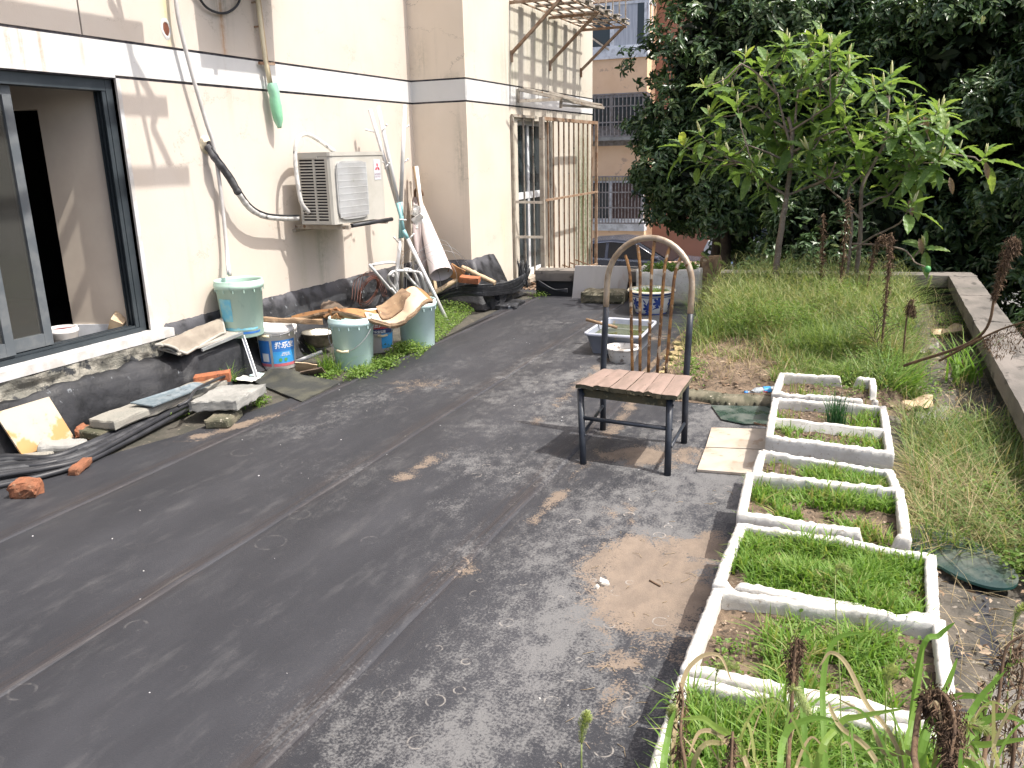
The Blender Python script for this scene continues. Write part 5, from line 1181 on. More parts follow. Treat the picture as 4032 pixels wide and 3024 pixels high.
# leaning board, stone block
a, b = G(2252, 1175, .005), G(2462, 1176, .005); tpl, tpr = PY(2264, 1046, 8.56), PY(2482, 1049, 8.70)
m = MB(); q4 = [a, b, tpr, tpl]; nn = (b-a).cross(tpl-a).normalized()*.015; m.add(q4+[p-nn for p in q4], [(0, 1, 2, 3), (7, 6, 5, 4)]+[(i, i+4, (i+1) % 4+4, (i+1) % 4) for i in range(4)]); tag(m.build('leaning_board', 'white_board'), 'off white board leaning against the far parapet', 'board')
c = (G(2295, 1198)+G(2400, 1198))/2+V((.05, .14, .05)); block('stone_block', V((c.x, c.y, .065)), (.46, .30, .13), (0, 0, .1), 'concrete_mossy', 'grey stone block lying before the leaning off white board', 'stone block', rough=.012, seg=8, round_=.3)
c = PY(2790, 1090, 8.75); block('rounded_board', V((c.x+.02, c.y, .24)), (.22, .06, .5), (.1, 0, .2), 'wood_old', 'brown rounded board end standing behind the tall grass', 'board', rough=.02, round_=.8)
c = PY(2710, 1073, 8.95); block('terracotta_trough', V((c.x-.02, c.y, .345)), (.42, .14, .09), (0, 0, .1), 'terracotta_pink', 'pinkish terracotta trough end on the far parapet behind the foam box', 'trough', rough=.004)
# ------------------------------------------------------------ foam boxes
def ring(cs, z, n=64, inset=0.):
    out = []; c = sum(cs, V(Z0))/4
    for i in range(4):
        a, b = cs[i], cs[(i+1) % 4]
        for k in range(n): p = a.lerp(b, k/n); out.append((p, i, k/n))
    res = []
    for p, i, t_ in out:
        d1 = (cs[(i+1) % 4]-cs[i]).normalized(); nrm = V((-d1.y, d1.x, 0))
        if (c-p).dot(nrm) < 0: nrm = -nrm
        q_ = p+nrm*inset
        # keep the inner ring inside its corners
        L = (cs[(i+1) % 4]-cs[i]).length; s_ = t_*L
        if s_ < inset: q_ += d1*(inset-s_)
        if L-s_ < inset: q_ -= d1*(inset-(L-s_))
        res.append((V((q_.x, q_.y, z)), i, t_))
    return res
def foam(name, cs, h, label, soil=.6, notch=(), soil_mat='soil', seed=0, wall=.023, part=None):
    cs = [V((p[0], p[1], 0)) for p in cs]; c0 = sum(cs, V(Z0))/4
    t = thing(name, (c0.x, c0.y, 0), label, 'foam box', 'white foam boxes used as planters')
    def topz(p, i, t_):
        z = h+.009*mn.noise(V((p.x*5+seed, p.y*5, 0)))+.005*mn.noise(V((p.x*26, p.y*26, seed)))+.0055*mn.noise(V((p.x*55, p.y*55, seed)))+.003*mn.noise(V((p.x*130, p.y*130, seed)))
        for (si, a, b, dp) in notch:
            if si == i and a < t_ < b: z -= dp*min(1, (t_-a)/.05, (b-t_)/.05)
        return z
    rows = []
    O = ring(cs, 0); tilt = .0
    spec = [(0, .012), (0, 0), (.14, -.001), (.28, -.002), (.42, -.004), (.56, -.005), (.7, -.006), (.84, -.007), ('t', -.008), ('T', .002), ('T', wall*.5), ('T', wall), ('t', wall+.006), (.85, wall+.005), (.75, wall+.004), (.65, wall+.004), (.55, wall+.004), (.05, wall+.004)]
    for zf, ins in spec:
        row = []
        for (p, i, t_), (o, _, _) in zip(ring(cs, 0, inset=max(ins, 0)+.0), O):
            if ins < 0: p = o+(o-c0).normalized()*(-ins)
            z = topz(o, i, t_)
            z = z-.007 if zf == 't' else z if zf == 'T' else zf*(z)
            q_ = V((p.x, p.y, z)); q_ += mn.noise_vector(q_*22+V((seed,)*3))*.0022+mn.noise_vector(q_*70+V((seed,)*3))*.0018; row.append(q_)
        rows.append(row)
    m = MB(); m.loft(rows, closed_v=True); m.build('foam_wall', 'foam_box', t)
    g = MB(); rr = []
    for i in range(46):
        row = []
        for j in range(46):
            u, v_ = i/45, j/45; p = (cs[0]*(1-u)+cs[1]*u)*(1-v_)+(cs[3]*(1-u)+cs[2]*u)*v_; p = p.lerp(c0, .05)
            row.append(V((p.x, p.y, h*soil+.012*mn.noise(V((p.x*9, p.y*9, seed)))+.009*mn.noise(V((p.x*30, p.y*30, seed)))+.006*mn.noise(V((p.x*80, p.y*80, seed))))))
        rr.append(row)
    g.loft(rr); g.build('soil', soil_mat, t)
    if part:
        u0, hh = part; a, b = cs[0].lerp(cs[3], u0), cs[1].lerp(cs[2], u0); rows = []
        d1 = (b-a).normalized(); nr = V((-d1.y, d1.x, 0))
        for k in range(41):
            p = a.lerp(b, .03+.94*k/40); z = hh+.008*mn.noise(V((p.x*9, p.y, seed)))+.005*mn.noise(V((p.x*40, 0, seed))); rows.append([p+nr*.014, p+nr*.013+V((0, 0, z-.006)), p+nr*.006+V((0, 0, z)), p-nr*.006+V((0, 0, z)), p-nr*.013+V((0, 0, z-.006)), p-nr*.014])
        m = MB(); m.loft(rows); m.build('partition', 'foam_box', t)
    return t, cs
def gz(px, py, z): p = G(px, py, z); return (p.x, p.y)
# corners: near-left, near-right, far-right, far-left
B = {}
B['a'] = foam('foam_box', [gz(3042, 1545, .19), gz(3455, 1580, .19), gz(3443, 1488, .19), gz(3072, 1466, .19)], .19, 'small broken white foam box with a gap in its rim, farthest of the row', .66, [(1, .05, .55, .07), (0, .86, .97, .09), (2, .18, .36, .10)], seed=1)
B['b'] = foam('foam_box', [gz(3018, 1716, .20), gz(3518, 1786, .20), gz(3486, 1598, .20), gz(3046, 1562, .20)], .20, 'white foam box split by a thin partition, holding the dark leek tuft', .70, [], seed=2, part=(.47, .195))
B['c'] = foam('foam_box', [gz(2965, 1860, .19), gz(3552, 1940, .19), gz(3512, 1850, .19), gz(2992, 1770, .19)], .19, 'narrow white foam box, third from the far end, half bare soil', .74, [], seed=3)
B['d'] = foam('foam_box', [gz(2908, 2016, .215), gz(3582, 2128, .20), gz(3552, 1930, .20), gz(2942, 1852, .215)], .21, 'white foam box with sparse grass over mud and a broken near right corner', .70, [(0, .72, .93, .09)], seed=4, soil_mat='soil_dry')
B['e'] = foam('foam_box', [gz(2812, 2290, .20), gz(3690, 2442, .20), gz(3680, 2178, .20), gz(2910, 2055, .20)], .20, 'white foam box densely covered in bright green seedlings, middle of the row', .80, [(0, .06, .12, .05), (0, .7, .9, .03)], seed=5)
B['f'] = foam('foam_box', [gz(2688, 2632, .20), gz(3768, 2870, .20), gz(3715, 2445, .20), gz(2812, 2318, .20)], .205, 'white foam box with muddy bare patches and grass at its right, second nearest', .72, [], seed=6, soil_mat='soil_dry')
B['g'] = foam('foam_box', [gz(2480, 3300, .20), gz(3900, 3420, .20), gz(3775, 2905, .20), gz(2680, 2655, .20)], .20, 'white foam box overgrown with grass and tall weeds, nearest the camera', .78, [], seed=7)
FB = foam('foam_box', [gz(2505, 1200, .0), gz(2745, 1203, .0), gz(2780, 1178, .0), gz(2535, 1175, .0)], .37, 'tall chipped white foam box of weeds standing alone by the far parapet', .88, [(0, 0, .28, .03), (0, .5, .7, .02)], seed=9, wall=.035)
# ------------------------------------------------------------ soil bed and debris strip
def bedz(x, y):
    e = min(1, max(0, (x+1.28-.10*(y-5.2)/3.5*-1)/.25)); e = min(e, max(0, min(1, (y-5.12)/.25)), max(0, min(1, (.42-x)/.2)))
    return .012+e*(.075+.05*mn.noise(V((x*2.2, y*2.2, 0)))+.035*mn.noise(V((x*8, y*8, 1)))+.018*abs(mn.noise(V((x*24, y*24, 1)))))
rows = [[V((x, y, bedz(x, y))) for x in np.linspace(-1.42, .5, 90)] for y in np.linspace(5.05, 9.2, 180)]
m = MB(); m.loft(rows, smooth=False); tag(m.build('soil_bed', 'soil_dry', loc=Z0), kind='structure')
rows = [[V((x, y, .010+.02*abs(mn.noise(V((x*6, y*6, 4))))+.012*mn.noise(V((x*20, y*20, 4))))) for x in np.linspace(.08, .84, 40)] for y in np.linspace(-.5, 9.15, 260)]
m = MB(); m.loft(rows, smooth=False); tag(m.build('debris_ground', 'debris_ground', loc=Z0), kind='structure')
# edging of the bed
rows = []
for k in range(60):
    t_ = k/59; p = V((-1.05+.62*t_, 5.10+.03*math.sin(t_*9), 0)); rows.append([p+V((0, -.03-.03*mn.noise(V((k*.5, 0, 0))), .006)), p+V((0, -.03, .035+.01*mn.noise(V((k*.4, 1, 0))))), p+V((0, .03, .05+.015*mn.noise(V((k*.5, 2, 0))))), p+V((0, .12, .05))])
m = MB(); m.loft(rows); tag(m.build('mossy_edge', 'concrete_mossy', loc=Z0), kind='structure')
m = MB()
for k in range(7):
    c = G(2625+k*9+R.uniform(-4, 4), 1470-k*20, .03); m.rock(c-V((0, 0, .01)), (.07, .12, .03), (0, 0, R.random()), .016, 5, 14)
tag(m.build('yellow_foam_edge', 'yellow_sponge'), 'crumbling yellow foam strip edging the bed behind the chair', 'foam strip')
def flat(name, px, zt, mt, label, cat='tile', th=.012):
    q4 = [G(x_, y_, zt) for x_, y_ in px]; m = MB(); k_ = len(q4)
    m.add(q4+[p-V((0, 0, th)) for p in q4], [tuple(range(k_)), tuple(range(k_, 2*k_))[::-1]]+[(i, i+k_, (i+1) % k_+k_, (i+1) % k_) for i in range(k_)]); return tag(m.build(name, mt), label, cat)
flat('floor_tile', [(2745, 1848), (3000, 1868), (3030, 1772), (2777, 1762)], .024, 'cream_tile', 'dusty cream floor tile by the narrow foam box, near one of two')
flat('floor_tile', [(2779, 1759), (3030, 1769), (3050, 1690), (2802, 1683)], .0235, 'cream_tile', 'dusty cream floor tile touching the bed side, far one of two')
flat('glass_offcut', [(2800, 1595), (3050, 1600), (3050, 1668), (2930, 1668), (2840, 1650)], .020, 'glass_plate', 'grey glass offcut lying flat behind the cream tiles', 'glass', .006)
flat('paving_slab', [(3565, 1720), (3760, 1755), (3745, 1600), (3620, 1590)], .04, 'grey_tile', 'large pale grey paving tile right of the partitioned foam box')
flat('paving_slab', [(3570, 1850), (3730, 1905), (3720, 1780), (3560, 1740)], .035, 'grey_tile', 'pale tile half under dry grass beside the narrow foam box')
flat('paving_slab', [(3800, 3040), (4100, 3060), (4040, 2720), (3890, 2700)], .035, 'grey_tile', 'grey paving tile in the lower right corner')
# oval glass plate leaning on the strip
gp = thing('glass_tabletop', G(3770, 2170, .06), 'oval green glass tabletop lying between the dry grass and the bright foam box', 'glass tabletop')
c = (G(3600, 2080, .07)+G(3975, 2310, .05))/2; ax_ = (G(3975, 2310, .05)-G(3600, 2080, .07)); La = ax_.length/2; ax_.normalize(); bx_ = V((-ax_.y, ax_.x, .12)).normalized()
E_ = [(c+ax_*La*1.05*math.cos(q_)*abs(math.cos(q_))**-.12+bx_*.115*math.sin(q_)) for q_ in [2*math.pi*(j+.5)/48 for j in range(48)]]
m = MB(); m.add([p+V((0, 0, .006)) for p in E_], [tuple(range(48))]); m.build('glass_face', 'glass_plate', gp)
m = MB(); m.loft([[p-V((0, 0, .004)) for p in E_], [p+V((0, 0, .006)) for p in E_]], closed_v=True); m.add([p-V((0, 0, .004)) for p in E_], [tuple(range(48))[::-1]]); m.build('glass_rim', 'glass_edge', gp)
# bottle on the soil edge
a, b = G(2940, 1547, .05), G(3036, 1541, .055); d = (b-a).normalized(); L = (b-a).length*1.0; q = V((0, 0, 1)).rotation_difference(d).to_matrix().to_4x4()
wbt = thing('water_bottle', a, 'crushed clear plastic water bottle with blue cap lying by the farthest foam box', 'bottle')
m = MB(); rows = []
for r_, z in [(.010, 0), (.013, .03), (.028, .055), (.033, .09), (.030, .11), (.033, .14), (.030, .17), (.033, .20), (.028, L-.01), (.0, L)]:
    rows.append([a+q.to_3x3() @ V((r_*(1+.25*mn.noise(V((math.cos(u), math.sin(u), z*14))))*math.cos(u), r_*(1+.2*mn.noise(V((math.sin(u), z*20, 4))))*math.sin(u), z)) for u in [2*math.pi*j/18 for j in range(18)]])
m.loft(rows, closed_v=True); m.build('bottle_body', 'pet_bottle', wbt)
m = MB(); m.lathe([(0, -.018), (.014, -.018), (.014, .004), (0, .004)], a, 16, q); m.build('cap', 'label_blue', wbt)
m = MB(); rows = [[a+q.to_3x3() @ V((.0345*math.cos(u), .0345*math.sin(u), z)) for u in [2*math.pi*j/18 for j in range(18)]] for z in (.105, .15)]; m.loft(rows, closed_v=True); m.build('label', 'label_cyan', wbt)
m = MB(); m.rock(a+d*.12+V((0, -.034, .0)), (.035, .006, .028), (0, 0, 0), .001, 4, 9, .5); m.build('label_dot', 'label_red', wbt)
# crumbs of foam and grit on the membrane
c = G(2375, 2310, .0); block('foam_crumb', V((c.x, c.y, .016)), (.042, .03, .028), (.3, .4, .5), 'foam_box', 'white foam crumb on the sandy floor patch, larger right one', 'foam crumb', rough=.006, round_=.4)
c = G(2352, 2322, .0); block('foam_crumb', V((c.x, c.y, .011)), (.02, .02, .022), (.3, .9, .5), 'foam_box', 'small white foam crumb just left of the larger crumb', 'foam crumb', rough=.004, round_=.4)
pts = []
m = MB()
for k in range(55):
    x_, y_ = R.uniform(-3.4, -.42), R.uniform(1.3, 7.5); s_ = R.choice((.002, .003, .004, .005)); m.rock((x_, y_, .008+s_*.3), (s_*1.4, s_, s_*.8), (0, 0, R.random()*3), .0004, 2)
tag(m.build('pebbles', 'sill_white', loc=Z0), kind='stuff')
m = MB()
for k in range(46):
    x_, y_ = R.gauss(-.62, .14), R.gauss(2.7, .6); an = R.random()*3.1; L = R.uniform(.015, .06)
    if x_ > -.40: continue
    m.tube([(x_, y_, .010), (x_+math.cos(an)*L*.5, y_+math.sin(an)*L*.5, .012+R.random()*.006), (x_+math.cos(an+.3)*L, y_+math.sin(an+.3)*L, .010)], .0008, 4)
tag(m.build('straw_bits', 'straw', loc=Z0), kind='stuff')
stick('twig', G(2558, 2285, .012), G(2600, 2308, .012), .0035, 'twig', 'short dark twig on the sandy floor patch', 'twig')
stick('thin_stick', G(2970, 1665, .07), G(3200, 1722, .15), .005, 'twig', 'long thin stick lying over the left rim of the partitioned foam box', 'stick')
# ------------------------------------------------------------ vegetation
def inpoly_pts(cs, n, inset=.05):
    c0 = sum(cs, V(Z0))/4; u, v_ = NR.rand(n), NR.rand(n); C4 = np.array([list(p.lerp(c0, inset*2)) for p in cs])
    return (C4[0]*(1-u)[:, None]+C4[1]*u[:, None])*(1-v_)[:, None]+(C4[3]*(1-u)[:, None]+C4[2]*u[:, None])*v_[:, None], u, v_
def clump(n, P, f, seed, thr):
    k = np.array([mn.noise(V((p[0]*f, p[1]*f, seed))) for p in P]); return k > thr
GR = {'a': (420, .055, .25, -1), 'b': (900, .06, .12, .50), 'c': (1000, .065, .08, .47), 'd': (1500, .070, .06, -1), 'e': (6000, .062, -.6, -1), 'f': (2300, .075, .10, .0), 'g': (4600, .085, -.4, -1)}
for k, (n, hh, thr, umin) in GR.items():
    t, cs = B[k]; P, u, v_ = inpoly_pts(cs, n*2); zsoil = {'a': .125, 'b': .14, 'c': .140, 'd': .147, 'e': .16, 'f': .147, 'g': .156}[k]
    P[:, 2] = zsoil-.006
    sel = clump(n, P, 5.5, ord(k), thr)
    if umin > 0: sel |= (NR.rand(len(P)) < np.clip((u-umin)*3, 0, .75))
    if k == 'f': sel &= (NR.rand(len(P)) < .35+.65*u)
    if k == 'e': sel &= ~((u < .10) & (v_ < .3))
    P = P[sel][:n]; m_ = len(P)
    L = blades_np(P, NR.uniform(.45, 1.25, m_)*hh*np.clip(1+1.1*np.array([mn.noise(V((p[0]*7, p[1]*7, 5))) for p in P]), .45, 1.5), NR.uniform(.0045, .0105, m_)*(1.05 if k in 'efg' else 1.), NR.uniform(.15, 1.25, m_), tone=np.clip(.10+.85*NR.rand(m_)+.5*np.array([mn.noise(V((p[0]*6, p[1]*6, 9))) for p in P]), 0, 1))
    o = rawmesh('seedlings', L[0], L[1], 'grass_bright', L[2], parent=t); o['kind'] = 'stuff'
# clods, dead leaf bits and small weeds between the seedlings
for k in 'abcdfg':
    t, cs = B[k]; n = 260; P, u, v_ = inpoly_pts(cs, n, .06); P[:, 2] = {'a': .127, 'b': .142, 'c': .143, 'd': .149, 'f': .150, 'g': .16}[k]+NR.uniform(-.002, .006, n)
    D = NR.normal(0, 1, (n, 3)); D[:, 2] *= .25; Ls = NR.uniform(.006, .020, n); tag(rawleaf('leaf_bits', leaves_np(P, D, NR.normal(0, .4, (n, 3))+np.array([0, 0, 1.]), Ls, Ls*.5, NR.rand(n)), 'dead_leaf', parent=t), kind='stuff')
    m = MB()
    for q_ in range(70):
        p = P[R.randrange(n)]; s_ = R.choice((.004, .006, .009)); m.rock((p[0], p[1], p[2]-.002), (s_*1.5, s_*1.2, s_), (R.random(), 0, R.random()*3), s_*.2, 2)
    tag(m.build('clods', 'soil', t), kind='stuff')
    n = 500 if k in 'fg' else 180; P, u, v_ = inpoly_pts(cs, n*3, .06); sel = clump(0, P, 11, 8.5, .22); P = P[sel][:n]; n = len(P); P[:, 2] = {'a': .127, 'b': .142, 'c': .143, 'd': .149, 'f': .150, 'g': .17}[k]+NR.rand(n)*.03
    D = NR.normal(0, 1, (n, 3)); D[:, 2] = abs(D[:, 2])*.4; Ls = NR.uniform(.008, .018, n); tag(rawleaf('clover', leaves_np(P, D, NR.normal(0, .3, (n, 3))+np.array([0, -.2, 1.]), Ls, Ls*.75, NR.rand(n)), 'weed_leaf', parent=t), kind='stuff')
# straight cut stubble in the farther boxes
for k in 'abcf':
    t, cs = B[k]; P, u, v_ = inpoly_pts(cs, 170); P[:, 2] = .13
    sel = clump(0, P, 9, 3, .15); P = P[sel]; L = blades_np(P, NR.uniform(.05, .10, len(P)), NR.uniform(.004, .006, len(P)), NR.uniform(0, .15, len(P)), tone=NR.uniform(.0, .4, len(P)))
    o = rawmesh('cut_stems', L[0], L[1], 'grass_bright', L[2], parent=t); o['kind'] = 'stuff'
def plantmesh(name, L, mt, label, cat, group=None):
    vs = L[0]; c = np.array([vs[:, 0].mean(), vs[:, 1].mean(), vs[:, 2].min()]); 
    o = rawmesh(name, vs-c, L[1], mt, L[2]); o.location = c; WLOC[o.name] = c; return tag(o, label, cat, group)
# leek tuft
c = G(3290, 1690, .12); n = 150; P = np.array(c)+np.stack([NR.normal(0, .022, n), NR.normal(0, .016, n), np.zeros(n)], 1)
plantmesh('leek_tuft', blades_np(P, NR.uniform(.13, .25, n), np.full(n, .0042), NR.uniform(.05, .55, n), 4), 'leek', 'dark green leek tuft growing in the partitioned foam box', 'leek')
# grass spilling beside the far box
c = G(3530, 1560, .05); n = 70; P = np.array(c)+np.stack([NR.normal(0, .05, n), NR.normal(0, .05, n), np.zeros(n)], 1)
plantmesh('grass_tuft', blades_np(P, NR.uniform(.15, .42, n), NR.uniform(.008, .014, n), NR.uniform(.5, 1.2, n), 5, az=NR.uniform(-1.2, 1.6, n), tone=NR.uniform(.3, 1, n)), 'grass_bright', 'broad bladed grass tuft spilling right of the farthest foam box', 'grass tuft')
c = G(3790, 1500, .05); n = 46; P = np.array(c)+np.stack([NR.normal(0, .05, n), NR.normal(0, .10, n), np.zeros(n)], 1)
plantmesh('reed_grass', blades_np(P, NR.uniform(.2, .45, n), NR.uniform(.012, .02, n), NR.uniform(.3, 1.1, n), 5, tone=NR.uniform(.5, 1, n)), 'grass_bright', 'tall pale green reed grass before the right parapet', 'grass tuft')
# tall grass over the bed
def edgeline(y): return -1.18+.03*(y-5)
n = 23000; P = np.stack([NR.uniform(-1.30, .42, n), NR.uniform(5.9, 9.05, n), np.zeros(n)], 1)
dens = np.clip((P[:, 1]-5.9)/1.2+.10, 0, 1)*np.clip((P[:, 0]+1.34)/.25, .05, 1)*np.clip((.48-P[:, 0])/.3, .1, 1)
dens = dens*np.clip(.75+1.6*np.array([mn.noise(V((p[0]*3.1, p[1]*3.1, 40))) for p in P]), .08, 1)
dens = np.maximum(dens, np.clip((P[:, 0]+.35)/.4, 0, 1)*np.clip((.5-P[:, 0])/.2, 0, 1)*.9)
P = P[NR.rand(n) < dens]; n2 = 3800; P2 = np.stack([NR.uniform(-.50, .40, n2), NR.uniform(5.35, 6.5, n2), np.zeros(n2)], 1); P = np.concatenate([P, P2]); n = len(P)
P[:, 2] = [bedz(p[0], p[1]) for p in P]
hgt = np.clip(.16+.24*np.clip((P[:, 1]-6.0)/1.8, 0, 1)+.20*np.array([mn.noise(V((p[0]*2.8, p[1]*2.8, 7))) for p in P]), .06, .56)*NR.uniform(.55, 1.2, n)
tn = np.clip(NR.rand(n)*.85+.15+.6*np.array([mn.noise(V((p[0]*2.6, p[1]*2.6, 2))) for p in P]), 0, 1)
L = blades_np(P, hgt, NR.uniform(.004, .0085, n), NR.uniform(.25, 1.5, n), 4, tone=tn)
tag(rawmesh('tall_grass', L[0], L[1], 'grass_tall', L[2]), kind='stuff')
# fine seed heads floating over it
n = 7000; P = np.stack([NR.uniform(-1.25, .4, n), NR.uniform(6.4, 9.0, n), NR.uniform(.22, .48, n)], 1); L = blades_np(P, NR.uniform(.04, .12, n), NR.uniform(.002, .004, n), NR.uniform(.8, 2.2, n), 2, tone=NR.uniform(.1, .4, n))
tag(rawmesh('grass_seed_heads', L[0], L[1], 'grass_tall', L[2]), kind='stuff')
# small-leaved weeds, dry stems on the bare front of the bed
def leafcloud(n, box, size, mt, name, kind='stuff', tone=None, up=.6, zf=None, ratio=.45, label=None, cat=None):
    P = np.stack([NR.uniform(a, b, n) for a, b in box], 1)
    if zf is not None: P[:, 2] += [zf(p[0], p[1]) for p in P]
    D = NR.normal(0, 1, (n, 3)); D[:, 2] = abs(D[:, 2])*up; N = NR.normal(0, .4, (n, 3))+np.array([0, 0, 1.])
    Ls = NR.uniform(.6, 1.2, n)*size
    return P, leaves_np(P, D, N, Ls, Ls*ratio, NR.rand(n) if tone is None else tone)
parts = []
for (x_, y_, r_, n, h_) in ((-.55, 6.75, .38, 3400, .28), (-.15, 7.4, .3, 1200, .4), (.1, 6.3, .2, 900, .3), (-.95, 6.7, .18, 700, .2), (-1.0, 5.35, .10, 420, .13), (-.05, 5.45, .35, 1100, .12), (.15, 5.8, .2, 600, .16)):
    P = np.stack([NR.normal(x_, r_*.5, n), NR.normal(y_, r_*.45, n), NR.rand(n)**.8*h_], 1); P[:, 2] += [bedz(p[0], p[1]) for p in P]
    D = NR.normal(0, 1, (n, 3)); D[:, 2] = abs(D[:, 2])*.5; Ls = NR.uniform(.010, .022, n); parts.append(leaves_np(P, D, NR.normal(0, .5, (n, 3))+np.array([0, -.2, 1.]), Ls, Ls*.6, NR.rand(n)))
tag(rawleaf('low_weeds', join_np(parts), 'weed_leaf'), kind='stuff')
n = 900; P = np.stack([NR.uniform(-1.2, .1, n), NR.uniform(5.3, 6.7, n), np.zeros(n)], 1); P[:, 2] = [bedz(p[0], p[1]) for p in P]
L = blades_np(P, NR.uniform(.04, .22, n), NR.uniform(.0015, .003, n), NR.uniform(.5, 2.0, n), 3); tag(rawmesh('dry_stems', L[0], L[1], 'grass_dry', L[2]), kind='stuff')
n = 420; P, L = leafcloud(n, ((-1.2, .35), (5.2, 6.6), (.0, .01)), .04, 'dead_leaf', 'x', up=.2, zf=bedz); tag(rawleaf('dead_leaves', L, 'dead_leaf'), kind='stuff')
n = 900; P, L = leafcloud(n, ((.25, .80), (.8, 9.0), (.025, .045)), .034, 'dead_leaf', 'x', up=.3); tag(rawleaf('leaf_litter', L, 'dead_leaf'), kind='stuff')
for (px, py, w_, lb) in ((3690, 1120, .16, 'golden brown cardboard piece in the corner by the parapets'), (3730, 1300, .22, 'dusty brown cardboard sheet by the right parapet'), (3600, 1590, .2, 'torn cardboard strip right of the farthest foam box'), (3660, 1370, .12, 'crumpled pale rag among the debris by the parapet')):
    c = G(px, py, .06); m = MB(); rows = [[c+V(((i-4)*w_/8, (j-4)*w_/8, .05*mn.noise(V((i*.35, j*.35, px*.1)))+.02*(i-4)*.3)) for j in range(9)] for i in range(9)]; m.loft(rows, smooth=False); tag(m.build('cardboard_piece', 'wood_pale' if py != 1370 else 'mat_edge'), lb, 'cardboard')
# clumps along the right strip
def strip(n, xr, yr, hr, mt, wr=(.003, .006), ln=(.2, 1.2), name='strip_grass', tone=None):
    P = np.stack([NR.uniform(*xr, n), NR.uniform(*yr, n), np.full(n, .02)], 1); return blades_np(P, NR.uniform(*hr, n), NR.uniform(*wr, n), NR.uniform(*ln, n), 4, tone=tone)
L = strip(4200, (.27, .80), (3.25, 5.0), (.06, .26), '', (.004, .008), (.3, 1.5)); tag(rawmesh('strip_grass', L[0], L[1], 'grass_tall', L[2]), kind='stuff')
L = join_np([strip(900, (.28, .60), (3.35, 4.1), (.10, .30), '', (.0022, .004), (.8, 2.2)), strip(600, (.25, .8), (5.0, 9.0), (.05, .25), '', (.002, .004)), strip(260, (.3, .8), (1.5, 3.0), (.05, .2), '', (.0015, .003), (.8, 2.))]); tag(rawmesh('dry_strip_grass', L[0], L[1], 'grass_dry', L[2]), kind='stuff')
parts = []
for (px, py, r_, n) in ((3950, 2020, .10, 240), (3990, 2110, .09, 200), (4000, 2250, .07, 130), (3880, 1960, .1, 200), (3560, 2240, .04, 60), (3640, 1560, .1, 200), (3740, 1280, .12, 260)):
    c = G(px, py, .05); P = np.stack([NR.normal(c.x, r_*.6, n), NR.normal(c.y, r_*.7, n), NR.uniform(.03, .14, n)], 1); D = NR.normal(0, 1, (n, 3)); D[:, 2] = abs(D[:, 2])*.4
    Ls = NR.uniform(.014, .028, n); parts.append(leaves_np(P, D, NR.normal(0, .35, (n, 3))+np.array([0, -.2, 1.]), Ls, Ls*.62, NR.rand(n)))
tag(rawleaf('strip_weeds', join_np(parts), 'weed_leaf'), kind='stuff')
# weeds along the wall foot: duckweed-like cushion, tufts
parts = []; n = 9000
u = NR.rand(n); v_ = NR.rand(n); A0, A1, A2, A3 = [np.array(G(*p)) for p in ((1640, 1420), (1900, 1200), (1780, 1170), (1600, 1330))]
P = (A0*(1-u)[:, None]+A1*u[:, None])*(1-v_)[:, None]+(A3*(1-u)[:, None]+A2*u[:, None])*v_[:, None]; P[:, 2] = NR.rand(n)*.10*np.clip(v_*3+.3, 0, 1)*np.clip(1.4-abs(u-.5)*1.6, .2, 1)
D = NR.normal(0, 1, (n, 3)); D[:, 2] = abs(D[:, 2])*.5; Ls = NR.uniform(.010, .022, n); parts.append(leaves_np(P, D, NR.normal(0, .4, (n, 3))+np.array([0, -.2, 1.]), Ls, Ls*.65, NR.uniform(.3, 1, n)))
for (px, py, r_, n, h_) in ((1590, 1395, .08, 900, .09), (1510, 1445, .09, 1000, .08), (1420, 1480, .08, 700, .06), (1290, 1490, .07, 350, .05), (1030, 1590, .04, 120, .05), (2130, 1168, .08, 160, .06), (690, 1640, .05, 120, .05), (720, 1640, .03, 80, .04)):
    c = G(px, py, 0); P = np.stack([NR.normal(c.x, r_*.6, n), NR.normal(c.y, r_*.9, n), NR.uniform(.0, h_, n)], 1); D = NR.normal(0, 1, (n, 3)); D[:, 2] = abs(D[:, 2])*.5
    Ls = NR.uniform(.012, .028, n); parts.append(leaves_np(P, D, NR.normal(0, .4, (n, 3))+np.array([0, -.2, 1.]), Ls, Ls*.62, NR.uniform(.2, 1, n)))
tag(rawleaf('wall_foot_weeds', join_np(parts), 'weed_leaf'), kind='stuff')
for (px, py, n, h_, lb) in ((1285, 1465, 60, .26, 'arching grass tuft in front of the nearest aqua bucket'), (1320, 1470, 40, .2, 'grass tuft at the foot of the nearest aqua bucket, right one'), (905, 1500, 34, .15, 'small grass tuft growing over the red brick'), (1010, 1600, 26, .12, 'small grass tuft beside the pale concrete slab'), (1690, 1240, 20, .3, 'thin grass stems standing in the bright weed cushion')):
    c = G(px, py, 0.0 if px != 905 else .05); P = np.array(c)+np.stack([NR.normal(0, .03, n), NR.normal(0, .03, n), np.zeros(n)], 1)
    plantmesh('grass_tuft', blades_np(P, NR.uniform(.5, 1.1, n)*h_, NR.uniform(.004, .007, n), NR.uniform(.3, 1.2, n), 4, tone=NR.uniform(.3, 1, n)), 'grass_bright', lb, 'grass tuft')
n = 260; c = np.array(pot_c); a = NR.rand(n)*6.28; r_ = NR.rand(n)**.5*.17; P = c+np.stack([r_*np.cos(a), r_*np.sin(a), np.full(n, .21)], 1)
L = blades_np(P, NR.uniform(.03, .09, n), NR.uniform(.003, .006, n), NR.uniform(.3, 1.8, n)); tag(rawmesh('pot_weeds', L[0], L[1], 'grass_bright', L[2], parent=pot), kind='stuff')
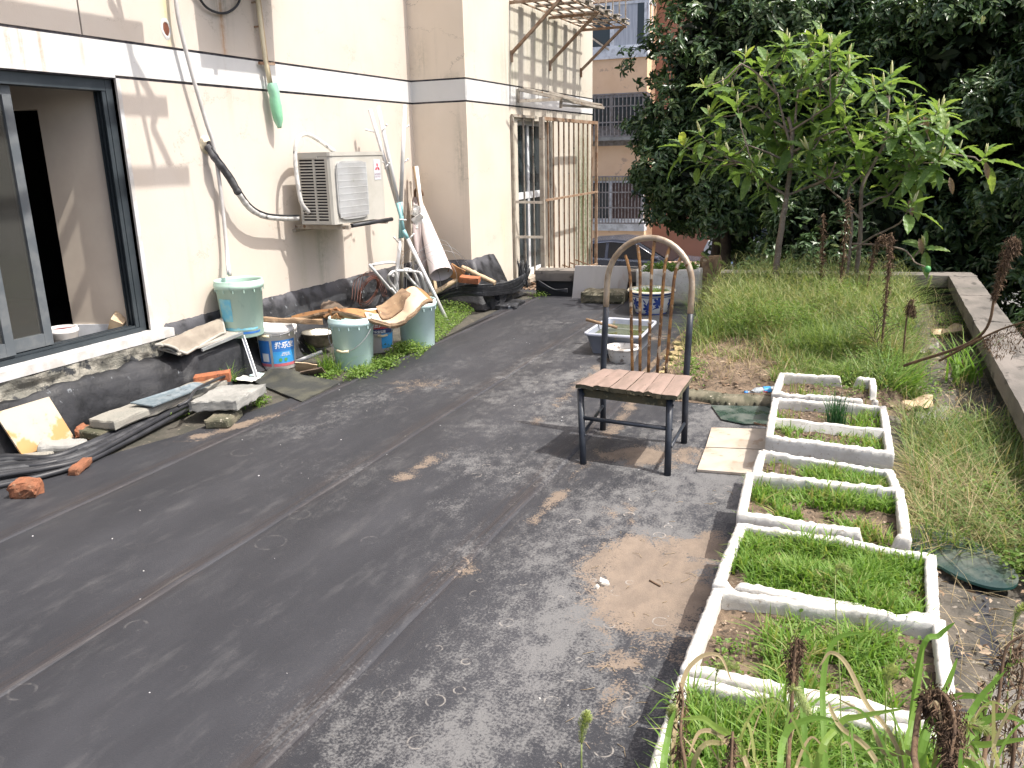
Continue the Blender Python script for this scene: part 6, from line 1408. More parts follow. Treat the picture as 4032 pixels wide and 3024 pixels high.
t, cs = FB; P, u, v_ = inpoly_pts(cs, 900, .08); P[:, 2] = .32+NR.rand(900)*.09; D = NR.normal(0, 1, (900, 3)); D[:, 2] = abs(D[:, 2])*.6; Ls = NR.uniform(.02, .045, 900)
tag(rawleaf('foam_box_weeds', leaves_np(P, D, NR.normal(0, .4, (900, 3))+np.array([0, -.2, 1.]), Ls, Ls*.5, NR.rand(900)*.7), 'weed_leaf', parent=t), kind='stuff')
# foxtail grass: stem, drooping bristly head
def foxtail(base, tip, head, label, hl=.07, hr=.006, mt='grass_bright', leaves=3, name='foxtail_grass'):
    base, tip = V(base), V(tip); t = thing(name, base, label, 'foxtail grass', 'foxtail grasses'); mid_ = base.lerp(tip, .55)+V((0, 0, .06*(tip-base).length))
    sp_ = smooth_path([base, mid_, tip, tip+V(head)*hl], 8); m = MB(); m.tube(sp_[:17], [.0014]*17, 5); m.build('stem', 'foxtail_head', t, vals=[.3]*len(m.v)); m = MB(); m.tube(sp_[16:], [hr*.45*max(.15, math.sin(math.pi*min(.95, .08+i/9))) for i in range(len(sp_[16:]))], 8); m.build('head_core', 'foxtail_head', t, vals=[.2]*len(m.v))
    hp = sp_[16:]; n = 420; tt = NR.rand(n)*(len(hp)-1.001); ii = tt.astype(int); ff = tt-ii; HP = np.array([list(p) for p in hp])
    C = HP[ii]*(1-ff)[:, None]+HP[ii+1]*ff[:, None]; T_ = unit(HP[ii+1]-HP[ii]); a = NR.normal(0, 1, (n, 3)); a = unit(a-T_*(a*T_).sum(1, keepdims=True))
    rr = hr*np.sin(np.clip(tt/(len(hp)-1), .03, .97)*math.pi)**.4; P = C+a*(rr*.4)[:, None]; L = leaves_np(P, a+T_*1.1, T_, rr*1.5, np.full(n, .0012), NR.uniform(.2, 1, n)); rawleaf('seed_head', L, 'foxtail_head', t)
    for k in range(leaves):
        P1 = np.array([list(base.lerp(tip, .15+.2*k))]); L = blades_np(P1, np.array([.16]), np.array([.007]), np.array([.9]), 5, tone=np.array([.8])); rawmesh('leaf', L[0], L[1], mt, L[2], parent=t)
    return t
FX = [((2810, 1160), (2838, 972), (-.5, 0, .3), 8.5), ((2830, 1180), (2790, 1022), (-.6, 0, .5), 8.4), ((2840, 1150), (2805, 1066), (-.2, 0, .6), 8.3), ((2900, 1180), (2858, 1046), (-.5, 0, .35), 8.2), ((2995, 1120), (3001, 1003), (.3, 0, .9), 8.4), ((2900, 1230), (2806, 1105), (-.4, 0, .5), 8.2), ((3640, 1230), (3650, 1140), (.2, 0, 1), 8.4), ((3020, 1140), (2988, 1045), (.8, 0, .1), 8.3)]
FXL = ['foxtail leaning left over the tall grass, topmost beside the dark hedge', 'foxtail just left of the topmost one, lower', 'foxtail over the brown board end behind the grass', 'foxtail bending left between the board end and the tall grass', 'upright foxtail left of the thin loquat trunk', 'low foxtail hanging at the left edge of the tall grass', 'single foxtail at the right corner of the grass bed', 'foxtail bending right below the loquat trunk']
for (b_, h_, hd, yy), lb in zip(FX, FXL): foxtail(PY(*b_, yy), PY(*h_, yy), hd, lb, .13, .014)
def footed(p): z = .15 if -.36 < p.x < .31 else (.008 if p.x < 0 else .03); return V((p.x, p.y, z))
FN = [((2700, 3300), (2640, 2905), (.02, .1, .9), 1.45, 'foxtail at the left of the nearest foam box, pale head bottom centre'), ((3350, 3200), (3290, 2265), (.5, .2, .15), 1.9, 'foxtail arching over the middle foam rim'), ((3560, 3200), (3490, 2720), (.15, .3, .6), 1.55, 'foxtail head over the grass of the second nearest box'), ((3130, 3200), (3110, 2735), (.5, .1, -.5), 1.45, 'foxtail drooping right over the nearest foam rim'), ((2880, 3250), (2820, 2660), (.6, .2, .3), 1.6, 'foxtail on the left rim of the nearest foam box'), ((4000, 3000), (3990, 2470), (.35, .2, .8), 1.9, 'foxtail at the right frame edge above the glass plate'), ((3900, 3100), (3790, 2890), (.7, .2, .1), 1.5, 'foxtail lying right at the lower right corner'), ((2310, 3200), (2290, 2930), (.1, .2, .8), 1.35, 'lone foxtail head over the black floor at the bottom edge')]
for b_, h_, hd, dd, lb in FN: foxtail(footed(depth_pt(*b_, dd)), depth_pt(*h_, dd), hd, lb, .062, .0065, leaves=1)
# long near blades
def rooted(P): p = P[0]; z = .15 if -.36 < p.x < .31 else (.008 if p.x < 0 else .03); return [V((p.x, p.y, z))]+list(P)
def near_blades(lst, mt, name, label, w_=.008):
    parts = []
    for pts, dd in lst:
        P = smooth_path(rooted([depth_pt(px, py, dd) for px, py in pts]), 7); n = len(P); A = np.array([list(p) for p in P]); T_ = unit(np.gradient(A, axis=0)); S = unit(np.cross(T_, np.array([.3, -.8, .5])))
        w = (w_*np.sin(np.linspace(.25, math.pi, n))**.6/2+.0003)[:, None]; vs = np.stack([A-S*w, A+np.array([0, 0, -.001]), A+S*w], 1).reshape(-1, 3)
        q_ = np.array([[3*i+j, 3*i+j+1, 3*i+j+4, 3*i+j+3] for i in range(n-1) for j in (0, 1)]); parts.append((vs, q_, np.full(len(vs), NR.uniform(.3, 1))))
    return plantmesh(name, join_np(parts), mt, label, 'weed')
near_blades([([(3250, 3200), (3240, 2700), (3290, 2520), (3420, 2490)], 1.6), ([(3180, 3200), (3150, 2560), (3215, 2455)], 1.6), ([(3540, 3100), (3600, 2800), (3640, 2540)], 1.6), ([(3060, 3200), (3090, 2900), (3200, 2830), (3300, 2840)], 1.4), ([(3200, 3100), (3300, 2860), (3390, 2820), (3560, 2790)], 1.45), ([(3500, 3200), (3330, 2900), (3250, 2855)], 1.4), ([(2950, 3100), (2800, 2850), (2680, 2830)], 1.4), ([(2600, 3200), (2630, 2900), (2660, 2790)], 1.35)], 'grass_bright', 'long_grass', 'long broad green grass blades rising over the nearest foam box', .0095)
near_blades([([(3700, 3200), (3780, 2960), (3900, 2930), (4100, 2900)], 1.5), ([(3650, 3150), (3760, 3000), (3900, 3040), (4080, 3050)], 1.45), ([(3600, 3100), (3700, 2790), (3830, 2740), (3950, 2800)], 1.6), ([(3650, 2900), (3730, 2700), (3770, 2590)], 1.7), ([(3850, 2900), (3950, 2640), (4080, 2590)], 1.7), ([(3750, 3100), (3850, 2870), (3960, 2820), (4080, 2870)], 1.5), ([(3620, 2600), (3700, 2500), (3760, 2450)], 1.9), ([(3700, 3100), (3840, 2780), (3960, 2640)], 1.55)], 'grass_bright', 'long_grass', 'long broad green grass blades in the lower right corner', .0105)
near_blades([([(3560, 3100), (3400, 2750), (3330, 2610), (3270, 2570), (3230, 2620)], 1.5), ([(2640, 3100), (2680, 2720), (2740, 2600), (2830, 2580), (2880, 2680)], 1.5), ([(3480, 3150), (3300, 2850), (3260, 2760)], 1.4), ([(2720, 3060), (2850, 2920), (2800, 2880)], 1.4), ([(3620, 3080), (3480, 2960), (3420, 2830), (3300, 2750)], 1.5), ([(3700, 2900), (3830, 2960), (3800, 3080)], 1.5), ([(2960, 3150), (2860, 2920), (2760, 2880), (2710, 2980)], 1.4)], 'grass_dry', 'dry_grass', 'curling dry straw blades over the nearest foam box', .007)
# dead amaranth-like stalks
def dead_weed(pts, r, label, n=500, spread=.03, frac=(.35, 1.), side=0, hang=.04, mt='dead_seed', fs=.008):
    P = smooth_path(pts, 8); t = thing('dead_weed', P[0], label, 'dead weed', 'dead weed stalks')
    m = MB(); k = len(P); m.tube(P, [r*(1-.7*i/k)+.0006 for i in range(k)], 6); m.build('stem', mt, t)
    A = np.array([list(p) for p in P]); tt = NR.uniform(frac[0], frac[1], n)*(k-1.001); ii = tt.astype(int); ff = (tt-ii)[:, None]; C = A[ii]*(1-ff)+A[ii+1]*ff
    a = unit(NR.normal(0, 1, (n, 3))); prof_ = np.sin(np.clip((tt/(k-1)-frac[0])/(frac[1]-frac[0]), .04, .9)*math.pi)**.6; Q = C+a*(spread*NR.rand(n)*prof_)[:, None]; Q[:, 2] -= NR.rand(n)*hang*prof_
    D = NR.normal(0, .6, (n, 3))+np.array([0, 0, -1.]); Ls = NR.uniform(.5, 1.4, n)*fs; rawleaf('seed_cluster', leaves_np(Q, D, NR.normal(0, 1, (n, 3)), Ls*NR.uniform(1.2, 3.2, n), Ls*.45, NR.rand(n)), mt, t); return t
yy = 7.9
for seq, n, sp_, fr_w, lb in (
    ([(3232, 1190), (3236, 1080), (3240, 950), (3243, 840)], 520, .045, (.2, 1), 'tall dead brown seed stalk, leftmost in the tall grass'),
    ([(3300, 1160), (3318, 1040), (3330, 900), (3345, 775)], 560, .045, (.1, 1), 'tallest dead brown stalk reaching into the loquat leaves'),
    ([(3415, 1140), (3432, 1040), (3455, 950), (3478, 925), (3487, 955)], 420, .04, (.2, 1), 'dead stalk with a hooked tip, before the two loquat stems'),
    ([(3460, 1500), (3480, 1270), (3500, 1050), (3512, 915)], 620, .05, (.35, 1), 'long dark dead stalk standing at the near edge of the tall grass')):
    dead_weed([PY(x_, y_, yy if seq[0][1] < 1400 else 6.1) for x_, y_ in seq], .009, lb, n, sp_ if seq[0][1] < 1400 else .032, fr_w, fs=.016 if seq[0][1] < 1400 else .012)
dead_weed([PY(x_, y_, 5.9) for x_, y_ in ((3555, 1420), (3565, 1300), (3578, 1200), (3592, 1182), (3598, 1230))], .006, 'short dark dead stalk with a drooping tassel right of the tall grass', 420, .03, (.4, 1), hang=.08, fs=.012)
m = MB()
dk = thing('dry_bush', PY(3460, 1480, 6.0), 'bare dark twiggy dead bush at the foot of the long dead stalk', 'dead bush')
for k in range(26):
    a = PY(3455+R.uniform(-12, 12), 1480-R.uniform(0, 220), 6.05); d = V((R.uniform(-.12, .14), R.uniform(-.1, .1), R.uniform(.05, .16))); m.tube(smooth_path([a, a+d*.6+V((0, 0, .01)), a+d+V((R.uniform(-.03, .03), 0, -.02))], 3), .0022, 4)
m.build('twigs', 'bark_dark', dk)
dead_weed([depth_pt(*p) for p in ((3560, 1440, 5.5), (3850, 1330, 5.0), (3920, 1150, 4.9), (3960, 1000, 4.8), (3990, 935, 4.8), (4005, 970, 4.8))], .0085, 'large curved dead seed plume before the right parapet at the frame edge', 2600, .034, (.38, 1), hang=.07, fs=.009)
dead_weed([depth_pt(*p) for p in ((3700, 1420, 5.3), (3850, 1340, 4.9), (3960, 1290, 4.6), (4100, 1250, 4.4))], .007, 'dead stalk stretching right across the right parapet coping', 700, .03, (.4, 1), hang=.14, fs=.009)
dead_weed(rooted([depth_pt(*p) for p in ((3590, 3250, 1.35), (3600, 2950, 1.42), (3625, 2780, 1.45), (3665, 2728, 1.45), (3720, 2740, 1.43), (3760, 2850, 1.4), (3740, 3000, 1.38))]), .0052, 'thick dead seed stalk bent over like a hook, nearest at the bottom edge', 5200, .026, (0.486, 1), hang=.05, fs=.0045)
dead_weed(rooted([depth_pt(*p) for p in ((3090, 3200, 1.5), (3110, 2900, 1.5), (3125, 2650, 1.5), (3135, 2530, 1.5), (3150, 2520, 1.5))]), .0040, 'upright dead stalk before the second nearest foam box', 1500, .018, (0.56, 1), hang=.05, fs=.0042)
dead_weed(rooted([depth_pt(*p) for p in ((2870, 3300, 1.35), (2875, 3100, 1.35), (2885, 2880, 1.35))]), .004, 'short dead stalk at the bottom edge over the nearest foam box', 500, .016, (0.533, 1), hang=.05, fs=.006)
dead_weed(rooted([depth_pt(*p) for p in ((3850, 3150, 1.6), (3890, 2900, 1.6), (3930, 2760, 1.6), (3960, 2560, 1.6), (4030, 2500, 1.6))]), .0036, 'dark reddish dead stalk at the lower right corner, left one', 600, .03, (0.44, 1), hang=.10, fs=.0055)
dead_weed(rooted([depth_pt(*p) for p in ((3980, 3050, 1.7), (4000, 2800, 1.7), (4040, 2600, 1.7))]), .0036, 'dark reddish dead stalk at the very right frame edge', 400, .03, (0.467, 1), hang=.10, fs=.0055)
dead_weed(rooted([depth_pt(*p) for p in ((2700, 3150, 1.4), (2680, 2900, 1.4), (2690, 2760, 1.42), (2675, 2690, 1.42))]), .003, 'thin reddish dead stalk on the left rim of the nearest foam box', 260, .018, (0.4, 1), hang=.06, fs=.006)

for mt, cnt_, nm in (('grass_bright', 34, 'thin_grass'), ('grass_dry', 15, 'thin_straw')):
    L = []
    for k in range(cnt_):
        x0 = R.uniform(2640, 4050); dd = R.uniform(1.25, 1.75); h = R.uniform(120, 460); lx = R.uniform(-260, 260)
        L.append((x0, dd, h, lx))
    parts = []
    for x0, dd, h, lx in L:
        P = smooth_path(rooted([depth_pt(x0, 3180, dd), depth_pt(x0+lx*.15, 3180-h*.6, dd), depth_pt(x0+lx*.55, 3180-h, dd), depth_pt(x0+lx, 3180-h*R.uniform(.75, 1.05), dd)]), 6); n = len(P); A = np.array([list(p) for p in P]); T_ = unit(np.gradient(A, axis=0)); S = unit(np.cross(T_, np.array([R.uniform(-.5, .5), -.8, R.uniform(0, .8)])))
        w = (R.uniform(.0018, .0050)*np.sin(np.linspace(.35, math.pi, n))**.6/2+.0002)[:, None]; vs = np.stack([A-S*w, A+S*w], 1).reshape(-1, 3)
        parts.append((vs, np.array([[2*i, 2*i+1, 2*i+3, 2*i+2] for i in range(n-1)]), np.full(len(vs), R.random())))
    J = join_np(parts); tag(rawmesh(nm, J[0], J[1], mt, J[2]), kind='stuff')

# ------------------------------------------------------------ loquat trees
def loquat_leaf_mesh(k):
    rs = np.random.RandomState(40+k); L, Wd = 1., .27+.05*rs.rand(); n = 12; rows = []
    bend = .25+.35*rs.rand()
    for i in range(n+1):
        t = i/n; w = Wd*.5*(math.sin(math.pi*min(1, t**.85))**.75)*(1 if t > .06 else .25)+.004; a = t*bend*1.6
        c = V((math.sin(a)/max(bend*1.6, .01), 0, -(1-math.cos(a))/max(bend*1.6, .01)))
        rip = .014*(1 if i % 2 else -1); rows.append([c+V((-.03, s_*w, .32*w*abs(s_)+rip*abs(s_)*(1 if 0 < i < n else 0))) for s_ in (-1, -.5, 0, .5, 1)])
    m = MB(); m.loft(rows, smooth=False)
    me = bpy.data.meshes.new('leaf'); me.from_pydata([tuple(v) for v in m.v], [], m.f); at = me.attributes.new('v', 'FLOAT', 'POINT'); at.data.foreach_set('value', [min(1, max(0, (.15+.75*k/9)+.08*mn.noise(V(p)*5))) for p in m.v]); me.materials.append(MATS['loquat_leaf'])
    return me
LM = [loquat_leaf_mesh(k) for k in range(10)]
dead_me = LM[3].copy(); dead_me.materials[0] = MATS['dead_leaf']
def bud_mesh():
    m = MB(); m.tube([(0, 0, 0), (.3, 0, .01), (.7, 0, .02), (1, 0, .03)], [.05, .09, .07, .01], 6); me = bpy.data.meshes.new('bud'); me.from_pydata(m.v, [], m.f); me.polygons.foreach_set('use_smooth', [True]*len(me.polygons)); at = me.attributes.new('v', 'FLOAT', 'POINT'); at.data.foreach_set('value', [.5]*len(m.v)); me.materials.append(MATS['loquat_bud']); return me
BM = bud_mesh()
JOIN = {}
joined = [False]
def add_leaf(me, name, root, p, d, up, L):
    d = d.normalized(); y = up.cross(d); y = y.normalized() if y.length > 1e-4 else d.orthogonal().normalized(); z = d.cross(y)
    mx = Matrix((d, y, z)).transposed().to_4x4(); mx = mx @ Matrix.Diagonal((L, L, L, 1)); mx.translation = V(p)-V(WLOC[root.name])
    if joined[0] and name == 'leaf': JOIN.setdefault(root.name, (root, []))[1].append((me, mx)); return
    o = bpy.data.objects.new(name, me); COL.objects.link(o); o.parent = root; o.matrix_local = mx; return o
cnt = {}
def whorl(root, p, ax, n, L, bud=True, young=0, dead=0):
    ax = ax.normalized(); u = ax.orthogonal().normalized(); w = ax.cross(u); ph = R.random()*6.28
    for k in range(n):
        f = k/n; a = ph+k*2.4; el = math.radians(58-78*f+R.uniform(-12, 12)); rd_ = u*math.cos(a)+w*math.sin(a)
        d = rd_*math.cos(el)+ax*math.sin(el); d.z -= .04*f
        q = p-ax*(.09*f)+d*.012; me = LM[min(9, max(0, int(R.triangular(0, 7.5, 3)+(3 if f < .3 and R.random() < young else 0))))]
        add_leaf(me, 'leaf', root, q, d, ax+V((0, 0, .8)), L*R.uniform(.7, 1.15)*(.75+.4*f)); cnt[root.name] = cnt.get(root.name, 0)+1
    for k in range(R.choice((1, 2, 2)) if bud else 0): add_leaf(BM, 'bud', root, p, ax+V((R.uniform(-.25, .25), R.uniform(-.25, .25), .5)), V((0, 0, 1)), R.uniform(.10, .15))
def limb(root, pts, r0, r1, nm='branch', mt='bark'):
    P = smooth_path(pts, 6); k = len(P); m = MB(); m.tube([p+V((R.uniform(-1, 1), R.uniform(-1, 1), 0))*.004 for p in P], [r0+(r1-r0)*i/(k-1) for i in range(k)], 7); m.build(nm, mt, root)
Y1 = 8.45
T1 = thing('loquat_tree', PY(3055, 1075, Y1), 'young loquat tree with a single straight trunk growing from the grass bed, left one', 'loquat tree')
T2 = thing('loquat_tree', PY(3370, 1070, Y1+.1), 'second loquat tree with two thin stems and leaves over the right parapet', 'loquat tree')
q = lambda px, py, dy=0.: PY(px, py, Y1+dy)
limb(T1, [PY(3050, 1130, Y1), q(3062, 1000), q(3090, 820), q(3098, 770), q(3120, 560), q(3105, 460)], .034, .016, 'trunk')
tips = {}
br = [([(3098, 770), (3020, 720), (2950, 660), (2910, 640)], 0), ([(3098, 770), (3160, 745), (3230, 720), (3330, 660), (3420, 640)], .1), ([(3110, 560), (3080, 450), (3060, 370), (3030, 300)], 0), ([(3118, 560), (3135, 440), (3140, 360), (3170, 250)], .05),
      ([(3110, 520), (3200, 460), (3270, 415)], -.1), ([(3110, 520), (3040, 470), (2980, 420)], .1), ([(3140, 360), (3230, 330), (3300, 280)], .1), ([(3060, 370), (2980, 290), (2920, 250)], .0), ([(3120, 600), (3230, 540), (3330, 500)], -.15), ([(3105, 640), (3020, 600), (2940, 570)], -.15), ([(3160, 745), (3260, 700), (3290, 640)], -.2)]
for pts, dy in br: limb(T1, [q(px, py, dy*i) for i, (px, py) in enumerate(pts)], .013, .006)
W1 = [(2690, 560), (2760, 520), (2830, 560), (2735, 620), (2880, 620), (2870, 590), (2960, 590), (2960, 660), (3010, 520), (2850, 330), (2890, 360), (2780, 330), (2935, 215), (3020, 235), (3015, 265), (3100, 175), (3095, 160), (3200, 170), (3270, 180), (3300, 165), (3230, 130), (3180, 280), (3160, 250), (3060, 420), (3160, 380), (3230, 420), (3050, 640), (3120, 520), (3180, 640), (3230, 660), (3270, 520), (3290, 330), (3340, 270), (3200, 560), (3090, 560), (3330, 650), (3380, 560), (2990, 330), (3080, 320), (3240, 220), (3330, 400), (3030, 720)]
W2 = [(3480, 320), (3510, 290), (3420, 520), (3530, 620), (3590, 590), (3660, 480), (3520, 520), (3600, 700), (3450, 450), (3600, 380), (3770, 590), (3880, 600), (3700, 620), (3490, 730), (3590, 800), (3610, 640), (3400, 640), (3640, 960), (3720, 520), (3560, 430), (3680, 560)]
def nearest(p, segs): return min(segs, key=lambda s_: (s_-p).length)
def crown(T, Ws, segs, L, seedd):
    for i, (px, py) in enumerate(Ws):
        dy = R.uniform(-.35, .45); p = PY(px, py+12, Y1+dy); s_ = nearest(p, segs); d = p-s_
        limb(T, [s_, s_.lerp(p, .5)+V((0, 0, -.04)), p], .0075, .0045, 'twig')
        ax = (d.normalized()*.5+V((0, 0, .75)))+V((R.uniform(-.2, .2), R.uniform(-.3, .1), 0)); whorl(T, p, ax, R.choice((7, 8, 8, 9)), L*R.uniform(.85, 1.1), True, .5)
segs1 = [q(px, py, dy*i) for pts, dy in br for i, (px, py) in enumerate(pts)]
crown(T1, W1[:37], segs1, .29, 1)
joined[0] = True
crown(T1, W1[37:]+[(R.uniform(2780, 3420), R.uniform(190, 640)) for k in range(13)], segs1, .27, 1)
joined[0] = False
limb(T2, [PY(3365, 1140, Y1+.1), q(3385, 960, .1), q(3390, 820, .05), q(3400, 720), q(3480, 560, .1), q(3500, 380, .15)], .024, .011, 'trunk')
limb(T2, [PY(3330, 1120, Y1), q(3345, 1000), q(3355, 860), q(3340, 760), q(3390, 690)], .016, .009, 'trunk')
br2 = [([(3385, 860), (3330, 800), (3260, 740), (3210, 700)], .05), ([(3390, 820), (3460, 780), (3510, 760), (3600, 640)], .05), ([(3355, 985), (3440, 930), (3540, 880), (3580, 820)], -.1), ([(3355, 960), (3460, 965), (3560, 985), (3600, 1030), (3640, 1050)], -.12), ([(3500, 560), (3600, 590), (3700, 600), (3840, 620)], -.05), ([(3480, 560), (3560, 500), (3640, 490)], .1), ([(3640, 960), (3600, 1010)], -.1)]
for pts, dy in br2: limb(T2, [q(px, py, dy*i) for i, (px, py) in enumerate(pts)], .011, .006)
segs2 = [q(px, py, dy*i) for pts, dy in br2 for i, (px, py) in enumerate(pts)]+[q(3480, 560), q(3500, 380), q(3400, 720)]
crown(T2, W2, segs2, .30, 2)
joined[0] = True
crown(T2, [(R.uniform(3420, 3800), R.uniform(330, 680)) for k in range(7)], segs2, .27, 1)
joined[0] = False
for root, L in JOIN.values():
    vs, fs, tn = [], [], []
    for me, mx in L:
        b = len(vs); vs += [tuple(mx @ v.co) for v in me.vertices]; fs += [tuple(i+b for i in p.vertices) for p in me.polygons]; tn += [a.value for a in me.attributes['v'].data]
    me = bpy.data.meshes.new('more_leaves'); me.from_pydata(vs, [], fs); me.materials.append(MATS['loquat_leaf']); me.attributes.new('v', 'FLOAT', 'POINT').data.foreach_set('value', tn)
    o = bpy.data.objects.new('more_leaves', me); COL.objects.link(o); o.parent = root; o['kind'] = 'stuff'
for px, py in ((3580, 790), (3740, 700), (3620, 940), (3880, 640), (3640, 460)): add_leaf(dead_me, 'dead_leaf', T2, PY(px, py, Y1-.1), V((.3, -.2, -1)), V((0, -1, .3)), .16)
c = q(3652, 1060, -.15); m = MB(); m.lathe([(0, -.035), (.022, -.025), (.028, 0), (.024, .022), (0, .032)], c, 14); m.build('fruit', 'label_green', T2)

# ------------------------------------------------------------ hedge trees beyond the parapets
def tree(name, c, rad, nl, ns, per, ls, label, base=-1.95, lr=(.32, .6), inner=8000, group='dark evergreen trees beyond the parapets', lean=0):
    t = thing(name, (c[0], c[1], base), label, 'tree', group); c = np.array(c); rad = np.array(rad)
    for k in range(3):
        a = V((c[0]+R.uniform(-.2, .2), c[1]+R.uniform(-.2, .2), base)); m = MB(); m.tube(smooth_path([a, a.lerp(V(c), .6)+V((R.uniform(-.2, .2), 0, 0)), V(c)+V((R.uniform(-.6, .6), R.uniform(-.4, .4), rad[2]*.5))], 5), [.11-.006*i for i in range(11)], 7); m.build('trunk' if k == 0 else 'limb', 'bark_dark', t)
    d = unit(NR.normal(0, 1, (nl, 3))); lc = c+d*rad*NR.uniform(.62, .92, (nl, 1)); lrad = NR.uniform(lr[0], lr[1], nl)
    n = nl*ns; li = np.repeat(np.arange(nl), ns); dd = unit(NR.normal(0, 1, (n, 3))+d[li]*.7+np.array([0, 0, .35])); sp = lc[li]+dd*(lrad[li]*NR.uniform(.65, 1.08, n)**1.)[:, None]*np.array([1, 1, .8])
    N = n*per; si = np.repeat(np.arange(n), per); ax = unit(dd[si]*.8+np.array([0, 0, .5])+NR.normal(0, .15, (N, 3)))
    rnd = NR.normal(0, 1, (N, 3)); rad_ = unit(rnd-ax*(rnd*ax).sum(1, keepdims=True)); el = NR.uniform(-.5, .9, (N, 1)); D = rad_*np.cos(el)+ax*np.sin(el); D[:, 2] -= .15
    P = sp[si]+NR.normal(0, ls*.28, (N, 3)); keep = P[:, 2] > base+.1
    tone = np.clip(NR.rand(n)[si]*.6+NR.rand(N)*.38, 0, 1); L = NR.uniform(.7, 1.25, N)*ls
    lv = leaves_np(P[keep], D[keep], (ax*.8+np.array([0, 0, .3]))[keep], L[keep], L[keep]*.40, tone[keep])
    rawleaf('crown', lv, 'hedge_leaf', t)['kind'] = 'stuff'
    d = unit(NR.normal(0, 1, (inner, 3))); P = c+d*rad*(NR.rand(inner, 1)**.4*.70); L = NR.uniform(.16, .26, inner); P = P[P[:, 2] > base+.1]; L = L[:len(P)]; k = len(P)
    rawleaf('inner_foliage', leaves_np(P, NR.normal(0, 1, (k, 3)), NR.normal(0, 1, (k, 3)), L, L*.6, NR.rand(k)), 'hedge_inner_shade', t)['kind'] = 'stuff'
    return t
tree('evergreen_tree', (-1.72, 13.6, 2.3), (1.7, 1.6, 2.35), 110, 32, 12, .115, 'dark evergreen tree nearest the orange building, behind the left loquat', lr=(.3, .62))
tree('evergreen_tree', (-2.0, 12.9, 1.15), (1.4, .9, .95), 54, 28, 11, .11, 'small dark evergreen with low branches over the parked grey car', lr=(.25, .42), inner=3000)
tree('evergreen_tree', (1.0, 13.4, 1.6), (1.9, 1.6, 3.5), 110, 32, 12, .115, 'dark evergreen tree behind the second loquat, centre of the hedge', lr=(.3, .62))
tree('evergreen_tree', (2.9, 11.6, 1.0), (1.8, 2.0, 3.5), 100, 32, 12, .115, 'dark evergreen tree at the right frame edge, tallest of the hedge', lr=(.3, .6))
tree('evergreen_tree', (-.1, 12.2, -.3), (1.9, .9, 1.6), 70, 26, 11, .105, 'low dark evergreen right behind the far parapet', lr=(.25, .45), inner=4500)
tree('evergreen_shrub', (2.15, 7.6, -.55), (.9, 2.3, 1.25), 60, 28, 11, .085, 'glossy dark shrub outside the right parapet', lr=(.22, .4), inner=4500)
tree('evergreen_tree', (.3, 17.5, 2.6), (4.4, 1.6, 4.2), 60, 16, 10, .19, 'tall dark evergreen behind the others, closing the view', lr=(.6, 1.0), inner=6500)
tree('evergreen_tree', (5.5, 15.5, 2.6), (3.0, 2.0, 4.4), 45, 16, 10, .19, 'dark evergreen far right behind the edge tree', lr=(.6, .9), inner=4500)

# ------------------------------------------------------------ orange building
ob = thing('orange_building', (0, 0, 0), 'orange rendered apartment block with barred windows behind the cream house', 'building')
YB = 27.0; e = lambda px, py, dy=0.: PY(px, py, YB+dy)
xr = e(2540, 700).x; xl = -14.
def obx(nm, mt, x0, x1, y0, y1, z0, z1, par=ob): m = MB(); m.box((x0, y0, z0), (x1, y1, z1)); return m.build(nm, mt, par)
zz = lambda py: PY(2440, py, YB).z
W3 = (zz(190), zz(5)); W2_ = (zz(535), zz(372)); W1_ = (zz(872), zz(708))
# wall in bands round the openings
for z0, z1 in ((-2.3, W1_[0]-.30), (W1_[1], W2_[0]-.26), (W2_[1], W3[0]-.30), (W3[1]+.02, 13.)): obx('wall', 'orange_render', xl, xr, YB, YB+.3, z0, z1)
for z0, z1 in ((W1_[0]-.30, W1_[1]), (W2_[0]-.26, W2_[1]), (W3[0]-.30, W3[1]+.02)): obx('wall', 'orange_render', xl, e(2230, 500).x, YB+.001, YB+.299, z0, z1)
obx('wall', 'red_render', xr+.0, xr+9, YB+1.1, YB+1.4, -2.3, 13.); obx('wall', 'orange_render', xr-.3, xr, YB+.31, YB+1.1, -2.3, 13.); obx('wall', 'red_render', xl, xr+8.8, YB+9, YB+9.2, -2.3, 13.)
def owin(z0, z1, frame, cur, nm='window'):
    x0, x1 = e(2231, 500).x, xr-.05
    w = obx(nm, frame, x0, x1+.06, YB-.06, YB+.35, z0-.30, z0)
    xm = e(2405, 500).x
    for a, b in ((x0, x0+.06), (xm-.06, xm+.06), (x1-.08, x1)): obx('frame', frame, a, b, YB+.02, YB+.09, z0+.001, z1-.001, w)
    for a, b in ((z0+.002, z0+.09), (z1-.09, z1-.002)): obx('frame', frame, x0+.061, x1-.081, YB+.022, YB+.088, a, b, w)
    obx('pane', 'pane', x0+.06, xm-.06, YB+.045, YB+.06, z0+.09, z1-.09, w)
    if cur == 'curtain_pale': obx('curtain', cur, xm+.06, x1-.3, YB+.045, YB+.06, z0+.09, z1-.09, w); obx('pane', 'pane', x1-.3, x1-.08, YB+.045, YB+.06, z0+.09, z1-.09, w)
    else: obx('curtain', cur, xm+.06, x1-.08, YB+.045, YB+.06, z0+.09, z1-.09, w)
    return w
owin(*W3, 'white_frame', 'curtain_pale'); owin(*W1_, 'white_frame', 'curtain_brown'); w2 = owin(*W2_, 'bar_grey', 'pane')
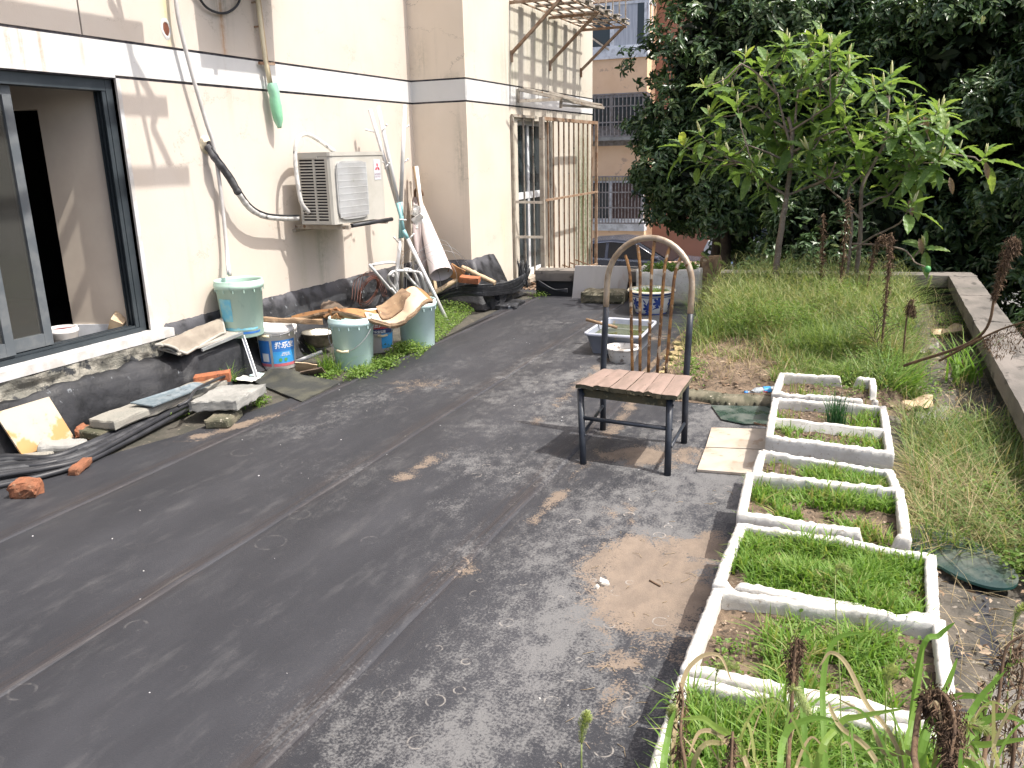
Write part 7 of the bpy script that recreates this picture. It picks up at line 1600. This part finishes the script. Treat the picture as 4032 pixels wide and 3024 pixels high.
# side return of the top bay window
m = MB(); m.box((xr-.05, YB+.02, W3[0]), (xr+.02, YB+.9, W3[0]+.1)); m.box((xr-.05, YB+.02, W3[1]-.1), (xr+.02, YB+.9, W3[1])); m.box((xr-.03, YB+.02, W3[0]+.1), (xr+.02, YB+.1, W3[1]-.1)); m.box((xr-.03, YB+.45, W3[0]+.1), (xr+.02, YB+.52, W3[1]-.1)); m.build('side_frame', 'white_frame', ob)
# grilles: parts of the block
def grille(z0, z1, nb, nm, hb, mt='bar_grey', out=.35):
    g_ = obx(nm, mt, e(2232, 500).x, xr+.12, YB-out-.02, YB-out+.02, z0, z0+.04)
    for z in hb+[z1]: obx('rail', mt, e(2232, 500).x, xr+.12, YB-out-.018, YB-out+.018, z-.02, z+.02, g_)
    for k in range(nb): x_ = e(2235, 500).x+(xr+.1-e(2235, 500).x)*k/(nb-1); obx('bar', mt, x_-.014, x_+.014, YB-out-.012, YB-out+.012, z0+.041, z1-.021, g_)
    for k in range(4): y_ = YB-out+.05+k*.09; obx('bar', mt, xr+.10, xr+.12, y_, y_+.02, z0, z1, g_)
    return g_
grille(W1_[0]-.05, zz(700)+.05, 26, 'window_grille', [zz(755), zz(815)]); grille(W2_[0]-.02, W2_[1], 22, 'balcony_grille', [zz(420), zz(482)])
obx('balcony_sill', 'concrete_pale', e(2232, 500).x, xr+.2, YB-.40, YB-.001, W2_[0]-.14, W2_[0]-.03)
obx('balcony_panel', 'bar_grey', e(2233, 500).x, xr+.05, YB-.29, YB-.27, W2_[0]+.0, zz(495))
obx('head_band', 'yellow_render', e(2232, 500).x, xr, YB-.012, YB-.001, W1_[1]-.02, W1_[1]+.12)
bk = [e(2328, 145), e(2410, 205)]; bar(bk[0]-V((0, .3, 0)), bk[1], .05, ob, 'steel_grey', 'stay')
# ------------------------------------------------------------ car in the lane
def car_at(o, s, label, paint):
    cx, cy = o; t = thing('parked_car', (cx, cy, -1.95), label, 'car')
    zb = -1.95; X = lambda u: cx+u*s
    body = [(-2.25, .45), (-2.3, .75), (-2.2, .98), (-1.5, 1.03), (0, .98), (1.05, .95), (1.7, .90), (2.15, .78), (2.3, .60), (2.3, .35), (1.9, .25), (-2.1, .25)]
    roof = [(-1.65, 1.02), (-.95, 1.40), (-.2, 1.46), (.35, 1.41), (1.15, .97)]
    def sec(out, hw, inset):
        m = MB(); n = len(out); A = [V((X(u), cy-hw+(0 if z < .9 else inset*(z-.9)), zb+z)) for u, z in out]; Bk = [V((X(u), cy+hw-(0 if z < .9 else inset*(z-.9)), zb+z)) for u, z in out]
        A2 = [V((X(u*.985), cy-hw+.10+(0 if z < .9 else inset*(z-.9)), zb+z*1.0+.02*(z > .6))) for u, z in out]
        B2 = [V((X(u*.985), cy+hw-.10-(0 if z < .9 else inset*(z-.9)), zb+z*1.0+.02*(z > .6))) for u, z in out]
        m.add(A+A2+B2+Bk, [tuple(range(n))]+[(i+k*n, (i+1) % n+k*n, (i+1) % n+(k+1)*n, i+(k+1)*n) for k in range(3) for i in range(n)]+[tuple(range(3*n, 4*n))[::-1]], False); return m
    sec(body, .88, 0).build('body', paint, t); sec(roof, .80, .38).build('cabin', paint, t)
    def side(poly, nm, mt, hw=.803, e_=.006):
        m = MB(); m.add([V((X(u), cy-hw+.38*(z-.9)-e_, zb+z)) for u, z in poly], [tuple(range(len(poly)))]); m.build(nm, mt, t)
    side([(-1.35, 1.04), (-.95, 1.32), (-.42, 1.38), (-.42, 1.03)], 'rear_window', 'car_glass'); side([(-.34, 1.03), (-.34, 1.385), (.28, 1.35), (.88, 1.02)], 'front_window', 'car_glass')
    m = MB(); m.add([V((X(.40), cy-.58, zb+1.40)), V((X(1.20), cy-.72, zb+.985)), V((X(1.20), cy+.72, zb+.985)), V((X(.40), cy+.58, zb+1.40))], [(0, 1, 2, 3)]); m.build('windscreen', 'car_glass', t)
    m = MB(); m.rock((X(.86), cy-.95, zb+1.06), (.20, .16, .13), (0, 0, .1), .01, 6, 5, .5); m.build('mirror', paint, t)
    for u in (-.55, .35): m = MB(); m.box((X(u)-.1, cy-.905, zb+.84), (X(u)+.1, cy-.89, zb+.87)); m.build('door_handle', 'chrome', t)
    m = MB(); m.tube([V((X(u), cy-.80+.38*(z-.9)-.01, zb+z)) for u, z in ((-1.4, 1.03), (-.95, 1.34), (-.3, 1.405), (.3, 1.37), (.95, 1.01))], .010, 5); m.build('window_trim', 'chrome', t)
    m = MB(); m.box((X(.0)-.006, cy-.887, zb+.35), (X(.0)+.006, cy-.8805, zb+.98)); m.build('door_gap', 'tyre', t)
    m = MB(); m.rock((X(2.05), cy-.78, zb+.70), (.45, .2, .16), (0, .1, -.1), .01, 6, 5, .5); m.build('headlight', 'headlamp', t)
    for u in (-1.4, 1.45):
        for sd in (-1, 1):
            m = MB(); c = V((X(u), cy+sd*.80, zb+.32)); m.lathe([(.2, -.1), (.31, -.1), (.32, -.06), (.32, .06), (.31, .1), (.2, .1)], c, 28, Matrix.Rotation(math.pi/2, 4, 'X')); w = m.build('tyre', 'tyre', t)
            m = MB(); m.lathe([(0, -.085), (.2, -.09), (.2, .09), (0, .085)], c, 20, Matrix.Rotation(math.pi/2, 4, 'X')); m.build('rim', 'chrome', w)
    return t
car_at((PY(2440, 1000, 19.3).x, 20.2), 1., 'grey saloon car parked in the lane beyond the far parapet', 'car_paint')
car_at((PY(2765, 1060, 24).x+2.3, 25.), 1., 'white car partly seen behind the nose of the grey one', 'car_white')
